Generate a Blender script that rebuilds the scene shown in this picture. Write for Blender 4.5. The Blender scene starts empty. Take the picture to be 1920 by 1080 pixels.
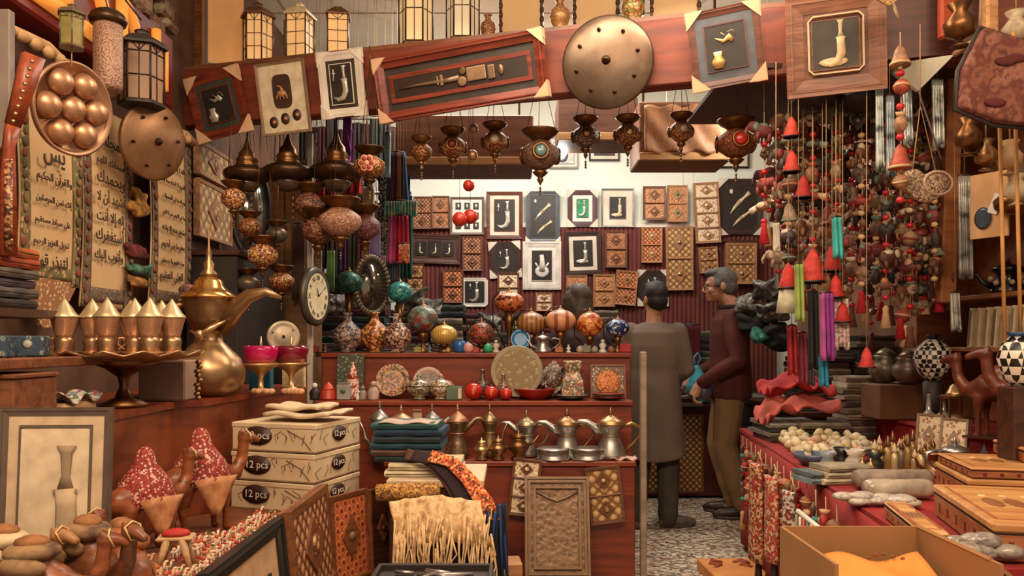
import bpy, math, random
from mathutils import Vector, Matrix, Euler
R = random.Random(7)
PI = math.pi
S = bpy.context.scene
COL = S.collection
F = 1500.0      # focal length in pixels of the 1920-wide frame
EYE = 1.25

# ---------------------------------------------------------------- camera, world, lights
cd = bpy.data.cameras.new('camera'); cam = bpy.data.objects.new('camera', cd); COL.objects.link(cam)
cam.location = (0, 0, EYE); cam.rotation_euler = (PI/2, 0, 0)
cd.sensor_width = 36; cd.lens = F/1920*36; cd.shift_y = 100/1920; cd.clip_start = .05
S.camera = cam
S.view_settings.view_transform = 'Standard'; S.view_settings.look = 'None'
S.view_settings.exposure = 0.42; S.view_settings.gamma = 1
S.view_settings.use_curve_mapping = False
w = bpy.data.worlds.new('lane_light'); S.world = w; w.use_nodes = True
w.node_tree.nodes['Background'].inputs[0].default_value = (1.0, .80, .63, 1)
w.node_tree.nodes['Background'].inputs[1].default_value = .42

def lamp(name, kind, loc, power, col, size=.3, rot=(0, 0, 0), size_y=None):
    l = bpy.data.lights.new(name, kind); l.energy = power; l.color = col
    if kind == 'AREA':
        l.size = size
        if size_y: l.shape = 'RECTANGLE'; l.size_y = size_y
    else: l.shadow_soft_size = size
    o = bpy.data.objects.new(name, l); o.location = loc; o.rotation_euler = rot; COL.objects.link(o)
    return o
WARM = (1, .76, .53)
lamp('lane_lamp', 'AREA', (-.2, .2, 3.4), 62, WARM, 1.6, (math.radians(38), 0, 0), .6)
lamp('lane_lamp_left', 'AREA', (-.9, .9, 3.3), 20, (1, .72, .48), .5, (math.radians(28), 0, math.radians(10)))
lamp('lane_lamp_right', 'AREA', (1.3, .7, 3.4), 26, (1, .72, .48), .6, (math.radians(30), 0, math.radians(-12)))
lamp('shop_ceiling_lamp', 'AREA', (.1, 5.5, 3.45), 62, (1, .90, .80), 1.6, (0, 0, 0), .7)
lamp('shop_front_lamp', 'AREA', (.3, 3.25, 2.95), 30, (1, .80, .60), 1.6, (math.radians(-12), 0, 0), .3)

def at(px, py, D):
    return Vector(((px-960)/F*D, D, EYE-(py-640)/F*D))
def dir_(px, py): return Vector(((px-960)/F, 1, -(py-640)/F))
def on_beam(px, py, off=0):         # the point of the header beam's front face seen at a pixel
    d = dir_(px, py); D = 3.778/(1+.281*d.x)-off
    return Vector((d.x*D, D, EYE+d.z*D))
def on_x(px, py, X):                # the point of a plane x = X seen at a pixel
    d = dir_(px, py); D = X/d.x
    return Vector((X, D, EYE+d.z*D))
BEAM_RZ = -math.atan(.281)

# ---------------------------------------------------------------- materials (procedural)
MATS = {}
def nodes(name):
    m = bpy.data.materials.new(name); m.use_nodes = True
    nt = m.node_tree
    return m, nt, nt.nodes['Principled BSDF']
def lin(c):
    return tuple((x/12.92 if x <= .04045 else ((x+.055)/1.055)**2.4) for x in c)
def hx(s):
    return lin(tuple(int(s[i:i+2], 16)/255 for i in (0, 2, 4)))
def name_t(c): return c == 't'
def mat(col, rough=.5, metal=0, kind='plain', c2=None, cols=None, sc=20, bump=0, emit=0, alpha=1, rnd=1, stretch=(1, 1, 1), sheen=0):
    key = (col, rough, metal, kind, c2, tuple(cols) if cols else None, sc, bump, emit, alpha, stretch)
    if key in MATS: return MATS[key]
    m, nt, b = nodes('m_%s_%s_%d' % (kind, col, len(MATS)))
    N, L = nt.nodes, nt.links
    c = hx(col if len(col) == 6 else cols[0])+(1,)
    b.inputs['Roughness'].default_value = rough; b.inputs['Metallic'].default_value = metal
    b.inputs['Base Color'].default_value = c
    tc = N.new('ShaderNodeTexCoord'); mp = N.new('ShaderNodeMapping'); L.new(tc.outputs['Object'], mp.inputs[0])
    mp.inputs['Scale'].default_value = stretch
    def ramp(fac, cs, const=False):
        r = N.new('ShaderNodeValToRGB'); e = r.color_ramp.elements
        if const: r.color_ramp.interpolation = 'CONSTANT'
        n = len(cs)
        while len(e) < n: e.new(.5)
        for i, k in enumerate(cs):
            e[i].position = i/n if const else i/(n-1); e[i].color = hx(k)+(1,)
        L.new(fac, r.inputs[0]); return r
    h = None
    if kind in ('plain', 'noise'):
        t = N.new('ShaderNodeTexNoise'); t.inputs['Scale'].default_value = sc; t.inputs['Detail'].default_value = 4
        L.new(mp.outputs[0], t.inputs[0]); h = t.outputs[0]
        if kind == 'noise':
            k = ramp(t.outputs[0], cols or [col, c2]); e = k.color_ramp.elements
            for i, q in enumerate(e): q.position = .3+.4*i/(len(e)-1)
            L.new(k.outputs[0], b.inputs['Base Color'])
        else:
            mx = N.new('ShaderNodeMixRGB'); mx.blend_type = 'MULTIPLY'; mx.inputs[0].default_value = .55
            k = N.new('ShaderNodeValToRGB'); k.color_ramp.elements[0].position = .3; k.color_ramp.elements[1].position = .65
            k.color_ramp.elements[0].color = (.45, .42, .4, 1)
            L.new(t.outputs[0], k.inputs[0]); L.new(k.outputs[0], mx.inputs[2]); mx.inputs[1].default_value = c
            L.new(mx.outputs[0], b.inputs['Base Color'])
    elif kind == 'wood':
        mp.inputs['Scale'].default_value = stretch if stretch != (1, 1, 1) else (1, 8, 8)
        t = N.new('ShaderNodeTexNoise'); t.inputs['Scale'].default_value = sc/5; t.inputs['Detail'].default_value = 6
        t.inputs['Distortion'].default_value = 1.2
        L.new(mp.outputs[0], t.inputs[0]); h = t.outputs[0]
        k = ramp(t.outputs[0], [c2 or col, col]); k.color_ramp.elements[0].position = .32; k.color_ramp.elements[1].position = .62
        L.new(k.outputs[0], b.inputs['Base Color'])
    elif kind == 'mosaic':
        t = N.new('ShaderNodeTexVoronoi'); t.inputs['Scale'].default_value = sc if name_t(col) else sc*1.9
        L.new(mp.outputs[0], t.inputs[0])
        sep = N.new('ShaderNodeSeparateColor'); L.new(t.outputs['Color'], sep.inputs[0])
        k = ramp(sep.outputs[0], cols, True); L.new(k.outputs[0], b.inputs['Base Color']); h = t.outputs['Distance']
    elif kind == 'check':
        t = N.new('ShaderNodeTexChecker'); t.inputs['Scale'].default_value = sc
        L.new(mp.outputs[0], t.inputs[0]); t.inputs[1].default_value = c; t.inputs[2].default_value = hx(c2)+(1,)
        L.new(t.outputs[0], b.inputs['Base Color'])
    elif kind == 'stripe':
        t = N.new('ShaderNodeTexWave'); t.inputs['Scale'].default_value = sc; t.inputs['Distortion'].default_value = .6
        L.new(mp.outputs[0], t.inputs[0]); k = ramp(t.outputs[1], cols or [col, c2], True); L.new(k.outputs[0], b.inputs['Base Color']); h = t.outputs[1]
    elif kind == 'lattice':     # crossing diagonal bands: diamonds
        ws = []
        for a in (45, -45):
            m2 = N.new('ShaderNodeMapping'); m2.inputs['Rotation'].default_value = (0, math.radians(a), 0); L.new(mp.outputs[0], m2.inputs[0])
            t = N.new('ShaderNodeTexWave'); t.inputs['Scale'].default_value = sc; t.inputs['Distortion'].default_value = .35
            L.new(m2.outputs[0], t.inputs[0]); ws.append(t)
        mx = N.new('ShaderNodeMath'); mx.operation = 'MULTIPLY'; L.new(ws[0].outputs[1], mx.inputs[0]); L.new(ws[1].outputs[1], mx.inputs[1])
        k = ramp(mx.outputs[0], cols, True); e = k.color_ramp.elements
        for i, p in enumerate([0, .1, .28, .5, .75][:len(e)]): e[i].position = p
        L.new(k.outputs[0], b.inputs['Base Color']); h = mx.outputs[0]
    elif kind == 'floral':      # rings and dots scattered on a ground
        sc *= 1.7; t = N.new('ShaderNodeTexVoronoi'); t.inputs['Scale'].default_value = sc; L.new(mp.outputs[0], t.inputs[0])
        nz = N.new('ShaderNodeTexNoise'); nz.inputs['Scale'].default_value = sc*1.7; L.new(mp.outputs[0], nz.inputs[0])
        ad = N.new('ShaderNodeMath'); ad.operation = 'MULTIPLY_ADD'; ad.inputs[1].default_value = .6
        L.new(nz.outputs[0], ad.inputs[0]); L.new(t.outputs['Distance'], ad.inputs[2])
        k = ramp(ad.outputs[0], cols, True); e = k.color_ramp.elements
        for i in range(len(e)): e[i].position = .28+.5*i/len(e) if i else 0
        L.new(k.outputs[0], b.inputs['Base Color']); h = ad.outputs[0]
    if bump and h:
        bp = N.new('ShaderNodeBump'); bp.inputs['Strength'].default_value = bump; bp.inputs['Distance'].default_value = .01
        L.new(h, bp.inputs['Height']); L.new(bp.outputs[0], b.inputs['Normal'])
    if emit:
        b.inputs['Emission Color'].default_value = c; b.inputs['Emission Strength'].default_value = emit
    if alpha < 1: b.inputs['Alpha'].default_value = alpha
    MATS[key] = m
    return m
def glass(col, rough=.05):
    key = ('glass', col, rough)
    if key in MATS: return MATS[key]
    m, nt, b = nodes('m_glass_'+col)
    b.inputs['Base Color'].default_value = hx(col)+(1,); b.inputs['Roughness'].default_value = rough
    b.inputs['Transmission Weight'].default_value = .9; b.inputs['IOR'].default_value = 1.3
    MATS[key] = m; return m

BRASS = mat('a8825a', .36, .95, sc=14); GOLD = mat('ccA878'.lower(), .33, .9, sc=18); OLDBRASS = mat('7a5430', .36, .85, sc=25)
DARKBRASS = mat('4e3722', .4, .8, sc=30); SILVER = mat('bcb6b0', .3, .9, sc=20); TIN = mat('a8a29a', .34, .85, sc=25)
COPPER = mat('b98c6c', .45, .75, sc=12, bump=.1)
REDWOOD = mat('7a3218', .42, 0, 'wood', '5c220f', sc=14, bump=.05); DKWOOD = mat('4a2616', .45, 0, 'wood', '2e160d', sc=16)
MIDWOOD = mat('7d4a2a', .45, 0, 'wood', '55301b', sc=16, bump=.05); TANWOOD = mat('b5804e', .55, 0, 'wood', '8c5c34', sc=16, bump=.05)
CAMELWOOD = mat('8f4d26', .4, 0, 'wood', '5f2e15', sc=24, stretch=(2, 2, 6)); LTWOOD = mat('c99764', .5, 0, 'wood', 'a5743f', sc=20)
BLACK = mat('17120f', .5); DARK = mat('2a1c15', .6); CREAM = mat('d9c3a0', .7, sc=8); WHITE = mat('e4dccd', .6, sc=6)
PAPER = mat('cdb592', .75, sc=9); CARD = mat('b98a5c', .8, 0, 'noise', 'a3744a', sc=5)
REDCLOTH = mat('941a12', .85, 0, 'noise', '78120c', sc=6, bump=.1); CHROME = mat('c8c2b8', .2, .95)
ROPE = mat('b09368', .8); REDBEAD = mat('b3141c', .35); PATINA = mat('5d6a60', .4, .6, 'noise', '7d5a3a', sc=20)
MOS1 = mat('x', .4, .3, 'mosaic', cols=['6a3a1e', '8c5a30', 'c9a26a', '3a2216', 'a3522a', '7a4a26'], sc=90, bump=.3)
MOS2 = mat('y', .4, .2, 'mosaic', cols=['3c4a48', '6a3a2a', 'bfa584', '2a2622', '8a4030', '57665e'], sc=80, bump=.3)
MOS3 = mat('z', .45, 0, 'mosaic', cols=['7a3f22', 'c48a52', 'a35a2e', '4a2616', 'd8b98a'], sc=70, bump=.3)
FLOR1 = mat('f', .7, 0, 'floral', cols=['6b3a26', 'd8bd92', 'd2b488', '9a6a44'], sc=38)
FLOR2 = mat('g', .6, 0, 'floral', cols=['5a2c1c', 'b98a5a', '7c4a2c', '3f2417'], sc=30, bump=.2)

# ---------------------------------------------------------------- mesh builder
class M:
    def __init__(s): s.v = []; s.f = []; s.fm = []; s.sm = []; s.mats = []; s.T = Matrix()
    def mi(s, m):
        if m not in s.mats: s.mats.append(m)
        return s.mats.index(m)
    def add(s, vs, fs, m, smooth=False):
        o = len(s.v); T = s.T
        s.v += [tuple(T @ Vector(p)) for p in vs]
        s.f += [tuple(i+o for i in q) for q in fs]
        s.fm += [s.mi(m)]*len(fs); s.sm += [smooth]*len(fs)
        return s
    def box(s, c, d, m, ch=0, rz=0, ry=0, rx=0):
        x, y, z = d[0]/2, d[1]/2, d[2]/2
        q = Euler((rx, ry, rz)).to_matrix() if (rz or ry or rx) else None
        def P(p):
            p = Vector(p)
            if q: p = q @ p
            return p+Vector(c)
        if not ch:
            vs = [P((a*x, b*y, e*z)) for a in (-1, 1) for b in (-1, 1) for e in (-1, 1)]
            return s.add(vs, [(0, 1, 3, 2), (4, 6, 7, 5), (0, 4, 5, 1), (2, 3, 7, 6), (0, 2, 6, 4), (1, 5, 7, 3)], m)
        ch = min(ch, x*.9, y*.9, z*.9); vs = []; idx = {}
        for a in (-1, 1):
            for b in (-1, 1):
                for e in (-1, 1):
                    for k in range(3):
                        p = [a*(x-ch), b*(y-ch), e*(z-ch)]; p[k] += (a, b, e)[k]*ch
                        idx[a, b, e, k] = len(vs); vs.append(P(p))
        fs = []
        for k in range(3):
            o = [i for i in range(3) if i != k]
            for sg in (-1, 1):
                loop = []
                for u, v in ((-1, -1), (1, -1), (1, 1), (-1, 1)):
                    t = [0, 0, 0]; t[k] = sg; t[o[0]] = u; t[o[1]] = v; loop.append(idx[t[0], t[1], t[2], k])
                if (sg == 1) == (k == 1): loop.reverse()
                fs.append(tuple(loop))
            for u in (-1, 1):
                for v in (-1, 1):
                    a = [0, 0, 0]; a[o[0]] = u; a[o[1]] = v; a[k] = -1; b = list(a); b[k] = 1
                    q4 = (idx[a[0], a[1], a[2], o[0]], idx[b[0], b[1], b[2], o[0]], idx[b[0], b[1], b[2], o[1]], idx[a[0], a[1], a[2], o[1]])
                    fs.append(q4 if u*v*(1 if k != 1 else -1) < 0 else q4[::-1])
        for a in (-1, 1):
            for b in (-1, 1):
                for e in (-1, 1):
                    t = (idx[a, b, e, 0], idx[a, b, e, 1], idx[a, b, e, 2]); fs.append(t if a*b*e > 0 else t[::-1])
        return s.add(vs, fs, m)
    def lathe(s, prof, m, c=(0, 0, 0), n=20, smooth=True, sx=1, sy=1, flute=0, fn=8, rx=0, ry=0):
        vs = []; fs = []; q = Euler((rx, ry, 0)).to_matrix() if rx or ry else None
        for r, z in prof:
            for i in range(n):
                a = 2*PI*i/n; rr = r*(1+flute*math.cos(fn*a))
                p = Vector((rr*math.cos(a)*sx, rr*math.sin(a)*sy, z))
                if q: p = q @ p
                vs.append(p+Vector(c))
        for j in range(len(prof)-1):
            for i in range(n):
                k = (i+1) % n; fs.append((j*n+i, j*n+k, (j+1)*n+k, (j+1)*n+i))
        if prof[0][0] > 1e-5 and not (len(prof) == 2 and prof[0][1] == prof[1][1]): fs.append(tuple(reversed(range(n))))
        if prof[-1][0] > 1e-5: fs.append(tuple((len(prof)-1)*n+i for i in range(n)))
        return s.add(vs, fs, m, smooth)
    def tube(s, path, r, m, n=8, close=False, flat=1):
        path = [Vector(p) for p in path]; k = len(path); rs = r if isinstance(r, (list, tuple)) else [r]*k
        vs = []; fs = []; up = None
        for i, p in enumerate(path):
            a = path[(i-1) % k] if (close or i) else p; b = path[(i+1) % k] if (close or i < k-1) else p
            t = (b-a); t = t.normalized() if t.length > 1e-9 else Vector((0, 0, 1))
            if up is None: up = Vector((0, 0, 1)) if abs(t.z) < .9 else Vector((0, 1, 0))
            sd = t.cross(up)
            if sd.length < 1e-4: sd = t.cross(Vector((1, 0, 0)))
            sd.normalize(); up = sd.cross(t).normalized()
            for j in range(n):
                an = 2*PI*j/n; vs.append(p+(sd*math.cos(an)*flat+up*math.sin(an))*rs[i])
        for i in range(k if close else k-1):
            for j in range(n):
                i2 = (i+1) % k; j2 = (j+1) % n; fs.append((i*n+j, i*n+j2, i2*n+j2, i2*n+j))
        if not close: fs += [tuple(reversed(range(n))), tuple((k-1)*n+j for j in range(n))]
        return s.add(vs, fs, m, True)
    def ell(s, c, r, m, n=14, rot=None):
        if isinstance(r, (int, float)): r = (r, r, r)
        k = max(6, n//2); T0 = s.T
        s.T = T0 @ Matrix.Translation(c) @ (Euler(rot).to_matrix().to_4x4() if rot else Matrix()) @ Matrix.Diagonal((r[0], r[1], r[2], 1))
        s.lathe([(math.sin(PI*i/k) if 0 < i < k else 0, -math.cos(PI*i/k)) for i in range(k+1)], m, n=n); s.T = T0
        return s
    def prism(s, poly, y0, y1, m, smooth=False):        # polygon in x,z extruded along y (front at y0)
        n = len(poly)
        vs = [(p[0], y0, p[1]) for p in poly]+[(p[0], y1, p[1]) for p in poly]
        fs = [tuple(range(n)), tuple(range(2*n-1, n-1, -1))]+[(i, i+n, (i+1) % n+n, (i+1) % n) for i in range(n)]
        return s.add(vs, fs, m, smooth)
    def frame(s, w, h, b, y0, y1, m, cut=0, z0=0, sl=0):    # rectangular ring, profile sloping inwards by sl
        def loop(hw, hh, c):
            if c <= 0: return [(-hw, -hh), (hw, -hh), (hw, hh), (-hw, hh)]
            return [(-hw+c, -hh), (hw-c, -hh), (hw, -hh+c), (hw, hh-c), (hw-c, hh), (-hw+c, hh), (-hw, hh-c), (-hw, -hh+c)]
        o = loop(w/2, h/2, cut); i_ = loop(w/2-b, h/2-b, cut*.8 if cut else 0); n = len(o)
        vs = [(x, y1, z+z0) for x, z in o]+[(x, y0, z+z0) for x, z in o]+[(x, y0+sl, z+z0) for x, z in i_]+[(x, y1, z+z0) for x, z in i_]
        fs = []
        for k in range(n):
            q = (k+1) % n
            for a in range(3): fs.append((a*n+k, (a+1)*n+k, (a+1)*n+q, a*n+q))
        return s.add(vs, fs, m)
    def grid(s, fn, nu, nv, m, th=.004, smooth=True):      # thick sheet fn(u,v)->point
        P = [[Vector(fn(i/nu, j/nv)) for j in range(nv+1)] for i in range(nu+1)]
        top = []; bot = []
        for i in range(nu+1):
            for j in range(nv+1):
                a = P[min(i+1, nu)][j]-P[max(i-1, 0)][j]; b = P[i][min(j+1, nv)]-P[i][max(j-1, 0)]
                nn = a.cross(b); nn = nn.normalized() if nn.length > 1e-12 else Vector((0, 0, 1))
                top.append(P[i][j]); bot.append(P[i][j]-nn*th)
        k = len(top); W = nv+1; fs = []
        for i in range(nu):
            for j in range(nv):
                a, b, c, d = i*W+j, (i+1)*W+j, (i+1)*W+j+1, i*W+j+1
                fs += [(a, b, c, d), (a+k, d+k, c+k, b+k)]
        edge = [i*W for i in range(nu+1)]+[nu*W+j for j in range(1, W)]+[i*W+nv for i in range(nu-1, -1, -1)]+[j for j in range(nv-1, 0, -1)]
        for i in range(len(edge)):
            a, b = edge[i], edge[(i+1) % len(edge)]; fs.append((a, a+k, b+k, b))
        return s.add(top+bot, fs, m, smooth)
    def mesh(s, name='mesh'):
        me = bpy.data.meshes.new(name); me.from_pydata(s.v, [], s.f)
        for m in s.mats: me.materials.append(m)
        me.polygons.foreach_set('material_index', s.fm); me.polygons.foreach_set('use_smooth', s.sm); me.update()
        return me

def link(name, me, parent=None, loc=None, rot=None):
    o = bpy.data.objects.new(name, me); COL.objects.link(o)
    if parent is not None: o.parent = parent
    if loc is not None: o.location = loc
    if rot is not None: o.rotation_euler = rot
    return o
def part(name, m, parent, label=None, loc=None, rot=None):
    o = link(name, m.mesh(name) if isinstance(m, M) else m, parent, loc, rot)
    if label: o['label'] = label
    return o
def tag(o, label, cat, group=None, kind=None):
    o['label'] = label; o['category'] = cat
    if group: o['group'] = group
    if kind: o['kind'] = kind
    return o
def thing(name, label, cat, loc=(0, 0, 0), rot=(0, 0, 0), group=None, sc=1):
    o = bpy.data.objects.new(name, None); COL.objects.link(o); o.location = loc
    o.rotation_euler = rot if isinstance(rot, (tuple, list)) else (0, 0, rot)
    o.scale = (sc, sc, sc) if isinstance(sc, (int, float)) else sc; o.empty_display_size = .05
    return tag(o, label, cat, group)
def solo(name, m, label, cat, loc=(0, 0, 0), rot=(0, 0, 0), group=None, sc=1):
    o = link(name, m.mesh(name) if isinstance(m, M) else m, None, loc, rot if isinstance(rot, (tuple, list)) else (0, 0, rot))
    o.scale = (sc, sc, sc) if isinstance(sc, (int, float)) else sc
    return tag(o, label, cat, group)
def structure(name, m):
    o = link(name, m.mesh(name)); o['kind'] = 'structure'; return o
KIDS = {}
def dup(root, label, loc, rot=None, group=None, sc=None):
    r = root.copy(); COL.objects.link(r); r.location = loc
    if rot is not None: r.rotation_euler = rot if isinstance(rot, (tuple, list)) else (0, 0, rot)
    if sc: r.scale = (sc, sc, sc) if isinstance(sc, (int, float)) else sc
    r['label'] = label
    if group: r['group'] = group
    for ch in root.children:
        c = ch.copy(); COL.objects.link(c); c.parent = r
        for g in ch.children:
            d = g.copy(); COL.objects.link(d); d.parent = c
    return r
def melt(m, voxel=.008, smooth=6, name='body'):      # union of overlapping shapes into one continuous smooth skin
    me = m.mesh(name); o = bpy.data.objects.new(name, me); COL.objects.link(o)
    md = o.modifiers.new('r', 'REMESH'); md.mode = 'VOXEL'; md.voxel_size = voxel; md.use_smooth_shade = True
    sm = o.modifiers.new('s', 'SMOOTH'); sm.iterations = smooth; sm.factor = .5
    dg = bpy.context.evaluated_depsgraph_get(); out = bpy.data.meshes.new_from_object(o.evaluated_get(dg)); out.name = name
    out.materials.clear(); out.materials.append(m.mats[0])
    bpy.data.objects.remove(o); bpy.data.meshes.remove(me)
    return out
def limb(m, pts, k, n=10):      # pts: (x,y,z,r)
    m.tube([p[:3] for p in pts], [p[3] for p in pts], k, n)
    for p in pts: m.ell(p[:3], p[3], k, 10)

# ---------------------------------------------------------------- Arabic lettering
AF = {}; _c = 0xFE8D
for ch in "ابةتثجحخدذرزسشصضطظعغفقكلمنهوىي":
    n_ = 2 if ch in "ادذرزوىة" else 4
    AF[ch] = [_c+i for i in range(n_)]; _c += n_
AF['أ'] = [0xFE83, 0xFE84]; AF['إ'] = [0xFE87, 0xFE88]; AF['ء'] = [0xFE80]
def shape(t):
    out = []; t = t.replace('لا', '\uE000'); F2 = dict(AF); F2['\uE000'] = [0xFEFB, 0xFEFC]
    for i, c in enumerate(t):
        if c not in F2: out.append(c); continue
        f = F2[c]; pv = t[i-1] if i else ' '; nx = t[i+1] if i+1 < len(t) else ' '
        a = pv in F2 and len(F2[pv]) == 4 and c != 'ء'; b = nx in F2 and len(f) == 4 and nx != 'ء'
        out.append(chr(f[3] if a and b else f[2] if b else f[1] if a and len(f) > 1 else f[0]))
    return ''.join(reversed(out))
def text_mesh(body, size, m, depth=.0015, width=None, bold=0):
    c = bpy.data.curves.new('t', 'FONT'); c.body = body; c.size = size; c.align_x = 'CENTER'; c.extrude = depth; c.resolution_u = 2; c.offset = bold
    o = bpy.data.objects.new('t', c); COL.objects.link(o)
    dg = bpy.context.evaluated_depsgraph_get(); me = bpy.data.meshes.new_from_object(o.evaluated_get(dg))
    bpy.data.objects.remove(o)
    xs = [v.co.x for v in me.vertices]; k = 1
    if width and xs: k = min(1.0, width/(max(xs)-min(xs)))
    me.transform(Matrix.Rotation(PI/2, 4, 'X') @ Matrix.Diagonal((k, k if k < 1 else 1, 1, 1)))
    me.materials.clear(); me.materials.append(m); return me
def put_text(body, size, m, parent, loc, width=None, rot=None, name='lettering'):
    return part(name, text_mesh(body, size, m, width=width), parent, loc=loc, rot=rot)
# ================================================================ THE ROOM
TERR = mat('t', .5, 0, 'mosaic', cols=['a89c88', '85786a', 'c2b6a0', '65584a', 'd4c8b2', '94705a', 'b4a892'], sc=46)
structure('floor', M().box((0, 4, -.05), (7, 8.4, .1), TERR))
WALLP = mat('dfe3d8', .75, 0, 'noise', 'd2d6ca', sc=2)
structure('wall_back', M().box((.2, 7.06, 1.85), (4.8, .1, 3.7), WALLP))
structure('wall_left', M().box((-1.8, 4.2, 1.85), (.1, 5.6, 3.7), mat('6e4c38', .8, 0, 'noise', '4a3024', sc=5)))
structure('wall_right', M().box((2.55, 4.6, 1.85), (.1, 4.9, 3.7), mat('8a6448', .8, 0, 'noise', '6a4a34', sc=5)))
CEIL = mat('d8cdb8', .8, 0, 'noise', 'c9bda6', sc=2)
m = M().box((.2, 5.4, 3.62), (5, 3.3, .06), CEIL)
for i in range(5): m.box((-1.6+i*.9, 5.4, 3.588), (.012, 3.3, .006), mat('9a8f7e', .8))
for i in range(4): m.box((.2, 4.1+i*.8, 3.588), (5, .012, .006), mat('9a8f7e', .8))
structure('ceiling', m)
structure('wall_front_left', M().box((-1.9, 2.0, 3.0), (.2, 4.4, 1.0), mat('7c6a58', .95, 0, 'noise', cols=['4e3b2d', '8e7a62', '6d4530', 'a3957c'], sc=13, bump=1)))
m = M()
for i in range(120):
    m.box((-1.70+R.uniform(-.02, .03), R.uniform(2.2, 4.0), R.uniform(2.72, 3.5)), (R.uniform(.04, .1), R.uniform(.05, .16), R.uniform(.04, .1)),
          mat('7c6a58', .95, 0, 'noise', cols=['4e3b2d', '8e7a62', '6d4530', 'a3957c'], sc=13, bump=1), .015, rx=R.uniform(-.5, .5))
o = solo('rubble_masonry', m, 'rough crumbling stone masonry above the red sign', 'masonry'); o['kind'] = 'structure'
# maroon ribbed cloth on the back wall
x0, x1 = -.95, 2.3
RIB = mat('6b2e26', .8, 0, 'noise', '54211c', sc=6)
solo('wall_hanging', M().grid(lambda u, v: (x0+(x1-x0)*u, 6.975-.012*abs(math.sin(u*260)), 2.24-.0*u-1.4*v), 520, 1, RIB, .006, False),
     'maroon ribbed cloth covering the lower back wall behind the picture frames', 'wall hanging')
m = M().box((.75, 6.985, 2.262), (3.1, .03, .035), WHITE)
tag(link('cloth_rail', m.mesh()), 'pale rail along the top of the maroon ribbed wall cloth', 'rail')

# ---------------- header beam across the shop front
def beamT(x): return Vector((x, 3.778-.281*x, 2.55))
L_ = 4.4; bx_ = .25
b = beamT(bx_)
HEAD = mat('7a3216', .6, 0, 'wood', '581f0d', sc=8, bump=.03)
m = M().box((0, .05, 0), (L_/math.cos(BEAM_RZ), .1, .30), HEAD, .006)
bm_ = thing('header_beam', 'long reddish brown wooden header beam across the shop front, hung with frames', 'beam', b, BEAM_RZ)
part('fascia', m, bm_)
part('shelf_board', M().box((0, .35, .155), (L_/math.cos(BEAM_RZ), .70, .02), MIDWOOD), bm_)
for s_ in (-2.1, 2.13): part('bracket', M().box((s_, .16, .55), (.05, .05, .8), MIDWOOD), bm_)
# right end of the front: dark cupboard side with an orange brown post
m = M().box((0, 0, 0), (.52, .03, .75), mat('5a2314', .5, 0, 'wood', '3f170d', sc=9))
q_ = on_beam(1700, 60, .05)
tag(link('dark_boarding', m.mesh(), None, (q_.x+.02, q_.y, 2.78), (0, 0, BEAM_RZ)), 'dark reddish brown board above the hanging garlands at the right end of the beam', 'panel')
m = M().box((1.72, 3.13, 2.78), (.10, .04, .7), mat('a8401c', .4, 0, 'wood', '8a2e14', sc=9), .01).box((1.84, 3.08, 2.7), (.05, .05, .9), LTWOOD, .01)
tag(link('door_jamb', m.mesh()), 'orange brown upright post beside the dark board, top right', 'post')
# ---------------- loft cartons hanging inside above the lamps
def crate(px0, px1, py0, py1, D, dz, m1, name, label, cat, extra=None):
    a = at(px0, py1, D); c = at(px1, py0, D); w_ = c.x-a.x; h_ = c.z-a.z
    t = thing(name, label, cat, ((a.x+c.x)/2, D, a.z))
    part('panel', M().box((0, dz/2, h_/2), (w_, dz, h_), m1, .008), t)
    part('batten', M().box((0, -.012, .02), (w_, .024, .05), LTWOOD, .004), t)
    if extra: extra(t, w_, h_)
    for sx in (-1, 1): part('hanger_rod', M().box((sx*w_*.4, dz*.5, h_+(3.6-a.z-h_)/2), (.015, .015, 3.6-a.z-h_-.006), DARKBRASS), t)
    return t
crate(742, 1000, 215, 308, 5.3, .5, mat('7a4a30', .6, 0, 'wood', '5e3420', sc=9), 'storage_crate', 'long brown storage crate hung under the ceiling behind the long frame', 'crate')
crate(1046, 1196, 180, 262, 5.5, .4, mat('6d452f', .6, 0, 'wood', '523020', sc=9), 'storage_crate', 'dull brown storage crate high up directly behind the round shield', 'crate')
def wrapx(t, w_, h_):
    part('wrapped_sheet', M().grid(lambda u, v: (-w_*.45+w_*.9*u, -.03-.01*math.sin(u*19+v*9), .04+h_*.8*v+.01*math.sin(u*23)), 24, 14, mat('a87850', .6, 0, 'noise', '8d5a38', sc=14, bump=.6)), t)
crate(1198, 1372, 190, 300, 5.2, .4, mat('8a5a3a', .6, 0, 'wood', '68402a', sc=9), 'storage_crate', 'light brown storage crate with a crinkled wrapped sheet, right of the shield', 'crate', wrapx)

# ---------------- ceiling bulbs inside
def bulb(px, py, D, r, power, label):
    p = at(px, py, D); t = thing('light_bulb', label, 'lamp', p)
    E_ = mat('fff4e0', .5, emit=14)
    part('globe', M().lathe([(.0, -r), (r*.6, -r*.8), (r, -r*.1), (r*.7, r*.6), (r*.35, r), (r*.3, r*1.2)], E_, n=12), t)
    part('socket', M().lathe([(r*.34, r*1.1), (r*.38, r*1.9), (.004, r*2)], WHITE, n=12), t)
    part('flex', M().tube([(0, 0, r*2), (0, 0, 3.57-p.z)], .004, WHITE, 6), t)
    l = lamp('bulb_light', 'POINT', p+Vector((0, -r-.03, -.02)), power, (1, .95, .86), r); return t
bulb(1050, 285, 6.0, .055, 20, 'glowing white bulb hanging in the middle, right of the largest brass lamp')
bulb(1250, 286, 6.3, .035, 8, 'small glowing bulb in front of the gilt frame, below the wrapped crate')
bulb(1439, 188, 5.0, .06, 22, 'bright bulb beside the garlands, right of the blue grey frame')
bulb(836, 292, 6.3, .03, 6, 'small glowing bulb in front of the black framed photos, far left of the back wall')

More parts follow.
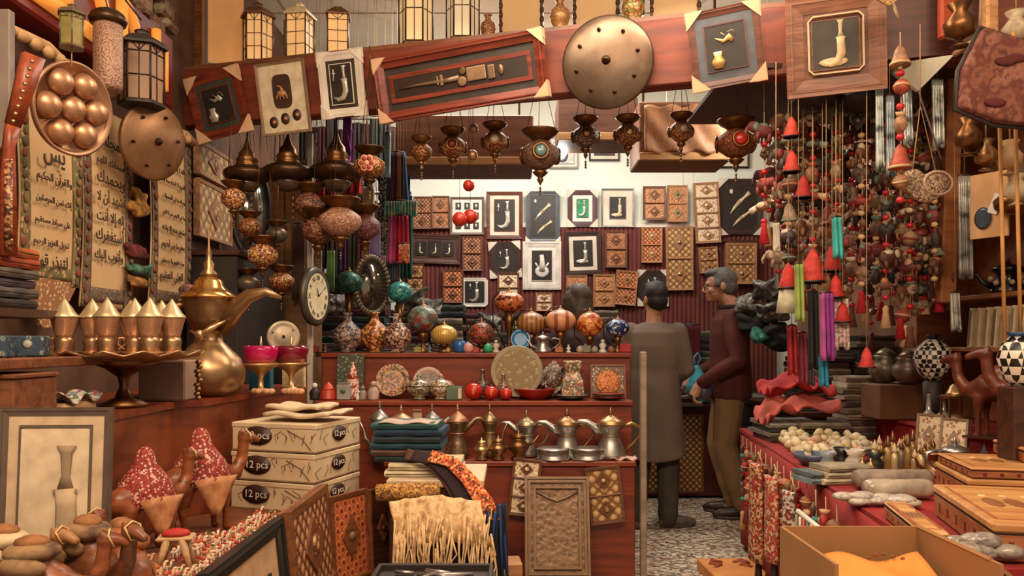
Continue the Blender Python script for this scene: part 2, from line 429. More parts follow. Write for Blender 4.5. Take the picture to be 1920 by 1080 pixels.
# ================================================================ FURNITURE
# stepped display in the middle
TOPW = mat('82361a', .35, 0, 'wood', '64230d', sc=10, bump=.03)
def tier(X0, X1, Y0, Y1, z, label, z0=0.0):
    t = thing('display_step', label, 'display step', ((X0+X1)/2, (Y0+Y1)/2, z0))
    part('cabinet_body', M().box((0, 0, (z-z0-.025)/2), (X1-X0, Y1-Y0, z-z0-.027), REDWOOD, .004), t)
    part('top_board', M().box((0, -.006, z-z0-.0125), (X1-X0+.01, Y1-Y0+.012, .025), TOPW, .004), t)
    return t
tier(-.62, .60, 3.9, 4.145, .665, 'lowest reddish brown display step holding the silver coffee pots')
tier(-1.02, .625, 4.16, 4.40, .94, 'middle reddish brown display step holding plates and red pomegranates')
tier(-1.05, .655, 4.415, 4.75, 1.185, 'top reddish brown display step crowded with vases and table lamps')
m = M().box((.634, 3.865, .6), (.03, .04, 1.2), mat('8c7a68', .6, 0, 'wood', '75634f', sc=10), .004)
tag(link('corner_post', m.mesh()), 'pale wooden post at the right end of the display steps', 'post')
# left counter with reddish front
cnt = thing('side_counter', 'reddish brown side counter on the left carrying the gold tray and big brass pot', 'counter', (0, 0, 0))
def polybox(poly, z0, z1, m_):
    n = len(poly); q = M(); vs = [(p[0], p[1], z0) for p in poly]+[(p[0], p[1], z1) for p in poly]
    q.add(vs, [tuple(reversed(range(n))), tuple(range(n, 2*n))]+[(i, (i+1) % n, (i+1) % n+n, i+n) for i in range(n)], m_); return q
CP = [(-1.74, 2.0), (-1.24, 2.0), (-1.24, 2.93), (-1.17, 3.0), (-1.06, 4.1), (-1.74, 4.1)]
part('cabinet_body', polybox(CP, 0, 1.005, mat('86401f', .4, 0, 'wood', '5c2812', sc=9, stretch=(1.5, 1.5, 5))), cnt)
part('top_board', polybox([(x+(.01 if x > -1.5 else 0), y) for x, y in CP], 1.006, 1.03, TOPW), cnt)
# low table in front left
tb = thing('souvenir_table', 'low wooden table in the left foreground covered with tiny camels', 'table', (0, 0, 0))
TP = [(-1.7, 1.15), (-.76, 1.15), (-.76, 2.98), (-.62, 3.36), (-.64, 3.46), (-1.02, 3.5), (-1.14, 3.02), (-1.215, 2.94), (-1.215, 1.985), (-1.7, 1.985)]
part('cabinet_body', polybox(TP, 0, .578, MIDWOOD), tb)
part('table_top', polybox(TP, .58, .6, mat('6a3a24', .6, 0, 'noise', '8a5030', sc=10)), tb)
part('edge_rail', M().box((-.755, 1.52, .615), (.02, .70, .03), CHROME, .006), tb)
# textile stand
ts = thing('textile_stand', 'dark low stand under the folded textiles and fringed shawls', 'stand', (-.30, 3.32, 0))
part('cabinet_body', M().box((0, 0, .34), (.36, .40, .68), DKWOOD, .005), ts)
part('stand_top', M().box((0, 0, .695), (.38, .42, .03), PAPER, .004), ts)
# right side: lower cloth covered table and upper riser
rt = thing('cloth_table', 'long table under red cloth along the right side, holding stone souvenirs', 'table', (0, 0, 0))
RP = [(1.05, 2.0), (1.06, 1.86), (2.44, 1.86), (2.44, 4.9), (1.39, 4.9)]
part('table_top', polybox(RP, .70, .72, REDCLOTH), rt)
part('table_body', polybox([(1.10, 1.90), (2.4, 1.90), (2.4, 4.86), (1.45, 4.86)], 0, .698, DARK), rt)
part('cloth_drop', M().grid(lambda u, v: (1.02+.365*u+.012*math.sin(u*70)*v+.012, 2.0+2.9*u, .71-.67*v), 120, 8, REDCLOTH, .005), rt)
rr = thing('cloth_riser', 'raised red covered step along the right wall behind the lower table', 'riser', (0, 0, 0))
part('step_body', polybox([(1.98, 2.2), (2.44, 2.2), (2.44, 4.9), (1.98, 4.9)], .722, .835, REDCLOTH), rr)
part('top_cloth', polybox([(1.965, 2.19), (2.44, 2.19), (2.44, 4.9), (1.965, 4.9)], .836, .85, REDCLOTH), rr)
# cabinets at the back and right, behind the men
def back_cab(px0, px1, label):
    D = 6.36; X0, X1 = (px0-960)/F*D, (px1-960)/F*D
    t = thing('storage_cabinet', label, 'cabinet', ((X0+X1)/2, D+.28, 0)); w_ = X1-X0
    part('cabinet_body', M().box((0, 0, .37), (w_, .54, .70), mat('5a1a14', .6, 0, 'noise', '46120e', sc=6), .004), t)
    part('cabinet_top', M().box((0, 0, .735), (w_+.01, .56, .03), DKWOOD, .004), t)
    return t
cb = back_cab(1180, 1400, 'dark red cabinet at the back of the shop between the two standing men')
PAT = mat('p', .5, 0, 'lattice', cols=['5a2f16', 'b98a4e', '9a6a38', 'c9a060'], sc=9, bump=.2)
for k, xx in enumerate((-.28, .02)):
    d_ = M().box((0, -.275, .36), (.2, .012, .62), PAT, .003).frame(.21, .63, .014, -.286, -.27, MIDWOOD, z0=.36)
    part('door', d_, cb, 'gilt door with a lattice of diamonds', loc=(xx, 0, 0))
sh = thing('merchandise_bench', 'dark bench behind the display steps under the clothes pile', 'bench', (-.04, 6.45, 0))
part('bench_body', M().box((0, 0, .5), (1.80, .5, 1.0), DKWOOD, .005), sh)
part('bench_top', M().box((0, 0, 1.02), (1.84, .54, .035), MIDWOOD, .004), sh)
sb = thing('garment_bench', 'dark bench at the back right under stacked clothes', 'bench', (2.15, 5.7, 0))
part('bench_body', M().box((0, 0, .38), (.64, 1.3, .76), DARK, .005), sb)
part('bench_top', M().box((0, 0, .785), (.66, 1.34, .04), DKWOOD, .004), sb)
# ================================================================ FRAMED PICTURES
def khanjar(m, s, k1, k2, flip=1):      # J-shaped dagger, height s, facing -y
    f = flip
    m.tube([(f*.10*s, 0, .5*s), (f*.10*s, 0, .44*s), (f*.10*s, 0, .25*s), (f*.10*s, 0, .14*s)], [.085*s, .05*s, .035*s, .07*s], k1, 8, flat=1)
    m.tube([(f*.10*s, 0, .14*s), (f*.11*s, 0, 0), (f*.12*s, 0, -.2*s), (f*.04*s, 0, -.38*s), (-f*.12*s, 0, -.43*s), (-f*.27*s, 0, -.36*s)],
           [.09*s, .085*s, .095*s, .085*s, .06*s, .025*s], k2, 8)
    m.box((f*.10*s, -.01*s, .12*s), (.2*s, .04*s, .04*s), k1, .01*s)
    return m
def tilted_dagger(m, s, k1, k2, a, c):
    T0 = m.T; m.T = T0 @ Matrix.Translation(c) @ Matrix.Rotation(a, 4, 'Y')
    m.tube([(-.5*s, 0, -.06*s), (-.25*s, 0, 0), (0, 0, .03*s)], [.01*s, .05*s, .07*s], k1, 8)
    m.tube([(0, 0, .03*s), (.2*s, 0, .03*s), (.36*s, 0, .03*s), (.45*s, 0, .03*s)], [.07*s, .045*s, .06*s, .09*s], k2, 8); m.T = T0
SIL = mat('cfc6b6', .35, .5, sc=30); IVORY = mat('d8c49a', .45, sc=12); BLKP = mat('1d1815', .45, 0, 'noise', '2d2620', sc=9)
DFR = mat('3a2a24', .35, sc=12); BRF = mat('6b3826', .35, 0, 'wood', '4a2418', sc=16); REDF = mat('7c3420', .35, 0, 'wood', '541e12', sc=16)
GREYF = mat('53565c', .4, sc=20); SILF = mat('8d8880', .35, .4, sc=20); GUARD = mat('d9cdbb', .7, sc=5); GUARDP = mat('d6ab84', .7, sc=5)
MATB = mat('d8ccb6', .75, sc=5)
def picture(label, w, h, fr=DFR, b=.18, mt=MATB, mb=.16, pan=BLKP, art='khanjar', guards=None, gs=.22, cut=0, name='framed_picture', sz=1.12, k1=SIL, k2=SIL, group=None):
    """b frame width and mb mount width as a share of w"""
    t = thing(name, label, 'picture', (0, 0, 0), group=group); bw = b*w; mw = mb*w; d = max(.012, .05*w)
    part('frame', M().frame(w, h, bw, -d, 0, fr, cut=cut*w, sl=d*.35).frame(w-bw*.5, h-bw*.5, bw*.12, -d*1.05, -d*.5, fr, cut=cut*w*.8), t)
    iw, ih = w-2*bw, h-2*bw
    if mt: part('mount', M().box((0, -d*.35, 0), (iw*1.02, .004, ih*1.02), mt), t)
    pw, ph = iw-2*mw, ih-2*mw
    if art == 'nine':
        for i in range(3):
            for j in range(3):
                q = M().box(((i-1)*iw*.3, -d*.4-.004, (j-1)*ih*.3), (iw*.19, .004, ih*.2), pan); khanjar(q.__class__() if 0 else q, 0*1+ih*.001+.001, k1, k2)
                q.ell(((i-1)*iw*.3, -d*.4-.006, (j-1)*ih*.3), (iw*.04, .003, ih*.06), k1, 8); part('photo', q, t)
        return guards_(t, w, h, d, guards, gs)
    if art in ('triple',):
        for i in range(3):
            q = M().prism([(x*iw*.13+(i-1)*iw*.31, z*ih*.34) for x, z in OCT], -d*.5-.004, -d*.4, pan)
            q.frame(iw*.3, ih*.8, iw*.02, -d*.6, -d*.4, fr).ell((0, 0, 0), .0001, k1, 6)
            T0 = q.T; q.T = Matrix.Translation(((i-1)*iw*.31, -d*.55, 0)); khanjar(q, ih*.5, k1, k2, 1 if i else -1); q.T = T0
            part('photo', q, t)
        return guards_(t, w, h, d, guards, gs)
    if art == 'stamps':
        part('photo', M().prism([(x*iw*.21, z*ih*.25+ih*.1) for x, z in ROUNDSQ], -d*.5-.004, -d*.4, pan), t)
        q = M(); animal_lumps(q, iw*.32, k1); part('horse_relief', q, t, loc=(0, -d*.5-.01, ih*.06))
        for i in (-1, 0, 1):
            q = M().lathe([(iw*.1, 0), (iw*.1, .004)], pan, n=18, sy=1.15, rx=PI/2).lathe([(iw*.05, .005), (iw*.02, .008), (.001, .009)], k1, n=6, rx=PI/2)
            part('medal', q, t, loc=(i*iw*.27, -d*.5+.003, -ih*.31+i*.012))
        return guards_(t, w, h, d, guards, gs)
    c2 = cut*w*.7
    q = M()
    if c2: q.prism([(sx*(pw/2-(c2 if k else 0)), sz_*(ph/2-(0 if k else c2))) for sx, sz_, k in ((-1, -1, 0), (-1, -1, 1), (1, -1, 1), (1, -1, 0), (1, 1, 0), (1, 1, 1), (-1, 1, 1), (-1, 1, 0))], -d*.42-.003, -d*.3, pan)
    else: q.box((0, -d*.42-.002, 0), (pw, .006, ph), pan)
    bk = part('backing', q, t)
    if mt and mw > .004: part('inner_line', M().frame(pw*1.06, ph*1.05, pw*.03, -d*.42-.007, -d*.35, fr), t.children[-2] if 0 else bk)
    q = M(); T = Matrix.Translation((0, -d*.5-.008, 0)); q.T = T @ Matrix.Diagonal((1, .35, 1, 1)); s_ = ph*.82*sz
    if art == 'khanjar': khanjar(q, s_, k1, k2)
    elif art == 'khanjar_set':
        khanjar(q, s_, k1, k2); q.tube([(-.22*s_, 0, .42*s_), (-.22*s_, 0, .25*s_), (-.24*s_, 0, .1*s_)], [.03*s_, .02*s_, .03*s_], k1, 6).ell((-.22*s_, 0, .3*s_), (.06*s_, .02, .03*s_), k1, 8)
    elif art == 'lying':
        khanjar(q, s_*.95, k1, k2); q.ell((-.05*s_, 0, -.36*s_), (.3*s_, .03*s_, .09*s_), k2, 10)
    elif art == 'two':
        tilted_dagger(q, pw*.95, k1, k2, math.radians(-42), (-.02*pw, 0, ph*.1)); tilted_dagger(q, pw*.8, k2, k2, math.radians(-35), (.06*pw, 0, -ph*.26))
        q.ell((-pw*.3, 0, ph*.36), (pw*.06, .01, pw*.08), k1, 8)
    elif art == 'sword':
        q.tube([(-.46*pw, 0, -.02*ph), (-.3*pw, 0, .0), (-.1*pw, 0, -.03*ph), (0, 0, .0)], [.004, .05*ph, .09*ph, .1*ph], k1, 8)
        for dx in (.03, .03): q.lathe([(.11*ph, -.003), (.14*ph, 0), (.11*ph, .003)], k2, n=18, rx=PI/2, c=(dx*pw, 0, (.22 if dx else -.2)*ph))
        q.lathe([(.14*ph, -.003), (.19*ph, 0), (.14*ph, .003)], k2, n=20, rx=PI/2, c=(.02*pw, 0, -.16*ph))
        q.box((.13*pw, 0, .05*ph), (.14*pw, .02, .5*ph), k2, .004).box((.24*pw, 0, 0), (.05*pw, .02, .5*ph), k1, .004).ell((.31*pw, 0, .02*ph), (.02*pw, .02, .2*ph), k1, 8)
        q.box((-.13*pw, 0, .02*ph), (.02*pw, .02, .4*ph), k2, .003).box((-.16*pw, 0, .02*ph), (.01*pw, .02, .36*ph), k2, .003)
    elif art == 'gun':
        q.tube([(-.26*pw, 0, .22*ph), (-.05*pw, 0, .12*ph), (.1*pw, 0, .2*ph), (.18*pw, 0, .1*ph)], [.012*pw, .05*pw, .09*pw, .07*pw], k2, 8)
        q.tube([(-.1*pw, 0, .32*ph), (.05*pw, 0, .2*ph)], .012*pw, k1, 6).lathe([(.02, -.03), (.03, 0), (.015, .02), (.02, .04)], k2, c=(-.22*pw, 0, -.3*ph), n=10)
        q.tube([(.05*pw, 0, .3*ph), (.2*pw, 0, .34*ph), (.27*pw, 0, .2*ph)], .008*pw, k1, 6)
    elif art == 'relief':
        q.ell((0, 0, -.2*ph), (.36*pw, .02, .2*ph), k1, 12).tube([(0, 0, -.2*ph), (.02*pw, 0, .1*ph), (-.02*pw, 0, .36*ph)], [.2*pw, .13*pw, .1*pw], k1, 8)
        q.tube([(-.2*pw, 0, -.05*ph), (-.34*pw, 0, .1*ph)], [.07*pw, .03*pw], k1, 8).tube([(.2*pw, 0, -.05*ph), (.34*pw, 0, .1*ph)], [.07*pw, .03*pw], k1, 8)
    elif art == 'flower':
        for i in range(7): q.ell((R.uniform(-.25, .25)*pw, 0, R.uniform(-.2, .25)*ph), (.12*pw, .02, .12*ph), k1, 8)
        q.ell((0, 0, -.3*ph), (.25*pw, .02, .1*ph), k2, 8)
    elif art == 'three_small':
        for i in (-1, 0, 1): q.box((i*pw*.3, 0, 0), (pw*.2, .01, ph*.6), BLACK).ell((i*pw*.3, -.01, 0), (pw*.05, .01, ph*.15), k1, 8)
    elif art == 'page':
        q.box((0, 0, ph*.18), (pw*.6, .01, ph*.5), BLACK)
        for i in (-1, 0, 1): q.box((i*pw*.3, 0, -ph*.3), (pw*.2, .01, ph*.2), BLACK)
    if art: part({'khanjar': 'dagger', 'khanjar_set': 'dagger', 'lying': 'dagger', 'two': 'daggers', 'sword': 'sword', 'gun': 'old_pistol', 'relief': 'figure_relief', 'flower': 'flowers', 'three_small': 'photos', 'page': 'photos'}[art], q, bk)
    return guards_(t, w, h, d, guards, gs)
OCT = [(-1, -.75), (-.75, -1), (.75, -1), (1, -.75), (1, .75), (.75, 1), (-.75, 1), (-1, .75)][::1]
ROUNDSQ = [(math.copysign(abs(math.cos(a))**.45, math.cos(a)), math.copysign(abs(math.sin(a))**.45, math.sin(a))) for a in [2*PI*i/28 for i in range(28)]]
def animal_lumps(q, s, k):
    q.ell((0, 0, 0), (.35*s, .012, .22*s), k, 10).tube([(.1*s, 0, .1*s), (-.05*s, 0, .45*s)], [.14*s, .08*s], k, 8).ell((-.14*s, 0, .46*s), (.14*s, .01, .07*s), k, 8)
    for x in (-.3, -.1, .12, .3): q.tube([(x*s, 0, -.05*s), (x*1.3*s, 0, -.36*s)], [.07*s, .03*s], k, 6)
def guards_(t, w, h, d, g, gs):
    if not g: return t
    s = gs*w
    for sx in (-1, 1):
        for sz in (-1, 1):
            x, z = sx*(w/2+.004), sz*(h/2+.004)
            p = [(x, z), (x-sx*s, z), (x, z-sz*s)]
            if sx*sz < 0: p = p[::-1]
            q = M().prism(p[::-1], -d*1.15, d*.1, g).box((x-sx*s*.3, -d*.5, z), (s*.62, d*1.3, .004), g).box((x, -d*.5, z-sz*s*.3), (.004, d*1.3, s*.62), g)
            part('corner_guard', q, t, 'pale card corner guard')
    return t
def hang(t, p, rz=0, tilt=0, roll=0, sc=1):
    t.location = p; t.rotation_mode = 'XYZ'
    m_ = Matrix.Rotation(rz, 4, 'Z') @ Matrix.Rotation(tilt, 4, 'X') @ Matrix.Rotation(roll, 4, 'Y')
    t.rotation_euler = m_.to_euler(); t.scale = (sc, sc, sc); return t
rad = math.radians
# -- hung on the header beam (tilted forward, off true)
def bpic(px, py, w, h, label, tilt=10, roll=0, off=.03, **k):
    p = on_beam(px, py, off+.5*h/F*3.7*math.sin(rad(tilt))); sc = p.y/F
    t = picture(label, w*sc*1.03, h*sc, **k); return hang(t, p, BEAM_RZ, rad(tilt), rad(roll))
bpic(411, 197, 112, 118, 'reddish brown frame with a black panel of small silver pieces, leftmost on the beam', roll=-9, fr=REDF, b=.14, mt=mat('3d4038', .5, sc=20), mb=.1, guards=GUARDP, gs=.26, art='gun', k1=SIL, k2=SIL)
bpic(532, 184, 100, 132, 'cream picture with a dark horse relief above three round medals', roll=-2, fr=mat('8d7258', .4, sc=9), b=.05, mt=mat('d5c4a2', .7), art='stamps', pan=mat('3e2a20', .5), k1=mat('a8744e', .4))
bpic(642, 158, 88, 118, 'white mount with a dark eight-sided frame around a silver curved dagger, hung on the beam', roll=-1, fr=GUARD, b=.17, mt=mat('3a3028', .45, sc=14), mb=.09, art='khanjar_set', cut=0, guards=mat('e0d4c2', .7), gs=.3)
bpic(864, 147, 322, 116, 'long reddish brown frame holding a sword and scabbard, pale corner guards', roll=-4.5, fr=REDF, b=.055, mt=mat('38322a', .4, sc=14), mb=.045, pan=mat('2a1d14', .4), art='sword', guards=GUARDP, gs=.085, k1=mat('7a6048', .4, .5), k2=mat('8a6a4c', .4, .3))
bpic(1361, 88, 128, 142, 'blue grey mount in a brown frame showing a golden old pistol on black', roll=-6, fr=BRF, b=.1, mt=GREYF, mb=.13, art='gun', guards=GUARDP, gs=.25, k1=GOLD, k2=mat('d8a868', .35, .5))
p = on_beam(1566, 84, .10)
t = picture('biggest wooden frame, carved and deep, showing an ivory curved dagger', .385, .40, fr=mat('8a5230', .4, 0, 'wood', '663820', sc=18, bump=.2), b=.18, mt=mat('7a4628', .45, 0, 'wood', '5a301a', sc=18), mb=.09, pan=mat('3f352a', .5), art='lying', sz=1.25, cut=0, k1=IVORY, k2=mat('d9b98a', .45))
part('gilt_line', M().frame(.215, .235, .006, -.03, -.015, mat('e0c193', .4), cut=.02), t)
hang(t, p, BEAM_RZ, rad(7), rad(-2))

# -- back wall
BW = 6.952
def wpic(px, py, w, h, label, roll=0, **k):
    s_ = BW/F; t = picture(label, w*s_, h*s_, **k); return hang(t, at(px, py, 6.998 if py < 330 else BW), 0, rad(1.5), rad(roll))
wpic(837, 303, 56, 56, 'black framed sheet of small dark photos, high on the far left of the back wall', fr=BLACK, b=.07, mb=.0, mt=None, pan=WHITE, art='page')
wpic(905, 306, 64, 54, 'wooden frame with a yellow flower picture, high on the back wall', fr=MIDWOOD, b=.09, mb=0, mt=None, pan=mat('d8b89a', .7), art='flower', k1=mat('d8a038', .6), k2=mat('9a6a2c', .6))
wpic(967, 300, 50, 46, 'small dark photo in a wide white mount, behind the biggest brass lamp', fr=SILF, b=.06, mb=.18, art='relief', sz=.6)
wpic(1057, 287, 56, 58, 'picture painted white as glare, with a grey line drawing, behind the middle bulb', fr=SILF, b=.06, mt=WHITE, mb=.1, pan=mat('cfd3cc', .6), art='khanjar', k1=GREYF, k2=GREYF)  # white mount and panel stand in for glare on the frame
wpic(1133, 277, 58, 50, 'dark night picture in a white mount and black frame, between two brass lamps', fr=BLACK, b=.06, mb=.12, art='relief', k1=mat('8a8a84', .5))
wpic(1211, 292, 60, 32, 'low black frame with three tiny square photos in a row', fr=BLACK, b=.06, mt=None, mb=0, pan=WHITE, art='three_small')
wpic(1294, 290, 78, 38, 'gilt frame around a dark picture of a pale dagger', fr=TANWOOD, b=.1, mt=mat('cdb88e', .6), mb=.1, art='lying')
wpic(1372, 292, 66, 48, 'black framed white sheet, half behind the red medallion lamp', fr=BLACK, b=.06, mb=.2, pan=mat('aeb2aa', .6), art=None)
wpic(876, 405, 64, 70, 'white sheet of nine small dark photos in a grey brown frame', fr=mat('6a5546', .4), b=.07, mb=0, mt=WHITE, art='nine')
wpic(946, 404, 68, 88, 'brown framed silver dagger in a white mount, right of the sheet of nine photos', fr=BRF, b=.1, mb=.13, art='khanjar_set')
wpic(1018, 406, 64, 94, 'dark frame with two crossing daggers and pale corner guards, centre of the back wall', fr=GREYF, b=.08, mt=mat('4a443c', .4), mb=.05, art='two', guards=GUARD, gs=.18, k1=SIL, k2=IVORY)
wpic(1092, 391, 56, 68, 'dagger on bright green ground in a dark plum frame', fr=mat('4e2e2e', .4), b=.17, mb=.14, pan=mat('1f8a58', .5), art='khanjar_set', guards=GUARD, gs=.3, mt=WHITE)
wpic(1158, 390, 62, 72, 'silver grey frame with a wide white mount around a seated ivory dagger', fr=SILF, b=.06, mb=.2, art='lying', k1=IVORY, k2=IVORY)
wpic(1388, 388, 84, 104, 'dark eight-sided frame with two ivory curved daggers, far right of the back wall', fr=DFR, b=.12, mt=GREYF, mb=.03, cut=.1, art='two', guards=GUARD, gs=.24, k1=IVORY, k2=IVORY)
wpic(815, 467, 98, 54, 'wide brown frame with three little pictures side by side', roll=2, fr=mat('5a3a30', .4, sc=12), b=.08, mt=mat('4e332a', .5), art='triple', k1=IVORY, k2=IVORY)
wpic(947, 487, 58, 66, 'dark eight-sided frame with a silver dagger, left of the white ornate frame', roll=-3, fr=DFR, b=.2, mt=mat('2b2522', .4), mb=.01, cut=.14, art='khanjar_set', guards=GUARD, gs=.3)
wpic(1016, 498, 72, 90, 'white ornate frame holding a pale silver relief, centre of the back wall', fr=mat('d5ccc0', .5, sc=12), b=.14, mb=.1, art='relief', mt=WHITE, k1=mat('d8d2c6', .4))
wpic(1093, 475, 68, 80, 'black frame with white mount around a seated silver dagger, right of the white ornate frame', roll=-2, fr=DFR, b=.12, mb=.13, art='lying')
wpic(890, 548, 50, 54, 'white mounted dagger on dark grey, low on the wall above the display', fr=WHITE, b=.1, mt=GREYF, mb=.03, cut=.1, art='khanjar_set')
wpic(1224, 540, 56, 66, 'dark eight-sided frame with white corner guards, behind the man in the long tunic', fr=DFR, b=.2, mt=mat('3a3c38', .4), mb=.01, cut=.13, art='khanjar_set', guards=GUARD, gs=.3)

# -- carved and woven hanging panels on the back wall
def panel(w, h, pat, rim, label, n=2, knob=None, name='carved_hanging', d=.03, rimw=.09, cap=True):
    t = thing(name, label, 'wall panel')
    part('board', M().box((0, -d/2, 0), (w, d, h), pat, .004), t)
    part('rim', M().frame(w*1.02, h*1.01, rimw*w, -d-.008, -d*.5, rim, sl=.003), t)
    for i in range(1, n): part('divider', M().box((0, -d-.006, -h/2+h*i/n), (w*.94, .016, h*.025), rim, .003), t)
    for i in range(n):
        z = -h/2+h*(i+.5)/n; a = w*.24; b2 = min(h/n*.3, w*.4)
        part('medallion', M().prism([(-a, z), (0, z-b2), (a, z), (0, z+b2)], -d-.008, -d, rim).lathe([(a*.35, 0), (a*.3, .008), (.001, .011)], knob or pat, n=10, c=(0, -d-.006, z), rx=PI/2), t)
    return t
def wpan(px, py, w, h, pat, rim, label, roll=0, n=2, knob=None):
    s_ = BW/F; return hang(panel(w*s_, h*s_, pat, rim, label, n, knob), at(px, py, BW+.005), 0, 0, rad(roll))
KIL = mat('k', .8, 0, 'lattice', cols=['5a3a28', 'a3402c', '7d6a40', 'c49468'], sc=14, bump=.2)
KIL2 = mat('k2', .8, 0, 'lattice', cols=['7a3420', 'c85a34', '8a7a3c', 'd8a060'], sc=12, bump=.2)
CARV = mat('c', .5, 0, 'floral', cols=['6b3a20', '9a6036', '8a5230', 'b88050'], sc=32, bump=.5)
CARV2 = mat('c2', .5, 0, 'floral', cols=['5a2f1c', '8a5432', '6d4026', 'a3683c'], sc=40, bump=.5)
GILT = mat('gl', .5, 0, 'lattice', cols=['7a5028', 'b98e58', 'a57b48', 'c9a470'], sc=8, bump=.25)
TILE = mat('tl', .5, 0, 'floral', cols=['7c5236', 'c9a884', '8d5c40', 'dcc6a4'], sc=28, bump=.3)
rimd = mat('6e4228', .5, 0, 'wood', '4d2a19', sc=14); riml = mat('a87850', .5, 0, 'wood', '86583a', sc=14)
wpan(793, 400, 34, 60, KIL, rimd, 'red and olive woven panel, leftmost in the upper row on the back wall')
wpan(827, 399, 32, 60, CARV2, rimd, 'narrow brown carved panel left of the sheet of nine photos')
wpan(1226, 382, 42, 62, CARV, rimd, 'brown carved double panel in the upper row, right of the silver grey frame')
wpan(1269, 383, 38, 68, CARV, riml, 'light brown carved panel in the upper row, left of the tall patterned panel', knob=mat('2f7a4a', .5))
wpan(1324, 400, 46, 112, TILE, riml, 'tall cream and brown patterned panel left of the eight-sided dagger frame', roll=-3, n=4)
wpan(886, 476, 36, 64, KIL, rimd, 'red and green woven panel under the sheet of nine photos')
wpan(1154, 468, 40, 68, CARV2, rimd, 'dark brown carved panel right of the black dagger frame')
wpan(1221, 460, 38, 66, KIL2, riml, 'orange woven panel with a green bar in the middle row', knob=mat('e0b060', .5))
wpan(1273, 485, 50, 118, GILT, riml, 'tall golden lattice panel above the man in the maroon sweater', roll=-1, knob=GOLD)
wpan(1327, 488, 34, 48, GILT, riml, 'small golden panel behind the grey haired head', roll=-4)
b = at(1396, 500, BW+.03); m = M().box((0, 0, 0), (.36, .03, .46), rimd, .006).box((0, -.02, .22), (.42, .03, .025), DKWOOD, .004)
tag(link('backing_board', m.mesh(), None, b), 'dark wooden board behind the square golden panel, right side of the back wall', 'board')
t = wpan(1386, 495, 56, 76, GILT, riml, 'square golden panel with four fields on a dark board', n=2); t.location.y -= .03
wpan(780, 520, 30, 50, GILT, rimd, 'small worn golden panel low on the left of the maroon cloth')
wpan(850, 537, 38, 62, KIL2, rimd, 'woven panel with orange flowers and a green bar, left of the low white dagger picture')
wpan(953, 540, 40, 56, TILE, rimd, 'cream and orange panel above the orange turban lamp')
wpan(1020, 566, 30, 34, TILE, riml, 'small pink patterned tile panel under the white ornate frame')
wpan(1081, 545, 38, 56, CARV, riml, 'reddish carved panel behind the dark haired woman')
wpan(1132, 545, 40, 60, CARV, riml, 'light carved panel beside the head of the dark haired woman')
wpan(1173, 540, 40, 64, KIL2, riml, 'tilted orange and green panel left of the man in the long tunic', roll=5)

# ================================================================ ROUND SHIELDS ON THE BEAM AND LEFT WALL
def shield(r, label, m1, n=8, dome=.28, bossm=DARKBRASS):
    t = thing('round_shield', label, 'shield')
    part('bowl', M().lathe([(r, 0), (r*1.02, .012), (r*.97, .02), (r*.8, r*dome*.55), (r*.5, r*dome*.85), (r*.25, r*dome*.98), (.0001, r*dome)], m1, n=40, rx=PI/2).lathe([(r*.98, -.002), (r*.5, 0), (.0001, 0)], m1, n=40, rx=PI/2), t)
    bb = M().lathe([(r*.1, 0), (r*.1, .008), (r*.06, .016), (r*.03, .03), (.0001, .034)], bossm, n=14, rx=PI/2)
    part('centre_boss', bb, t.children[0], loc=(0, -r*dome+.004, 0))
    s_ = M().lathe([(r*.045, 0), (r*.045, .008), (.0001, .022)], bossm, n=8, rx=PI/2).mesh()
    for i in range(n):
        a = 2*PI*(i+.3)/n; part('stud', s_, t.children[0], loc=(r*.7*math.cos(a), -r*dome*.62, r*.7*math.sin(a)))
    return t
hang(shield(.205, 'round dark silver shield with studs in the middle of the beam', mat('75614f', .40, .75, 'noise', '5a4636', sc=9, bump=.1)), on_beam(1140, 118, .03), BEAM_RZ, rad(5))
hang(shield(.158, 'oval looking copper shield with studs on the left wall beside the scrolls', mat('a8805c', .42, .75, 'noise', '7c583c', sc=8, bump=.05), 6, .25), Vector((-1.50, 3.33, EYE+375/F*3.33)), rad(64), rad(8), rad(6))
t = thing('seder_style_platter', 'big round brass platter with seven bulging wells hung on the left', 'platter'); t.name = 'domed_platter'
r = .148; part('disc', M().lathe([(.0001, 0), (r*.9, 0), (r, .012), (r*1.03, .03), (r*.98, .034), (r*.93, .02), (r*.85, .012), (.0001, .012)], COPPER, n=44, rx=PI/2), t)
dm = M().lathe([(r*.30, 0), (r*.29, r*.1), (r*.22, r*.22), (r*.1, r*.28), (.0001, r*.29)], mat('c0906c', .40, .75, sc=12, bump=.12), n=22, rx=PI/2).mesh()
part('well', dm, t, loc=(0, -.012, 0))
for i in range(6): a = 2*PI*i/6+.26; part('well', dm, t, loc=(r*.61*math.cos(a), -.012, r*.61*math.sin(a)))
hang(t, Vector((-1.46, 2.63, EYE+436/F*2.63)), rad(70), rad(8), rad(8))
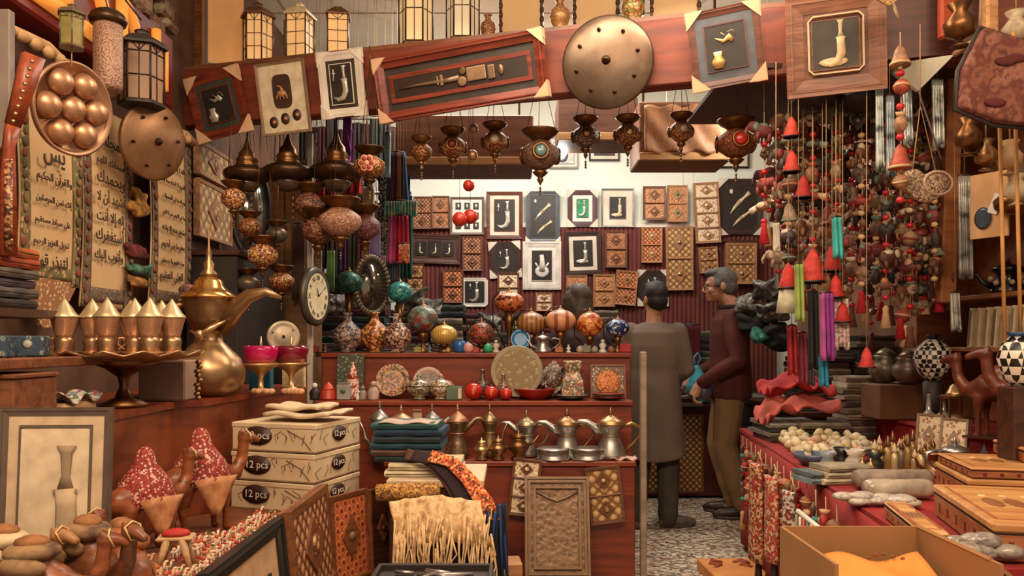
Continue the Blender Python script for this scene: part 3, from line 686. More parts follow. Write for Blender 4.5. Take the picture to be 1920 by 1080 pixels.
# ================================================================ HANGING BRASS LAMPS
def mosque_lamp(label, H, m1, m2, chain=.25, medal=None, group=None, name='hanging_lamp', fat=1):
    """globe lamp with flared collar and drop tip; origin at the globe's centre, H = height of the brass body"""
    t = thing(name, label, 'hanging lamp', group=group); r = H*.33*fat
    gl_ = part('globe', M().lathe([(r*.2, -H*.30), (r*.5, -H*.25), (r*.9, -H*.13), (r, 0), (r*.95, H*.1), (r*.6, H*.2), (r*.42, H*.25)], m1, n=22), t)
    part('collar', M().lathe([(r*.42, H*.24), (r*.5, H*.29), (r*.8, H*.36), (r*.95, H*.42), (r*.98, H*.45), (r*.85, H*.45), (r*.6, H*.4), (.001, H*.38)], m2, n=22), t)
    part('tip', M().lathe([(r*.22, -H*.29), (r*.42, -H*.33), (r*.3, -H*.38), (r*.12, -H*.43), (r*.18, -H*.47), (.001, -H*.58)], m2, n=14), t)
    if medal:
        for a in (0, PI*.62, -PI*.62):
            q = M().lathe([(r*.46, 0), (r*.44, .006), (r*.36, .004)], m2, n=18, rx=PI/2).lathe([(r*.36, .003), (r*.22, .012), (.001, .014)], medal, n=18, rx=PI/2)
            part('medallion', q, gl_, loc=(math.sin(a)*r*.93, -math.cos(a)*r*.93, 0), rot=(0, 0, a))
    m = M()
    for a in (0, 2*PI/3, 4*PI/3): m.tube([(r*.9*math.cos(a+.4), r*.9*math.sin(a+.4), H*.44), (0, 0, H*.44+chain*.8)], .0016, OLDBRASS, 5)
    m.tube([(0, 0, H*.44+chain*.8), (0, 0, H*.44+chain)], .003, OLDBRASS, 6); part('chains', m, t)
    m = M()
    for k in range(3): m.ell((0, 0, -H*.58-.012-k*.014), (.006, .004, .008), OLDBRASS, 6)
    part('drop', m, t)
    return t
def hlamp(px, py, Hpx, D, label, m1=MOS1, m2=OLDBRASS, chain=.25, medal=None, fat=1):
    D = min(D, 4.12); H_ = Hpx/F*D; chain = 2.69-at(px, py, D).z-.44*H_
    t = mosque_lamp(label, H_, m1, m2, chain, medal, 'brass lamps hanging in a row inside the shop', fat=fat); t.location = at(px, py, D); return t
hlamp(790, 285, 62, 4.3, 'smallest brass lamp of the hanging row, just left of a reflecting brown lamp', MOS1, BRASS, .22)
hlamp(849, 275, 74, 4.2, 'brown hanging lamp with a red eye medallion, in front of the black framed photos', MOS1, OLDBRASS, .22, mat('6a1f18', .4))
hlamp(928, 265, 74, 4.1, 'hanging lamp with a pale round medallion in front of the flower picture', MOS1, OLDBRASS, .24, IVORY)
hlamp(1013, 290, 100, 3.95, 'biggest hanging lamp of the row, dusty brown with a blue green medallion', mat('ml', .5, .2, 'mosaic', cols=['6a4a3a', '7d5c4a', '8c6a52', '5a3a2c'], sc=120, bump=.4), OLDBRASS, .3, mat('6a8a86', .3, .3), 1.1)
hlamp(1098, 255, 76, 4.2, 'hanging brass lamp under the left edge of the round shield', MOS2, OLDBRASS, .2, BRASS)
hlamp(1177, 252, 74, 4.0, 'hanging lamp with a golden medallion under the right edge of the round shield', MOS1, OLDBRASS, .2, GOLD)
hlamp(1277, 246, 72, 3.95, 'hanging lamp with a grey flower and long triangular chains', MOS1, OLDBRASS, .3, mat('9a8a74', .4), .95)
hlamp(1380, 268, 96, 3.8, 'big red brown hanging lamp with a bright red medallion, left of the garlands', mat('mr', .5, .2, 'mosaic', cols=['6a3218', '8a4a26', '5a2a16', '9a5c34'], sc=100, bump=.4), OLDBRASS, .3, mat('b3261a', .3), 1.15)
t = hlamp(693, 312, 78, 3.9, 'hanging lamp with a pink six-petal flower medallion, left end of the row', MOS1, DARKBRASS, .3, None, 1.15)
q = M()
for i in range(6): q.ell((.026*math.cos(i*PI/3), 0, .026*math.sin(i*PI/3)), (.018, .006, .018), mat('c98a68', .5), 10).ell((.024*math.cos(i*PI/3), -.005, .024*math.sin(i*PI/3)), (.011, .004, .011), mat('8a2f20', .5), 8)
q.ell((0, -.004, 0), (.013, .006, .013), mat('c98a68', .5), 8)
part('flower_medallion', q, t, loc=(0, -.077, 0))
for px, py, r_, D, lb in ((879, 348, 11, 4.0, 'single red ball hanging against the white wall'), (862, 411, 14, 3.8, 'left one of two touching red balls'), (882, 406, 14, 3.85, 'right one of two touching red balls'),
                          (888, 241, 9, 4.1, 'small brass ball hanging above the red eye lamp'), (886, 291, 10, 4.1, 'small brown ball beside the red eye lamp')):
    p = at(px, py, D); rr = r_/F*D; red = 'red' in lb.split()[:7] and 'eye' not in lb
    m = M().ell((0, 0, 0), rr, mat('b02c18', .25) if red else COPPER, 18)
    m2_ = M().tube([(0, 0, rr), (0, 0, 2.69-p.z)], .001, DARK, 4)
    t = thing('hanging_ball', lb, 'ball', p); part('ball', m, t); part('thread', m2_, t)
# -- left cluster: dark dome lidded brass lamps
def dome_lamp(px, py, wpx, D, label):
    D += .52; r = wpx*.6/F*D; t = thing('dome_lamp', label, 'hanging lamp', at(px, py, D))
    part('dish', M().lathe([(r*.6, -r*.5), (r*.9, -r*.36), (r, -r*.15), (r*.98, 0), (r*.85, r*.1), (r*.5, r*.2)], DARKBRASS, n=26), t)
    part('crown', M().lathe([(r*.5, r*.18), (r*.5, r*.28), (r*.42, r*.42), (r*.48, r*.48), (r*.36, r*.66), (r*.34, r*.8), (r*.18, r*1.0), (r*.08, r*1.3), (.001, r*1.5)], OLDBRASS, n=22), t)
    part('glass_well', M().lathe([(.001, -r*.9), (r*.35, -r*.85), (r*.55, -r*.6), (r*.58, -r*.42)], mat('5a4a38', .2, .3), n=18), t)
    part('chain', M().tube([(0, 0, r*1.45), (0, 0, 2.69-at(px, py, D).z)], .003, DARKBRASS, 5), t)
    m = M()
    for k in range(5): m.ell((r*.2, 0, -r*.9-k*.035), (.008, .008, .016), OLDBRASS, 6)
    part('drops', m, t); return t
dome_lamp(463, 322, 72, 3.7, 'dark brass lamp with a domed crown, leftmost of three')
dome_lamp(540, 318, 78, 3.75, 'dark brass lamp with a domed crown, middle of three')
dome_lamp(631, 316, 82, 3.8, 'dark brass lamp with a domed crown and red sparkle beneath, right of three')
for px, py, H, D, m1, lb, fat in ((438, 372, 70, 3.6, MOS3, 'brown hanging lamp under the leftmost dome lamp', 1), (468, 425, 62, 3.65, MOS1, 'striped brass hanging lamp above the tall brass pot', 1.1),
        (492, 478, 76, 3.6, MOS3, 'copper red hanging lamp with ribbed body, over the curved handle', 1.15), (465, 532, 62, 3.7, PATINA, 'greenish hanging lamp beside the tall brass pot', 1.1),
        (527, 528, 66, 3.7, MOS1, 'coppery hanging lamp left of the wall clock', 1.15), (519, 440, 56, 3.8, PATINA, 'green grey hanging lamp on a chain before the light cupboard', 1.1),
        (580, 385, 88, 3.75, mat('q1', .5, .1, 'mosaic', cols=['5a3426', '7a4a36', '9a6a4c', '4a2a1e'], sc=70, bump=.3), 'brown hanging lamp with a scalloped rim, left of the speckled lamps', 1),
        (597, 432, 92, 3.7, mat('q2', .5, .1, 'mosaic', cols=['5a3426', '7a4a36', '9a6a4c', '4a2a1e'], sc=50, bump=.3), 'brown hanging lamp tucked under the scalloped one', 1),
        (638, 415, 96, 3.6, mat('q3', .5, .1, 'mosaic', cols=['9a6a56', 'b08068', '8a5a46', 'c9a080'], sc=90, bump=.3), 'pinkish mushroom shaped hanging lamp with dark spots', 1.25),
        (684, 425, 88, 3.8, mat('q4', .5, .1, 'mosaic', cols=['5a3030', '7a4040', '8a6a5a', '4a2424'], sc=80, bump=.3), 'speckled plum hanging lamp at the right of the left cluster', 1)):
    D += .55; t = mosque_lamp(lb, H/F*D, m1, OLDBRASS, 2.69-at(px, py, D).z-.44*H/F*D, None, 'clustered lamps on the left', fat=fat); t.location = at(px, py, D)

# ================================================================ LANTERNS ON THE BEAM
def lantern(label, r, H, n=6, body=DARKBRASS, pane=None, cap='dome', rows=3, cols=2, group=None, hook=False, roofm=None):
    t = thing('lantern', label, 'lantern', group=group); pane = pane or mat('e8b878', .6, emit=.25, sc=3)
    part('base', M().lathe([(r*1.08, 0), (r*1.08, H*.03), (r, H*.05)], body, n=n, smooth=False), t)
    z0, z1 = H*.05, H*.74
    part('panes', M().lathe([(r*.93, z0), (r*.93, z1)], pane, n=n, smooth=False), t, 'glowing beige panes')
    m = M()
    for i in range(n):
        a0 = 2*PI*i/n; a1 = 2*PI*(i+1)/n; A = Vector((r*math.cos(a0), r*math.sin(a0), 0)); B = Vector((r*math.cos(a1), r*math.sin(a1), 0))
        A_, B_ = A*.965, B*.965
        m.tube([A+Vector((0, 0, z0)), A+Vector((0, 0, z1))], r*.055, body, 5)
        for c in range(1, cols):
            p = A_.lerp(B_, c/cols); m.tube([p+Vector((0, 0, z0)), p+Vector((0, 0, z1))], r*.025, body, 4)
        for k in range(1, rows+1):
            z = z0+(z1-z0)*k/rows*(.86 if k < rows+1 else 1); m.tube([A_+Vector((0, 0, z)), B_+Vector((0, 0, z))], r*.028, body, 4)
        mid = A_.lerp(B_, .5)
        for sgn in (-1, 1):
            m.tube([mid+Vector((0, 0, z1-(z1-z0)*.13)), A_.lerp(B_, .5+sgn*.3)+Vector((0, 0, z1))], r*.022, body, 4)
    part('frame', m, t)
    if cap == 'dome': q = M().lathe([(r*1.2, z1), (r*1.2, z1+H*.03), (r*.95, z1+H*.09), (r*.6, z1+H*.14), (r*.3, z1+H*.16), (r*.3, z1+H*.2), (r*.36, z1+H*.21), (r*.1, z1+H*.24), (.001, z1+H*.26)], roofm or body, n=n, smooth=False)
    else: q = M().lathe([(r*1.2, z1), (r*1.2, z1+H*.02), (r*.3, z1+H*.18), (.001, z1+H*.2)], body, n=n, smooth=False)
    part('roof', q, t)
    if hook: part('hook', M().tube([(0, 0, H), (0, 0, H+.12)], .003, SILVER, 5), t)
    return t
def blant(px, py, wpx, hpx, label, n=6, off=-.12, **k):      # standing on the beam shelf; py = bottom
    p = on_beam(px, py, off); p.z = 2.717; s_ = p.y/F
    t = lantern(label, wpx/2*s_*.93, hpx*s_*1.05, n, group='lit lanterns standing along the beam', **k); t.location = p; return t
LB = mat('6a4226', .4, .4, sc=20)
blant(484, 122, 60, 116, 'lit lantern with a dark chimney, first of the three above the cream picture', 6, body=LB)
blant(563, 112, 58, 108, 'lit lantern second of the three, its dome pale', 4, body=LB, cap='dome', roofm=mat('cdb48c', .5)).rotation_euler[2] = .6
blant(634, 100, 56, 98, 'lit lantern third of the three with a wide dark cap, above the silver dagger frame', 4, body=LB, cap='flat').rotation_euler[2] = .95
blant(780, 85, 68, 190, 'six-sided dark lantern left of the two above the long frame', 6, rows=2, body=DARKBRASS, pane=mat('e6c890', .6, emit=.25, sc=3))
blant(868, 76, 66, 180, 'six-sided dark lantern right of the two above the long frame, beside a small jar', 6, rows=2, body=DARKBRASS, pane=mat('dcc8a0', .6, emit=.2, sc=3))
# big square beige lantern far left
t = thing('square_lantern', 'large square lantern with plain beige sides at the left end of the beam', 'lantern', (-1.59, 4.40, 2.717), .5)
pn = mat('d39a5c', .7, emit=.08, sc=4); w_ = .20
part('panes', M().box((0, 0, .22), (w_, w_, .44), pn), t)
q = M()
for a in (-1, 1):
    for b in (-1, 1): q.box((a*w_*.5, b*w_*.5, .23), (.014, .014, .46), DKWOOD)
q.box((0, 0, .01), (w_*1.06, w_*1.06, .02), DKWOOD); part('corner_posts', q, t)
part('roof', M().lathe([(w_*.80, .46), (w_*.80, .475), (w_*.3, .58), (w_*.1, .6)], mat('5a4030', .5), n=4, smooth=False).box((0, 0, .45), (.01, .01, .01), DKWOOD), t)
t.children[-1].rotation_euler[2] = PI/4
# lanterns hung by the red sign
t = lantern('black six-sided lantern with dusty panes hanging below the masonry, left', .085, .32, 6, DARK, mat('a07c60', .6, sc=4), rows=2, hook=False); t.location = (-1.50, 3.24, EYE+.95); t.rotation_euler[2] = .3
part('hook', M().tube([(0, 0, .35), (-.12, 0, .5)], .004, DARK, 5), t)
t = lantern('small dark green lantern hanging in front of the orange sign letters', .038, .145, 6, PATINA, mat('8a7a3e', .5), rows=1, cols=1); t.location = (-1.42, 2.58, EYE+.945)
part('cord', M().tube([(0, 0, .18), (0, 0, .5)], .002, ROPE, 4).tube([(0, 0, 0), (0, 0, -.06)], .002, ROPE, 4), t)
t = thing('cylinder_lantern', 'tall cylindrical brown lantern with pierced pattern beside the sign', 'lantern', (-1.50, 2.97, EYE+.93), .2, None, .82)
part('drum', M().lathe([(.055, 0), (.062, .02), (.062, .3), (.05, .31)], mat('pl', .5, .3, 'floral', cols=['5a3826', '8a6450', '6d4a36', 'a3806a'], sc=60, bump=.3), n=24), t)
part('cap', M().lathe([(.075, .3), (.082, .32), (.07, .345), (.05, .36), (.001, .38)], DARKBRASS, n=24), t)
part('hook', M().tube([(0, 0, .37), (-.03, 0, .5)], .003, DARK, 5), t)
# mirrors and jars on the beam shelf
def mirror(px, py, w, h, label):
    p = on_beam(px, py, -.2); p.z = 2.717; s_ = p.y/F; w *= s_; h *= s_
    t = thing('ornate_mirror', label, 'mirror', p, BEAM_RZ)
    part('glass', M().box((0, 0, h/2), (w*.93, .012, h*.96), mat('e0b880', .5, sc=2)), t)
    q = M().frame(w, h, w*.055, -.016, .01, DARKBRASS, z0=h/2)
    for i in range(11):
        for sx in (-1, 1): q.ell((sx*w*.475, -.01, h*(i+.5)/11), (.011, .01, .02), DARKBRASS, 6)
        q.ell((w*(i/10-.5)*.95, -.01, .01), (.02, .01, .012), OLDBRASS, 6)
    part('frame', q, t); return t
mirror(978, 62, 84, 190, 'amber mirror in a scalloped black frame, leftmost on the beam')
mirror(1118, 48, 86, 190, 'amber mirror in a scalloped black frame, above the round shield')
mirror(1266, 34, 92, 180, 'amber mirror in a scalloped black frame, above the blue grey picture')
def jar(label, prof, m_, p, rz=0, parts=None, sc=1, name='jar', cat='jar', n=22, group=None, flute=0):
    t = thing(name, label, cat, p, rz, group, sc)
    part('body', M().lathe(prof, m_, n=n, flute=flute), t)
    for nm, q in (parts or []): part(nm, q, t)
    return t
VASE = [(.03, 0), (.034, .006), (.022, .02), (.05, .06), (.062, .1), (.055, .135), (.028, .16), (.02, .18), (.03, .2), (.034, .205), (.02, .205)]
def bjar(px, py, label, m_, s_): 
    p = on_beam(px, py, -.1); p.z = 2.717
    jar(label, VASE, m_, p, sc=s_, parts=[('stand', M().lathe([(.045, -.001), (.05, .004), (.02, .012)], DKWOOD, n=14))], name='vase', cat='vase')
bjar(915, 72, 'squat speckled jar on the beam beside the right dark lantern', MOS1, .62)
bjar(1050, 50, 'golden vase on the beam between two amber mirrors', mat('c09a5c', .35, .3, 'floral', cols=['8a6a34', 'cfae74', 'b98e50', '9a6a3a'], sc=60), .8)
bjar(1187, 36, 'green and red painted vase on the beam right of the round shield', mat('vv', .35, .1, 'mosaic', cols=['6a7a3c', 'a3402c', 'b99a54', '5a5a2c'], sc=60), .85)

# ================================================================ RED SIGN ON THE LEFT
sg = thing('shop_sign', 'red shop sign with raised orange letters high on the left wall', 'sign', (-1.685, 3.1, 2.50), 0)
part('board', M().box((0, -.08, .03), (.12, 1.64, .34), mat('7c1a10', .5, 0, 'noise', '5a100a', sc=3), .01), sg)
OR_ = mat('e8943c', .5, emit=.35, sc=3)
def letter(strokes, y, nm='letter', rr=.028):
    for s in strokes:
        pts = [Vector((.075, y+a, z-2.50)) for a, z in s]
        part(nm, M().tube(pts, rr, OR_, 8, flat=1.0), sg, loc=(0, 0, 0)).location = (0, -3.1, 0)
arc = lambda cy, cz, ry, rz, a0, a1, n=12: [(cy+ry*math.cos(math.radians(a0+(a1-a0)*i/n)), cz+rz*math.sin(math.radians(a0+(a1-a0)*i/n))) for i in range(n+1)]
letter([arc(2.44, 2.60, .10, .17, 270, 360)], 0, rr=.03)
letter([[(2.64, 2.42), (2.64, 2.70)]], 0, rr=.03)
letter([[(2.70, 2.43), (2.90, 2.43)], arc(2.70, 2.46, .18, .22, 0, 88), [(2.70, 2.43), (2.70, 2.55)]], 0, rr=.03)
letter([[(3.00, 2.43), (3.19, 2.43)], arc(2.99, 2.46, .18, .20, 0, 88)], 0, rr=.028)
letter([[(3.30, 2.42), (3.30, 2.66)], arc(3.30, 2.46, .15, .19, 0, 88)], 0, rr=.026)
letter([[(3.62, 2.41), (3.62, 2.66)], [(3.70, 2.41), (3.70, 2.60)]], 0, rr=.022)

# ================================================================ EMBROIDERED SCROLLS, LEFT WALL
INK = mat('4a3626', .7); SCR = mat('dcb987', .8, 0, 'noise', 'cfa878', sc=4, bump=.08)
def scroll(label, y0, y1, z0, z1, tipz, lines, border, v0, v1, size=.05):
    w = y1-y0; h = z1-z0; t = thing('embroidered_scroll', label, 'scroll', (-1.68, (y0+y1)/2, z0), 0)
    def P(u, v): return (.01+.003*math.sin(u*9+v*5)+.015*math.sin(v*3), (u-.5)*w, v*h)
    part('cloth', M().grid(P, 12, 24, SCR, .006), t)
    if tipz: part('pointed_end', M().add([(.004, -w*.5, .02), (.004, w*.5, .02), (.004, w*.12, tipz-z0), (.004, -w*.12, tipz-z0), (.016, -w*.5, .02), (.016, w*.5, .02), (.016, w*.12, tipz-z0), (.016, -w*.12, tipz-z0)],
        [(0, 1, 2, 3), (7, 6, 5, 4), (0, 4, 5, 1), (1, 5, 6, 2), (2, 6, 7, 3), (3, 7, 4, 0)], FLOR1), t)
    q = M()
    for u0, u1 in ((0, .14), (.86, 1)):
        q.grid(lambda u, v: (P(u0+(u1-u0)*u, v)[0]+.007, P(u0+(u1-u0)*u, v)[1], P(0, v)[2]), 3, 24, border, .004)
    q.grid(lambda u, v: (P(.1+.8*u, .09*v)[0]+.007, P(.1+.8*u, 0)[1], P(0, .03+.07*v)[2]), 8, 3, border, .004)
    part('border', q, t)
    q = M()
    for i in range(17):
        for u in (.05, .95): q.ell((P(u, i/17)[0]+.012, P(u, 0)[1]+R.uniform(-.01, .01), h*(i+.5)/17), (.005, .010+R.random()*.01, .012+R.random()*.008), R.choice([mat('8a4a34', .8), mat('6a5a34', .8), mat('7a3a2c', .8), mat('9a7a54', .8)]), 8)
    part('flowers', q, t)
    n = len(lines)
    for i, ln in enumerate(lines):
        me = text_mesh(shape(ln), size, INK, .001, w*.58, bold=size*.012); z = h*(v0+(v1-v0)*i/(n-1))-size*.3
        me.transform(Matrix.Rotation(PI/2, 4, 'Z')); part('lettering', me, t, loc=(P(.5, z/h)[0]+.016, -.015, z))
    return t
B1 = mat('b1', .8, 0, 'floral', cols=['9a5a44', 'd4b186', 'c9a074', '7a7048'], sc=24); B2 = mat('b2', .8, 0, 'floral', cols=['5e4434', 'b08c68', '8a6a50', '6a5a48'], sc=45, bump=.3)
scroll('cream scroll with red flowers and a pointed end, nearest of three, under the domed platter', 2.69, 3.07, 1.455, 2.10, 1.30, ['يس', 'والقرآن الحكيم'.replace('آ', 'أ'), 'إنك لمن المرسلين', 'على صراط مستقيم', 'تنزيل العزيز الرحيم', 'لتنذر قوما'], B1, .72, .14, size=.09)
scroll('middle cream scroll with six lines of bold writing and a mossy border', 3.09, 3.48, 1.385, 2.20, 0, ['المجلس', 'سبحانك اللهم', 'وبحمدك', 'أشهد أن لا', 'إله إلا أنت', 'أستغفرك', 'وأتوب إليك'], B2, .84, .28, size=.10)
scroll('farthest cream scroll, densely written, beside the quilted panels', 3.67, 4.12, 1.41, 2.24, 0, ['الله لا إله إلا هو الحي', 'القيوم لا تأخذه سنة ولا'.replace('تأ', 'تا'), 'نوم له ما في السموات', 'وما في الأرض من ذا الذي'.replace('الأ', 'الا'), 'يشفع عنده إلا بإذنه'.replace('بإ', 'با'), 'يعلم ما بين أيديهم', 'وما خلفهم ولا يحيطون', 'العلي العظيم'], B2, .84, .2, size=.085)
m = M().tube([(-1.63, 2.40+i*.1, 2.275+.012*math.sin(i*2.1)) for i in range(18)], .018, mat('d2a878', .8, sc=20), 8)
for i in range(22): m.ell((-1.62, 2.42+i*.075, 2.26), (.02, .03, .022), mat('c9a070', .8), 6)
tag(link('twisted_rail', m.mesh()), 'pale twisted cloth rail carrying the three scrolls', 'rail')
# ================================================================ COFFEE POTS AND METALWARE
def dallah(label, H, m1=TIN, m2=None, W=.36, spout='beak', side=-1, handle=True, name='coffee_pot', group=None, lid='dome', knob=True):
    """H total height, W body width as a share of H; side = where the spout points"""
    m2 = m2 or m1; t = thing(name, label, 'coffee pot', group=group); r = H*W/2
    part('body', M().lathe([(r*.9, 0), (r*1.0, H*.03), (r*.98, H*.08), (r*.72, H*.3), (r*.55, H*.45), (r*.62, H*.54), (r*.8, H*.62), (r*.86, H*.66)], m1, n=26)
         .lathe([(r*.60, H*.43), (r*.66, H*.445), (r*.60, H*.46)], m2, n=26), t)
    ld = part('lid', M().lathe([(r*.9, H*.655), (r*.92, H*.67), (r*.7, H*.74), (r*.35, H*.8), (r*.18, H*.83), (r*.1, H*.86)], m2, n=24), t)
    part('finial', M().lathe([(r*.1, H*.85), (r*.2, H*.88), (r*.08, H*.91), (r*.13, H*.93), (r*.04, H*.96), (.0005, H)], m2, n=12), ld)
    s = side
    if spout == 'beak': part('spout', M().tube([(s*r*.5, 0, H*.5), (s*r*.95, 0, H*.58), (s*r*1.5, 0, H*.7), (s*r*2.0, 0, H*.72), (s*r*2.35, 0, H*.62)], [r*.3, r*.28, r*.2, r*.12, r*.03], m1, 10), t)
    else: part('spout', M().tube([(s*r*.75, 0, H*.2), (s*r*1.3, 0, H*.32), (s*r*1.5, 0, H*.5), (s*r*1.85, 0, H*.62)], [r*.22, r*.16, r*.11, r*.09], m1, 10), t)
    if handle: part('handle', M().tube([(-s*r*.7, 0, H*.6), (-s*r*1.3, 0, H*.68), (-s*r*1.85, 0, H*.6), (-s*r*1.85, 0, H*.44), (-s*r*1.4, 0, H*.28), (-s*r*.85, 0, H*.14)], [r*.1, r*.12, r*.12, r*.1, r*.08, r*.07], m2, 8), t)
    return t
def place(t, px, py, D, rz=0, z=None):
    p = at(px, py, D)
    if z is not None: p.z = z
    t.location = p; t.rotation_euler[2] = rz; return t
ZA, ZB, ZC = .667, .942, 1.187
def pot(px, Hpx, D, label, **k): return place(dallah(label, Hpx/F*D, **k), px, 860, D, k.get('rz', 0) if 0 else 0, ZA)
pot(1145, 96, 4.0, 'silver coffee pot with curved handle at the right end of the lowest step', m1=TIN, m2=mat('b08a5c', .35, .85, sc=20), W=.62, side=-1)
pot(1063, 92, 4.03, 'silver coffee pot second from the right on the lowest step, behind the tins', m1=TIN, m2=BRASS, W=.58, side=-1)
pot(987, 88, 4.06, 'smaller silver coffee pot third from the right on the lowest step', m1=TIN, m2=mat('a89878', .35, .85, sc=20), W=.5, side=-1)
pot(918, 100, 4.05, 'slim brass ewer with a pointed onion lid in the middle of the lowest step', m1=mat('98805c', .35, .85, sc=20), W=.36, side=1, handle=False, spout='low')
pot(858, 104, 4.0, 'tall engraved silver coffee pot with two dark curved handles', m1=mat('8a7258', .35, .8, 'noise', '6a5440', sc=30, bump=.2), m2=COPPER, W=.42, side=1)
pot(810, 100, 4.07, 'thin grey coffee pot with a high pointed lid behind the folded textiles', m1=TIN, W=.4, side=1)
pot(752, 96, 4.08, 'coffee pot with a coppery cone lid half hidden by the folded textiles', m1=mat('8a6a4c', .4, .8, sc=20), m2=COPPER, W=.6, side=-1, handle=False, spout='low')
pot(712, 104, 4.07, 'grey coffee pot with a slim spire, leftmost on the lowest step', m1=TIN, W=.4, side=-1, handle=False, spout='low')
for px, h, lb, m1 in ((903, 42, 'tiny engraved brass sugar pot, left one of the pair beside the pointed ewer', GOLD), (934, 46, 'tiny engraved brass cup pot, right one of the pair beside the pointed ewer', BRASS), (972, 56, 'small brass incense pot with a side spout between the silver pots', OLDBRASS)):
    H = h/F*3.95; t = thing('brass_pot', lb, 'pot', (0, 0, 0)); r = H*.36
    part('body', M().lathe([(r*.6, 0), (r*.75, H*.06), (r*.4, H*.18), (r, H*.4), (r*.95, H*.55), (r*.6, H*.66), (r*.75, H*.72)], m1, n=20), t)
    part('lid', M().lathe([(r*.72, H*.72), (r*.5, H*.84), (r*.12, H*.9), (r*.16, H*.95), (.001, H)], m1, n=18), t)
    part('spout', M().tube([(r*.8, 0, H*.45), (r*1.6, 0, H*.62), (r*2.0, 0, H*.78)], [r*.2, r*.12, r*.08], m1, 8), t)
    place(t, px, 862, 3.93, .3, ZA)
t = thing('wooden_block', 'upright whitish carved box among the coffee pots, left part of the lowest step', 'box'); m = M().box((0, 0, .115), (.045, .04, .23), mat('b0957c', .7, 0, 'noise', '8f7660', sc=20), .004)
part('body', m, t); part('cap', M().box((0, 0, .235), (.05, .045, .012), MIDWOOD, .002), t); place(t, 782, 860, 4.02, .2, ZA)
# round tins hanging over the edge of the lowest step
for px, lb in ((1037, 'left of two shallow round silver tins at the step edge'), (1101, 'right of two shallow round silver tins at the step edge')):
    r = 32/F*3.88; t = thing('round_tin', lb, 'tin', group='round silver tins')
    part('tin', M().lathe([(r*1.02, 0), (r*1.03, .006), (r*.96, .008), (r*.95, .045), (r*1.0, .047), (r*1.0, .052), (r*.9, .056), (.001, .058)], TIN, n=30), t)
    part('label_band', M().lathe([(r*.955, .014), (r*.955, .038)], mat('4a3a30', .5), n=30), t); place(t, px, 860, 3.965 if px < 1060 else 3.97, 0, ZA)
t = thing('crumpled_paper', 'crumpled pinkish paper under the right silver coffee pot', 'paper'); part('sheet', M().grid(lambda u, v: ((u-.5)*.13, (v-.5)*.07, .008+.008*math.sin(u*13+v*7)), 16, 8, mat('c0a090', .6)), t); place(t, 1168, 868, 3.95, 0, ZA)

# ================================================================ MIDDLE STEP
def on_step(q, px, D, z, rz=0): return place(q, px, 700, D, rz, z)
def plate(label, r, m1, m2, lean=68, name='decorative_plate', rot=0):
    t = thing(name, label, 'plate')
    part('dish', M().lathe([(.0001, 0), (r*.55, 0), (r*.7, .012), (r*.97, .022), (r, .026), (r*.96, .028), (r*.68, .018), (r*.5, .008), (.0001, .008)], m1, n=36), t)
    part('painting', M().lathe([(r*(.84 if name == 'brass_tray' else .64), .0235 if name == 'brass_tray' else .0165), (.0001, .0235 if name == 'brass_tray' else .0165)], m2, n=30), t)
    return t
def lean_plate(t, px, r, D, z, lean=72):
    t.location = (at(px, 0, D).x, D, z+r*math.sin(rad(lean))+.004); t.rotation_euler = (rad(lean), 0, 0); return t
PM1 = mat('p1', .4, .1, 'mosaic', cols=['6a4a34', '8a7a5c', 'c07a3c', '3c3026', 'a8946c', '7a3a24'], sc=70, bump=.2)
PM2 = mat('p2', .4, .1, 'mosaic', cols=['7a5a44', 'a3602c', '4c4036', '9a8464', '6a3020'], sc=60)
PM3 = mat('p3', .4, 0, 'floral', cols=['6a3a2c', 'b89a80', '8a6450', '4a342a'], sc=44)
lean_plate(plate('leaning round plate with a mottled orange and grey picture on the middle step', .092, PM1, PM2), 737, .092, 4.33, ZB)
lean_plate(plate('leaning round plate with a pinkish rim, right one of two on the middle step', .083, mat('a58476', .4, sc=20), PM3), 803, .083, 4.34, ZB)
t = plate('big round dull brass tray with raised rim leaning behind the red bowl', .142, mat('8c7a5c', .6, .1, 'noise', '75644c', sc=12, bump=.2), mat('947c58', .65, 0, 'floral', cols=['6a5a3c', 'a08860', '857048', '75603c'], sc=22, bump=.3), name='brass_tray')
lean_plate(t, 969, .142, 4.32, ZB, 76)
def tureen(px, s, D, label, m1):
    t = thing('lidded_bowl', label, 'bowl', sc=s)
    part('body', M().lathe([(.04, 0), (.045, .008), (.03, .016), (.07, .04), (.085, .07), (.082, .085)], m1, n=24), t)
    part('lid', M().lathe([(.086, .086), (.088, .092), (.06, .118), (.02, .13), (.012, .14), (.02, .152), (.001, .165)], m1, n=24), t)
    for sx in (-1, 1): part('handle', M().tube([(sx*.078, 0, .075), (sx*.108, 0, .09), (sx*.105, 0, .06), (sx*.08, 0, .05)], .006, OLDBRASS, 8), t)
    return on_step(t, px, D, ZB)
tureen(786, .82, 4.245, 'mottled lidded bowl with a domed lid before the pink rimmed plate', mat('tu1', .3, .1, 'mosaic', cols=['57504a', '8a8474', '3c3832', 'b09a6c'], sc=70))
tureen(827, .82, 4.255, 'lidded bowl with side handles and pale flowers, left of the green box', mat('tu2', .3, .1, 'mosaic', cols=['8a7a6c', 'c4b49a', '5a4a3e', 'a07a4c'], sc=60))
GRN = mat('5a6a50', .6, 0, 'noise', '46523c', sc=12)
t = thing('small_box', 'small olive green box between the lidded bowls and the pomegranates', 'box'); part('body', M().box((0, 0, .035), (.085, .05, .07), GRN, .003), t); part('front_label', M().box((.03, -.027, .035), (.018, .003, .055), PAPER), t); on_step(t, 852, 4.22, ZB)
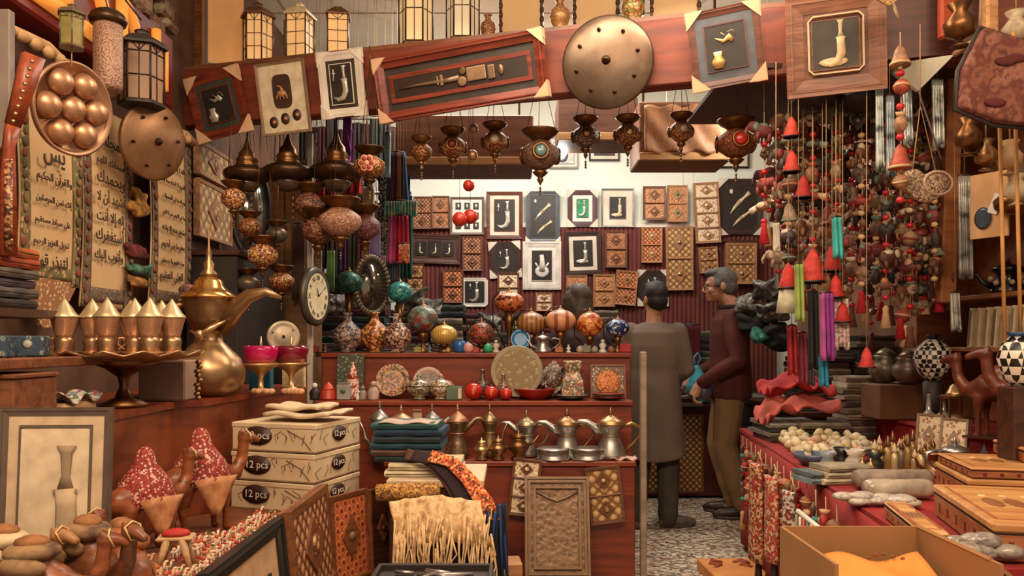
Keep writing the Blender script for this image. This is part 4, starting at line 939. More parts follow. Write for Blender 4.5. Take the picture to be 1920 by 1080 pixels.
def pomegranate(px, rpx, D, label):
    r = rpx/F*D; t = thing('ceramic_pomegranate', label, 'ornament', group='red pomegranates on the middle step')
    part('fruit', M().lathe([(r*.2, 0), (r*.75, r*.25), (r, r*.9), (r*.85, r*1.45), (r*.45, r*1.78), (r*.22, r*1.82)], mat('b8261a', .22, 0, 'noise', '96180f', sc=14), n=24), t)
    part('crown', M().lathe([(r*.2, r*1.78), (r*.16, r*1.9), (r*.3, r*2.1)], mat('9a2a1a', .4), n=6, smooth=False), t)
    part('gilt_flower', M().ell((0, -r*.98, r*.95), (r*.12, .003, r*.4), mat('d87a4a', .4), 8), t); return on_step(t, px, D, ZB)
pomegranate(888, 17, 4.22, 'largest shiny red pomegranate ornament, left of three')
pomegranate(921, 14, 4.21, 'middle shiny red pomegranate ornament of three')
pomegranate(949, 12, 4.21, 'smallest shiny red pomegranate ornament, nearest the red bowl')
def vase(px, D, z, s, label, m1, prof=VASE, rz=0, nm='vase', **k): 
    t = jar(label, prof, m1, (0, 0, 0), sc=s, name=nm, cat='vase', **k); return on_step(t, px, D, z, rz)
BOT = [(.03, 0), (.036, .008), (.03, .02), (.055, .06), (.062, .09), (.05, .12), (.02, .15), (.015, .2), (.022, .215), (.014, .22)]
vase(905, 4.30, ZB, .72, 'tall dark vase with pale flowers behind the largest pomegranate', mat('v1', .35, 0, 'floral', cols=['5a3a30', 'c9a08c', '7c5446', '3a2824'], sc=50), BOT)
vase(944, 4.25, ZB, .62, 'cream and brown flowered vase standing before the big brass tray', mat('v2', .35, 0, 'floral', cols=['7c5040', 'd8c0a4', 'a87a60', '5c3a2e'], sc=55), BOT)
t = jar('wide shallow red bowl before the big brass tray', [(.05, 0), (.055, .006), (.09, .02), (.115, .05), (.12, .056), (.112, .054), (.08, .03), (.001, .02)], mat('a3241c', .3, 0, 'noise', '7a1812', sc=10), (0, 0, 0), name='bowl', cat='bowl'); on_step(t, 1004, 4.265, ZB)
t.scale = (.95, .7, 1)
def square_plate(px, D, w, label, m1, m2, rz, lean, nm='square_plate'):
    t = thing(nm, label, 'plate'); part('dish', M().box((0, 0, 0), (w, w, .014), m1, .005).frame(w, w, w*.1, .005, .0, m1), t)
    part('painting', M().lathe([(w*.36, .007), (w*.34, .012), (.0001, .012)], m2, n=26), t)
    return t
t = square_plate(0, 0, .15, 'square tilted plate standing on its corner right of the brass tray', mat('sq', .4, 0, 'floral', cols=['6a5040', 'cdb498', '9a7a60', '54402e'], sc=40), PM3, 0, 0)
t.rotation_euler = (Matrix.Rotation(rad(76), 4, 'X') @ Matrix.Rotation(rad(42), 4, 'Z')).to_euler(); t.location = (at(1037, 0, 4.36).x, 4.355, ZB+.105)
t = thing('square_vase', 'mottled square vase with red and cream flakes, right of the corner standing plate', 'vase')
mq = mat('sv', .4, 0, 'mosaic', cols=['6a6650', '8a7c60', 'a3402c', 'c9b08c', '4e4a3a'], sc=60)
part('body', M().lathe([(.06, 0), (.085, .02), (.075, .1), (.05, .14), (.068, .2), (.06, .205)], mq, n=4, smooth=False), t); on_step(t, 1073, 4.3, ZB, PI/4)
t = thing('framed_tile', 'framed tile with an orange mosaic roundel at the right end of the middle step', 'tile'); w_ = .185
part('tile', M().box((0, 0, w_*.48), (w_, .014, w_*.96), mat('d6', .5, 0, 'floral', cols=['8a6a54', 'cdb498', 'a58a70', '6a4e3c'], sc=32), .002), t)
part('rim', M().frame(w_*1.03, w_, .01, -.014, .008, MIDWOOD, z0=w_*.48), t)
part('roundel', M().lathe([(w_*.36, .009), (w_*.34, .013), (.001, .013)], mat('or', .5, 0, 'mosaic', cols=['c06a30', 'd88a48', '9a4a20', 'b87a50'], sc=70, bump=.4), n=26, rx=PI/2, c=(0, 0, w_*.46)), t)
t.rotation_euler = (rad(-9), 0, 0); t.location = (at(1140, 0, 4.33).x, 4.325, ZB+.002)
for px, r_, lb, m1, nst in ((1141, .088, 'low stack of dark red plates before the framed tile', mat('7a2420', .35, sc=20), 3), (1072, .085, 'dark serving plate under the square vase', mat('3c3430', .3, .3, sc=20), 2)):
    t = thing('serving_plate', lb, 'plate')
    for k in range(nst): part('dish', M().lathe([(r_*.5, .009*k), (r_*.6, .004+.009*k), (r_, .014+.009*k), (r_*.97, .017+.009*k), (.001, .008+.009*k)], m1 if k != 1 else mat('5a4a44', .4), n=30), t)
    on_step(t, px, 4.235, ZB)
# small things on the left of the middle step
RL = mat('c4442a', .4, 0, 'noise', '9a2c1c', sc=10)
for px, D, H, lb, m1 in ((616, 4.24, .095, 'short orange red glazed jar at the left end of the middle step', RL), (662, 4.3, .20, 'tall red and white bottle lantern standing before the green board', mat('rl', .4, 0, 'mosaic', cols=['a3341f', 'c9a28c', '8a2a1c', 'd8b8a0'], sc=50))):
    t = thing('glazed_jar', lb, 'jar'); r = .042 if H < .1 else .034
    part('body', M().lathe([(r, 0), (r*1.05, H*.06), (r, H*.1), (r*.95, H*.5), (r*.9, H*.55)], m1, n=18), t)
    part('lid', M().lathe([(r*.95, H*.55), (r*.6, H*.65), (r*.5, H*.8), (r*.3, H*.85), (.001, H)], m1, n=18), t); on_step(t, px, D, ZB)
t = thing('green_board', 'mossy green patterned board leaning behind the red bottle lantern', 'board'); part('board', M().box((0, 0, .12), (.15, .02, .24), mat('gb', .7, 0, 'floral', cols=['4a5038', '8a8464', '5e6048', '3a3c2c'], sc=30), .003), t); t.rotation_euler = (rad(-8), 0, 0); t.location = (at(656, 0, 4.36).x, 4.36, ZB)
t = thing('tea_canister', 'grey white square canister with a green spot, second from the left on the middle step', 'canister'); part('body', M().box((0, 0, .04), (.07, .05, .08), mat('9a948a', .5, sc=12), .004), t); part('spot', M().ell((0, -.027, .045), (.014, .004, .012), mat('3c6a50', .5), 8), t); part('lid', M().box((0, 0, .085), (.06, .045, .012), TIN, .003), t); on_step(t, 645, 4.235, ZB)
k = 0
for px, nm, lb, m1, H in ((590, 'figurine', 'dark seated figurine with a pale head, far left of the middle step', DARK, .09), (680, 'figurine', 'small grey figurine right of the red bottle lantern', mat('8a7a6c', .5), .075),
                      (700, 'figurine', 'small pinkish pot figure left of the mottled plate', mat('b09484', .5), .1), (672, 'figurine', 'tiny white figurine in front of the green board', WHITE, .05)):
    t = thing(nm, lb, 'figurine'); part('body', M().lathe([(H*.3, 0), (H*.28, H*.1), (H*.32, H*.4), (H*.2, H*.62), (H*.1, H*.7)], m1, n=12), t)
    part('head', M().ell((0, 0, H*.82), H*.17, WHITE if k == 0 else m1, 10), t); on_step(t, px, 4.22, ZB); k += 1

# ================================================================ TOP STEP
FLV = [(.04, 0), (.05, .006), (.038, .018), (.085, .06), (.1, .105), (.088, .15), (.045, .19), (.026, .21), (.024, .25), (.034, .262), (.02, .262)]
def mz(name, cols, sc=40, rough=.35): return mat(name, rough, .1, 'mosaic', cols=cols, sc=sc, bump=.2)
vase(652, 4.55, ZC, .86, 'round dark vase with pink blossoms at the left end of the top step', mz('g1', ['4a4a48', '8a6a5a', 'b08a7c', '34302e', '6a6058']), FLV)
vase(703, 4.6, ZC, .88, 'orange brown flowered vase second from the left on the top step', mz('g2', ['8a4a24', 'b8703c', '6a3418', 'd8a060', '5a3a26']), FLV)
vase(745, 4.52, ZC, .84, 'plum and cream flowered vase third from the left on the top step', mz('g3', ['5a3a34', 'a3826a', '7a4a3c', '3a2422', 'c0a488']), FLV)
for px, D, z_, lb, cols in ((652, 4.85, .22, 'teal jar lamp on a red stem behind the dark blossom vase', ['2a5a54', '3c7a6c', '24463f']), (703, 4.88, .25, 'dark lamp standing inside the oval mirror', ['3a3428', '5a5244', '2a2420'])):
    pass
def turban_lamp(px, Wpx, Hpx, yc, D, label, m1, stem=True, col=BRASS):
    w = Wpx/2/F*D; h = Hpx/2/F*D; p = at(px, yc, D); t = thing('turban_lamp', label, 'table lamp', (p.x, D, ZC)); z = p.z-ZC
    part('shade', M().ell((0, 0, z), (w, w, h), m1, 24), t)
    q = M().lathe([(w*.5, 0), (w*.52, .008), (w*.16, .03), (w*.12, z*.3), (w*.28, (z-h)*.7), (w*.36, z-h*.9)], OLDBRASS, n=18); part('stand', q, t)
    part('finial', M().lathe([(w*.25, z+h*.93), (w*.2, z+h*1.05), (w*.08, z+h*1.1), (w*.1, z+h*1.2), (.001, z+h*1.35)], col, n=14), t)
    if stem: part('bow', M().tube([(-w*.3, w*.6, .03), (-w*1.1, w*.6, z*.6), (-w*1.15, w*.5, z+h*.3), (-w*.6, w*.3, z+h*1.15), (0, 0, z+h*1.22)], .004, DARKBRASS, 6), t)
    return t
turban_lamp(793, 58, 52, 598, 4.6, 'grey green globe lamp with red dots on the top step, left of the yellow lamp', mz('t1', ['5c6a60', '6a7a6c', '8a2a1c', '4a544c'], 26))
turban_lamp(833, 50, 38, 628, 4.5, 'squat yellow striped lamp on the top step', mat('b08a3a', .3, .2, 'stripe', cols=['b89440', '8a6a2c', 'c9a858'], sc=22))
turban_lamp(903, 46, 44, 626, 4.55, 'brown lamp with a red ribbon band, right of the blue mug', mz('t2', ['5a3a28', '8a4a30', 'a33a28', '3c2a20'], 50))
turban_lamp(955, 56, 38, 566, 4.65, 'orange turban lamp with dark writing like marks, held highest', mz('t3', ['c06a3c', 'b85a30', 'd0804c', '4a2418'], 30))
turban_lamp(996, 56, 42, 606, 4.6, 'brown ribbed turban lamp with gold curls left of the biggest orange one', mat('8a5a34', .4, .1, 'stripe', cols=['7c5030', '9a6a3c', 'a8783c'], sc=12))
turban_lamp(1051, 58, 42, 601, 4.55, 'largest peach orange turban lamp with brown seams', mat('cc8a64', .4, 0, 'stripe', cols=['cf9068', 'c88058', 'cf9068', '8a4a2c'], sc=5))
turban_lamp(1106, 50, 46, 608, 4.55, 'orange globe lamp with red brushed marks, right of the largest one', mz('t4', ['c87c3c', 'b8682c', 'd8944c', '9a2c18'], 34))
turban_lamp(1158, 44, 34, 615, 4.5, 'blue and white eye patterned lamp at the right end of the top step', mat('be', .3, 0, 'floral', cols=['2c7a9a', '2a6a8a', 'd8d8d0', '1c2a5a'], sc=24))
turban_lamp(750, 46, 40, 548, 4.9, 'teal globe lamp high behind the plum vase', mz('t5', ['2c7a78', '34908a', '205a58', '4ca09a'], 34))
turban_lamp(655, 50, 44, 530, 4.95, 'deep green lamp behind glass near the wall clock', mz('t6', ['2c5a4c', '3a7060', '20463c'], 34))
t = thing('mug', 'blue mug on the top step right of the yellow lamp', 'mug'); q = M().lathe([(.026, 0), (.034, .01), (.038, .04), (.034, .066), (.03, .066), (.03, .02), (.001, .012)], mat('2a5a9a', .25, sc=10), n=20); part('cup', q, t); part('handle', M().tube([(.034, 0, .055), (.056, 0, .05), (.054, 0, .026), (.034, 0, .018)], .005, mat('3c7a7a', .3), 8), t); on_step(t, 862, 4.47, ZC)
t = plate('bright blue plate propped up behind the brown ribbed lamp', .058, mat('2c74a8', .25, sc=9), mat('2a6aa0', .3, 0, 'floral', cols=['1f5a90', '3c88bc', '2c70a4'], sc=30)); lean_plate(t, 976, .058, 4.58, ZC+.01, 74)
t = dallah('silver teapot with an onion lid before the biggest orange lamp', .12, SILVER, None, .85, 'low', -1); on_step(t, 1018, 4.47, ZC)
small = [(878, 'pink and white flower pot', 'c98a84', .06), (892, 'little red trinket box', 'a33a2c', .035), (930, 'pale pink figurine with rounded head', 'cdb0a0', .07), (915, 'small green glass bottle', '2c9a6a', .055), (783, 'small mustard jar', '8a7a3c', .04), (806, 'small slate grey cup', '5a6470', .045),
         (840, 'tiny brass bell', 'a8844c', .03), (1048, 'small terracotta bowl on the edge', 'a86a48', .04), (1066, 'white porcelain bird', 'd8d4cc', .045), (1087, 'beige miniature house', 'b09c84', .04), (1098, 'grey stone figurine', '7c746a', .05), (1130, 'white thin cone figurine', 'd4ccc0', .075),
         (1146, 'brown nut shaped box', '8a5a3a', .04), (1172, 'red velvet pouch', 'a82a28', .06), (958, 'small ivory cup', 'cabca4', .035), (1115, 'tiny tin camel', '98907c', .04), (588, 'folded dark red cloth on the step end', '6a2420', .05), (610, 'small dark carved box', '4a2c20', .05)]
for i, (px, lb, c, H) in enumerate(small):
    m1 = mat(c, .4, sc=20); t = thing('trinket', lb+' on the top step', 'ornament'); k = i % 3
    if k == 0: q = M().lathe([(H*.35, 0), (H*.5, H*.3), (H*.4, H*.7), (H*.25, H*.85)], m1, n=14)
    elif k == 1: q = M().box((0, 0, H*.4), (H*1.1, H*.8, H*.8), m1, H*.1)
    else: q = M().lathe([(H*.3, 0), (H*.32, H*.1), (H*.15, H*.3), (H*.3, H*.55), (H*.12, H*.75)], m1, n=14)
    part('body', q, t); part('top', M().ell((0, 0, H*.86), (H*.16, H*.16, H*.14), m1, 8), t); on_step(t, px, 4.455+.012*(i % 3), ZC)

# hangings on the lowest step's front, leaning engraved board
p = at(985, 905, 3.865); t = panel(.135, .27, TILE, rimd, 'patterned woven panel with dark borders hanging under the left tin', 3, name='carved_hanging'); hang(t, at(984, 912, 3.892), 0, 0, rad(6))
t = panel(.165, .27, GILT, rimd, 'tilted golden lattice panel hanging under the right tin'); hang(t, at(1133, 926, 3.892), 0, 0, rad(-7))
t = thing('engraved_board', 'large bronze coloured engraved board leaning on the front of the lowest step', 'board'); BZ = mat('8a6040', .5, .3, 'floral', cols=['5a4434', '785c44', '6a503c', '84664a'], sc=22, bump=.4)
part('board', M().box((0, -.015, .235), (.305, .03, .47), BZ, .005), t)
q = M()
for k, w_ in enumerate((.305, .275, .225)): q.frame(w_, .47-(.305-w_)*1.1, .012, -.042-.002*k, -.028, mat('8a6c50', .45, .4, sc=20), z0=.235)
q.tube([(-.1, -.035, .40), (-.04, -.035, .37), (0, -.035, .355), (.04, -.035, .37), (.1, -.035, .40)], .006, mat('8a6c50', .45, .4, sc=20), 6); part('mouldings', q, t)
p = at(1046, 1000, 3.72); t.location = (p.x, 3.74, .14); t.rotation_euler = (rad(-14), 0, 0)
t = solo('support_block', M().box((0, 0, .068), (.34, .12, .136), DKWOOD, .004), 'dark block the engraved board stands on', 'block', (p.x, 3.72, 0))
# ================================================================ LEFT COUNTER
# shelf, boxes and folded cloth at the far left
t = thing('wall_shelf', 'short brown shelf at the far left edge carrying blue flowered boxes', 'shelf', (-1.52, 2.3, 1.19)); part('board', M().box((0, 0, 0), (.42, .56, .03), MIDWOOD, .004), t)
for y in (-.2, .2): part('bracket', M().box((-.17, y, -.085), (.04, .03, .14), DKWOOD), t)
BL = mat('bl', .6, 0, 'floral', cols=['2c4a58', '9a8a5c', '365a68', '2a3c4c'], sc=26)
for i, (x, y) in enumerate(((-1.42, 2.18), (-1.40, 2.33))):
    t = thing('flowered_box', ('blue flowered box with a yellow blossom at the far left edge', 'small blue box with a grey arch, right beside the tray')[i], 'box', (x, y, 1.206), .35)
    part('body', M().box((0, 0, .03), (.1-.02*i, .1, .06), BL, .004), t); part('blossom', M().lathe([(.014, 0), (.008, .004), (.001, .005)], mat('c9a04c', .6) if i == 0 else mat('a8a294', .6), n=10, rx=PI/2, c=(0, -.05, .035)), t)
t = thing('drawer_box', 'plain brown drawer box under the shelf at the far left', 'box', (-1.42, 2.17, 1.031)); part('body', M().box((0, 0, .06), (.26, .2, .12), MIDWOOD, .004), t); part('lid', M().box((0, 0, .127), (.27, .21, .012), MIDWOOD, .003), t)
q = M().grid(lambda u, v: ((u-.5)*.26, (v-.5)*.2, .04+.02*math.sin(u*9)+.015*math.sin(v*11+2)), 20, 14, mat('pk', .8, 0, 'mosaic', cols=['6a7a7c', 'a3a08c', '8a4a5a', '5a6a50', 'c0b49a'], sc=40)).box((0, 0, .02), (.24, .18, .035), mat('c9a070', .8), .01)
tag(link('folded_cloth', q.mesh(), None, (-1.42, 2.42, 1.031)), 'crumpled flowered cloth under the gold tray, left', 'cloth')
# folded cloth stacks
def stack(label0, x, y, z, w, d, cols, rz=0, th=.03, cat='folded cloth', name='folded_textile', group=None, places=None, jit=.012, plastic=False, labels=None):
    for i, c in enumerate(cols):
        h = th*R.uniform(.85, 1.15); m1 = c if not isinstance(c, str) else mat(c, .35 if plastic else .85, 0, 'noise', '%02x%02x%02x' % tuple(max(0, int(int(c[k:k+2], 16)*.72)) for k in (0, 2, 4)), sc=14, bump=.5 if plastic else .2)
        m = M(); ww, dd = w*R.uniform(.92, 1.04), d*R.uniform(.92, 1.02)
        # folded sheet seen from its rounded front fold
        pr = [(-dd/2, 0), (-dd/2-.2*h, h*.3), (-dd/2-.2*h, h*.7), (-dd/2, h), (dd/2, h*.96), (dd/2, h*.04)]
        n = 7; vs = []; fs = []
        for a in range(n):
            x_ = -ww/2+ww*a/(n-1); wob = .1*h*math.sin(a*1.9+i)
            vs += [(x_, p+wob*.5, q+(wob if q > h*.5 else 0)*.6) for p, q in pr]
        k = len(pr)
        for a in range(n-1):
            for b in range(k): fs.append((a*k+b, a*k+(b+1) % k, (a+1)*k+(b+1) % k, (a+1)*k+b))
        fs += [tuple(range(k))[::-1], tuple((n-1)*k+b for b in range(k))]
        m.add(vs, [f[::-1] for f in fs], m1, False); m.box((0, -dd/2-.21*h, h*.5), (ww*.96, .003, h*.08), DARK)
        lb = labels[i] if labels else (label0 if i == 0 and len(cols) == 1 else '%s, %s' % (label0, ORD(i, len(cols))))
        solo(name, m, lb, cat, (x+R.uniform(-jit, jit), y+R.uniform(-jit, jit)*.5, z), rz+R.uniform(-.04, .04), group); z += h+.003
    return z
def ORD(i, n):
    w_ = ['lowest', 'second from the bottom', 'third from the bottom', 'fourth from the bottom', 'fifth from the bottom', 'sixth from the bottom', 'seventh from the bottom', 'eighth from the bottom', 'ninth from the bottom', 'tenth from the bottom', 'eleventh from the bottom']
    return 'topmost' if i == n-1 else w_[i] if i < len(w_) else 'number %d from the bottom' % (i+1)
t = thing('cloth_shelf', 'dark shelf behind the nearest scroll at the far left holding folded fabric', 'shelf', (-1.60, 2.36, 1.335)); part('board', M().box((0, 0, 0), (.28, .42, .025), DKWOOD), t)
stack('folded fabric in the dark left shelf', -1.585, 2.36, 1.349, .22, .26, ['3c3430', '5a5048', '5a4a5a', '6a5c50', 'a8441f', 'c0622c'], rz=PI/2, th=.027, group='folded fabrics left of the nearest scroll')
# carved rifle in two visible arms
t = thing('ornamental_rifle', 'carved reddish wooden rifle with brass studs hanging down the left edge', 'rifle', at(20, 300, 2.3))
RW = mat('9a4420', .4, 0, 'wood', '6a2812', sc=14)
def rel(px, py, D=2.3): return at(px, py, D)-at(20, 300, 2.3)
m = M(); A = [rel(62, 105), rel(42, 175), rel(24, 235)]; m.tube(A, [.038, .032, .026], RW, 4); m.tube([rel(24, 235), rel(16, 275), rel(14, 350), rel(14, 480)], [.024, .02, .026, .03], RW, 4); part('stock', m, t)
sk = t.children[0]
for k in range(9): part('stud', M().ell(rel(60-k*4.5, 115+k*14, 2.26), (.006, .005, .006), GOLD, 8), sk)
for k in range(7): part('stud', M().ell(rel(22, 300+k*25, 2.26), (.004, .004, .004), GOLD, 6), sk)
part('inlay', M().tube([rel(16, 300, 2.275), rel(16, 470, 2.27)], .012, mat('in', .5, 0, 'mosaic', cols=['6a2c1a', '9a6a40', '3a1a10', 'b08a5c'], sc=60), 6), t)
part('wire', M().tube([rel(-10, 315), rel(30, 330)], .002, SILVER, 4), t)
t = solo('grey_post', M().box((0, 0, 0), (.05, .03, .42), mat('8a7c70', .5, sc=8), .004), 'plain grey upright board at the top left edge beside the rifle', 'post', at(8, 150, 2.42))

# gold tray with tea set
t = thing('tray_stand', 'flared dark brass foot carrying the golden tray', 'stand', (-1.30, 2.68, 1.031)); part('column', M().lathe([(.075, 0), (.08, .01), (.03, .03), (.014, .07), (.02, .1), (.06, .13), (.13, .155)], OLDBRASS, n=26), t)
tp = Vector((-1.30, 2.68, 1.187))
GT = mat('c09870', .36, .85, sc=24, bump=.1)
m = M(); prof = [(.0001, 0), (.17, 0), (.205, .008), (.245, .02), (.25, .026), (.24, .027), (.2, .014), (.0001, .008)]; vs = []; fs = []; n = 56
for r, z in prof:
    for i in range(n): a = 2*PI*i/n; k = 1+(.03*math.cos(a*14) if r > .2 else 0); vs.append((r*k*math.cos(a), r*k*math.sin(a), z+(.008*math.cos(a*14) if r > .22 else 0)))
for j in range(len(prof)-1):
    for i in range(n): fs.append((j*n+i, j*n+(i+1) % n, (j+1)*n+(i+1) % n, (j+1)*n+i))
m.add(vs, fs, GT, True); solo('golden_tray', m, 'scalloped golden tray holding six lidded glasses, on the left counter', 'tray', tp)
def teaglass():
    t = thing('lidded_tea_glass', 'x', 'tea glass', group='golden lidded tea glasses on the scalloped tray')
    part('saucer', M().lathe([(.02, 0), (.036, .004), (.043, .012), (.04, .013), (.001, .006)], GT, n=20), t)
    part('holder', M().lathe([(.024, .008), (.03, .012), (.026, .03), (.03, .045), (.026, .06)], GT, n=18, flute=.06, fn=9), t)
    part('cup', M().lathe([(.025, .058), (.028, .07), (.036, .1), (.042, .122), (.043, .124), (.04, .124)], mat('b98a68', .2, .35, sc=14), n=20), t)
    part('lid', M().lathe([(.045, .124), (.044, .129), (.034, .14), (.02, .162), (.008, .178), (.0005, .19)], mat('e0c898', .35, .6, sc=10), n=20), t)
    part('handle', M().tube([(.028, 0, .055), (.052, 0, .06), (.056, 0, .035), (.03, 0, .02)], .004, GT, 8), t)
    return t
tg = teaglass(); pos = [(-.155, -.08), (-.095, -.02), (-.01, -.09), (.065, -.06), (.13, -.095), (.165, -.01), (-.02, .09), (.09, .085)]
lbs = ['golden lidded glass at the left end of the tray', 'golden lidded glass close behind the leftmost one', 'golden lidded glass left of the tray centre', 'golden lidded glass right of the tray centre', 'golden lidded glass near the right end of the tray', 'golden lidded glass at the right end of the tray', 'golden lidded glass at the back of the tray, left', 'golden lidded glass at the back of the tray, right']
for i, (x, y) in enumerate(pos):
    q = tg if i == 0 else dup(tg, '', (0, 0, 0)); q['label'] = lbs[i]; q.location = tp+Vector((x, y, .0165)); q.rotation_euler[2] = (PI if i in (0, 3) else .4*i)
t = thing('paper_bag', 'plain mauve brown box behind the tray foot', 'box', (-1.09, 2.72, 0)); t.location = (-1.30, 2.98, 1.031)
part('body', M().box((.02, 0, .075), (.17, .12, .15), mat('9a7a68', .7, sc=5), .006), t); t.children[0].name = 'carton'
t.name = 'mauve_carton'
m = M()
for k in range(9): m.ell((R.uniform(-.008, .008), R.uniform(-.008, .008), .14-.016*k), (.012, .01, .009), BRASS, 8)
solo('tassel_chain', m, 'short brass chain of charms hanging under the right edge of the tray', 'chain', (-1.12, 2.86, 1.035))

# huge brass coffee pot
H = .60; t = thing('brass_coffee_pot', 'huge brass coffee pot with long curved beak and tall spire lid, left counter', 'coffee pot', (-1.22, 3.22, 1.031)); BP = mat('a88660', .32, .85, 'noise', '8a6a48', sc=6)
part('body', M().lathe([(.09, 0), (.12, .02), (.14, .06), (.142, .1), (.125, .15), (.085, .19), (.055, .22), (.05, .25), (.07, .28), (.075, .30)], BP, n=30, flute=.015, fn=10), t)
part('neck', M().lathe([(.06, .26), (.085, .31), (.095, .35), (.1, .385), (.105, .39)], BP, n=28), t)
part('lid', M().lathe([(.108, .39), (.11, .4), (.08, .42), (.06, .44), (.055, .46), (.03, .48)], mat('d8a05c', .22, .95, sc=10), n=26), t)
part('spire', M().lathe([(.03, .475), (.035, .49), (.018, .51), (.022, .53), (.01, .55), (.012, .57), (.005, .6), (.003, .68), (.0005, .7)], BP, n=14), t)
part('spout', M().tube([(.05, -.02, .27), (.12, -.04, .35), (.18, -.05, .40), (.25, -.06, .415), (.31, -.06, .39)], [.045, .04, .03, .018, .006], BP, 10, flat=.6), t)
part('handle', M().tube([(-.05, .0, .37), (-.13, -.02, .36), (-.17, -.03, .27), (-.16, -.03, .17), (-.14, -.02, .1)], [.02, .022, .02, .018, .014], OLDBRASS, 10), t)
part('ornament', M().tube([(-.04, -.09, .26), (0, -.1, .24), (.04, -.09, .27), (.09, -.06, .3)], [.006, .012, .012, .006], GOLD, 8).ell((0, -.1, .245), (.02, .012, .02), GOLD, 10), t)
t = solo('saddle_tray', M().lathe([(.0001, 0), (.11, 0), (.12, .012), (.115, .014), (.0001, .006)], DARK, n=30), 'dark tray beside the foot of the huge brass pot', 'tray', (-1.37, 3.06, 1.031))
# copper saucer shaped gong and clutter behind
t = shield(.075, 'small grey oval shield behind the pink glass bowls', mat('9a8a70', .4, .4, sc=20), 3, .3); hang(t, at(531, 632, 3.75), rad(20), rad(-6)); t.name = 'small_shield'
# pink glass bowls on golden pedestals
def pedestal(px, D, label, gl):
    t = thing('pedestal_bowl', label, 'bowl', (0, 0, 0)); 
    part('foot', M().lathe([(.05, 0), (.052, .006), (.012, .02), (.01, .06), (.016, .075), (.03, .09), (.075, .115), (.085, .125), (.075, .125), (.001, .11)], mat('d8b078', .3, .7, sc=12), n=26), t)
    part('glass_bowl', M().lathe([(.06, .127), (.068, .15), (.075, .18), (.07, .2), (.067, .2), (.072, .18), (.06, .15), (.05, .135)], gl, n=24), t, 'crimson pink glass')
    part('sweets', M().ell((0, 0, .13), (.058, .058, .035), mat('e0a868', .6, sc=40, bump=.5), 14).lathe([(.004, .16), (.007, .2), (.003, .24)], GOLD, n=8), t)
    return place(t, px, 735, D, 0, 1.031)
pedestal(489, 3.42, 'golden pedestal bowl with a bright pink glass shade, left of two', mat('c01458', .15, 0, alpha=.72))
pedestal(546, 3.52, 'golden pedestal bowl with a dark crimson glass shade, right of two', mat('7a0c28', .15, 0, alpha=.75))
solo('blue_box', M().box((0, 0, .05), (.085, .06, .10), mat('1f6a8a', .6), .003).box((-.045, .001, .05), (.012, .05, .1), mat('2c7a6a', .6)), 'blue green box between the feet of the pedestal bowls', 'box', (-1.13, 3.62, 1.031))
solo('leaning_card', M().box((0, 0, .055), (.12, .02, .11), mat('cfae84', .7, 0, 'floral', cols=['b89870', 'd8bc94', 'c4a47c'], sc=20), .003), 'beige patterned card behind the foot of the crimson bowl', 'card', (-1.03, 3.78, 1.031), (0, 0, -.3))
for px, lb in ((484, 'pinkish stone flower at the foot of the left pedestal bowl'), (540, 'pinkish rough stones at the foot of the right pedestal bowl')):
    m = M()
    for k in range(5): m.ell(((k-2)*.018, R.uniform(-.01, .01), .012), (.016, .014, .012), mat('c4926c', .7, sc=20), 8)
    solo('stone_flowers', m, lb, 'stones', (at(px, 0, 3.33).x+.02, 3.33, 1.031))

# ================================================================ SOUVENIR TABLE
ZT = .601
t = picture('large cream picture of a drawn dagger in a silvery brown frame, propped far left', .265, .47, fr=mat('6d5a4c', .35, .3, sc=16), b=.075, mt=mat('cdb08a', .7), mb=.12, pan=mat('d8c09c', .7), art='khanjar', k1=mat('9a8264', .8), k2=mat('b89e7c', .8), sz=.95)
t.location = (at(104, 0, 1.93).x, 1.93, .85+.005); t.rotation_euler = (rad(-4), 0, rad(3))
# saddled camels
def camel_mesh(k, voxel=.006):
    m = M(); limb(m, [(-.075, 0, .15, .038), (-.02, 0, .165, .052), (.04, 0, .16, .048), (.075, 0, .15, .034)], k)
    m.ell((-.0, 0, .2), (.05, .038, .035), k)
    limb(m, [(.075, 0, .155, .028), (.11, 0, .15, .022), (.135, 0, .19, .018), (.142, 0, .245, .016)], k); limb(m, [(.142, 0, .25, .02), (.165, 0, .25, .014), (.185, 0, .24, .011)], k, 8)
    for s in (-1, 1):
        m.ell((.135, s*.014, .268), (.005, .004, .01), k, 8)
        limb(m, [(.06, s*.026, .13, .02), (.062, s*.028, .07, .011), (.06, s*.028, .01, .009)], k, 8); limb(m, [(-.06, s*.026, .13, .024), (-.075, s*.028, .075, .012), (-.062, s*.028, .01, .009)], k, 8)
        m.ell((.065, s*.028, .006), (.016, .011, .007), k, 8).ell((-.056, s*.028, .006), (.016, .011, .007), k, 8)
    limb(m, [(-.1, 0, .16, .007), (-.115, 0, .1, .006)], k, 6)
    return melt(m, voxel, 3, 'body')
CAM1 = camel_mesh(CAMELWOOD); BLK2 = mat('rb', .8, 0, 'mosaic', cols=['7e2018', '982c1e', 'c4a08c', '741c14', '8a3424'], sc=110)
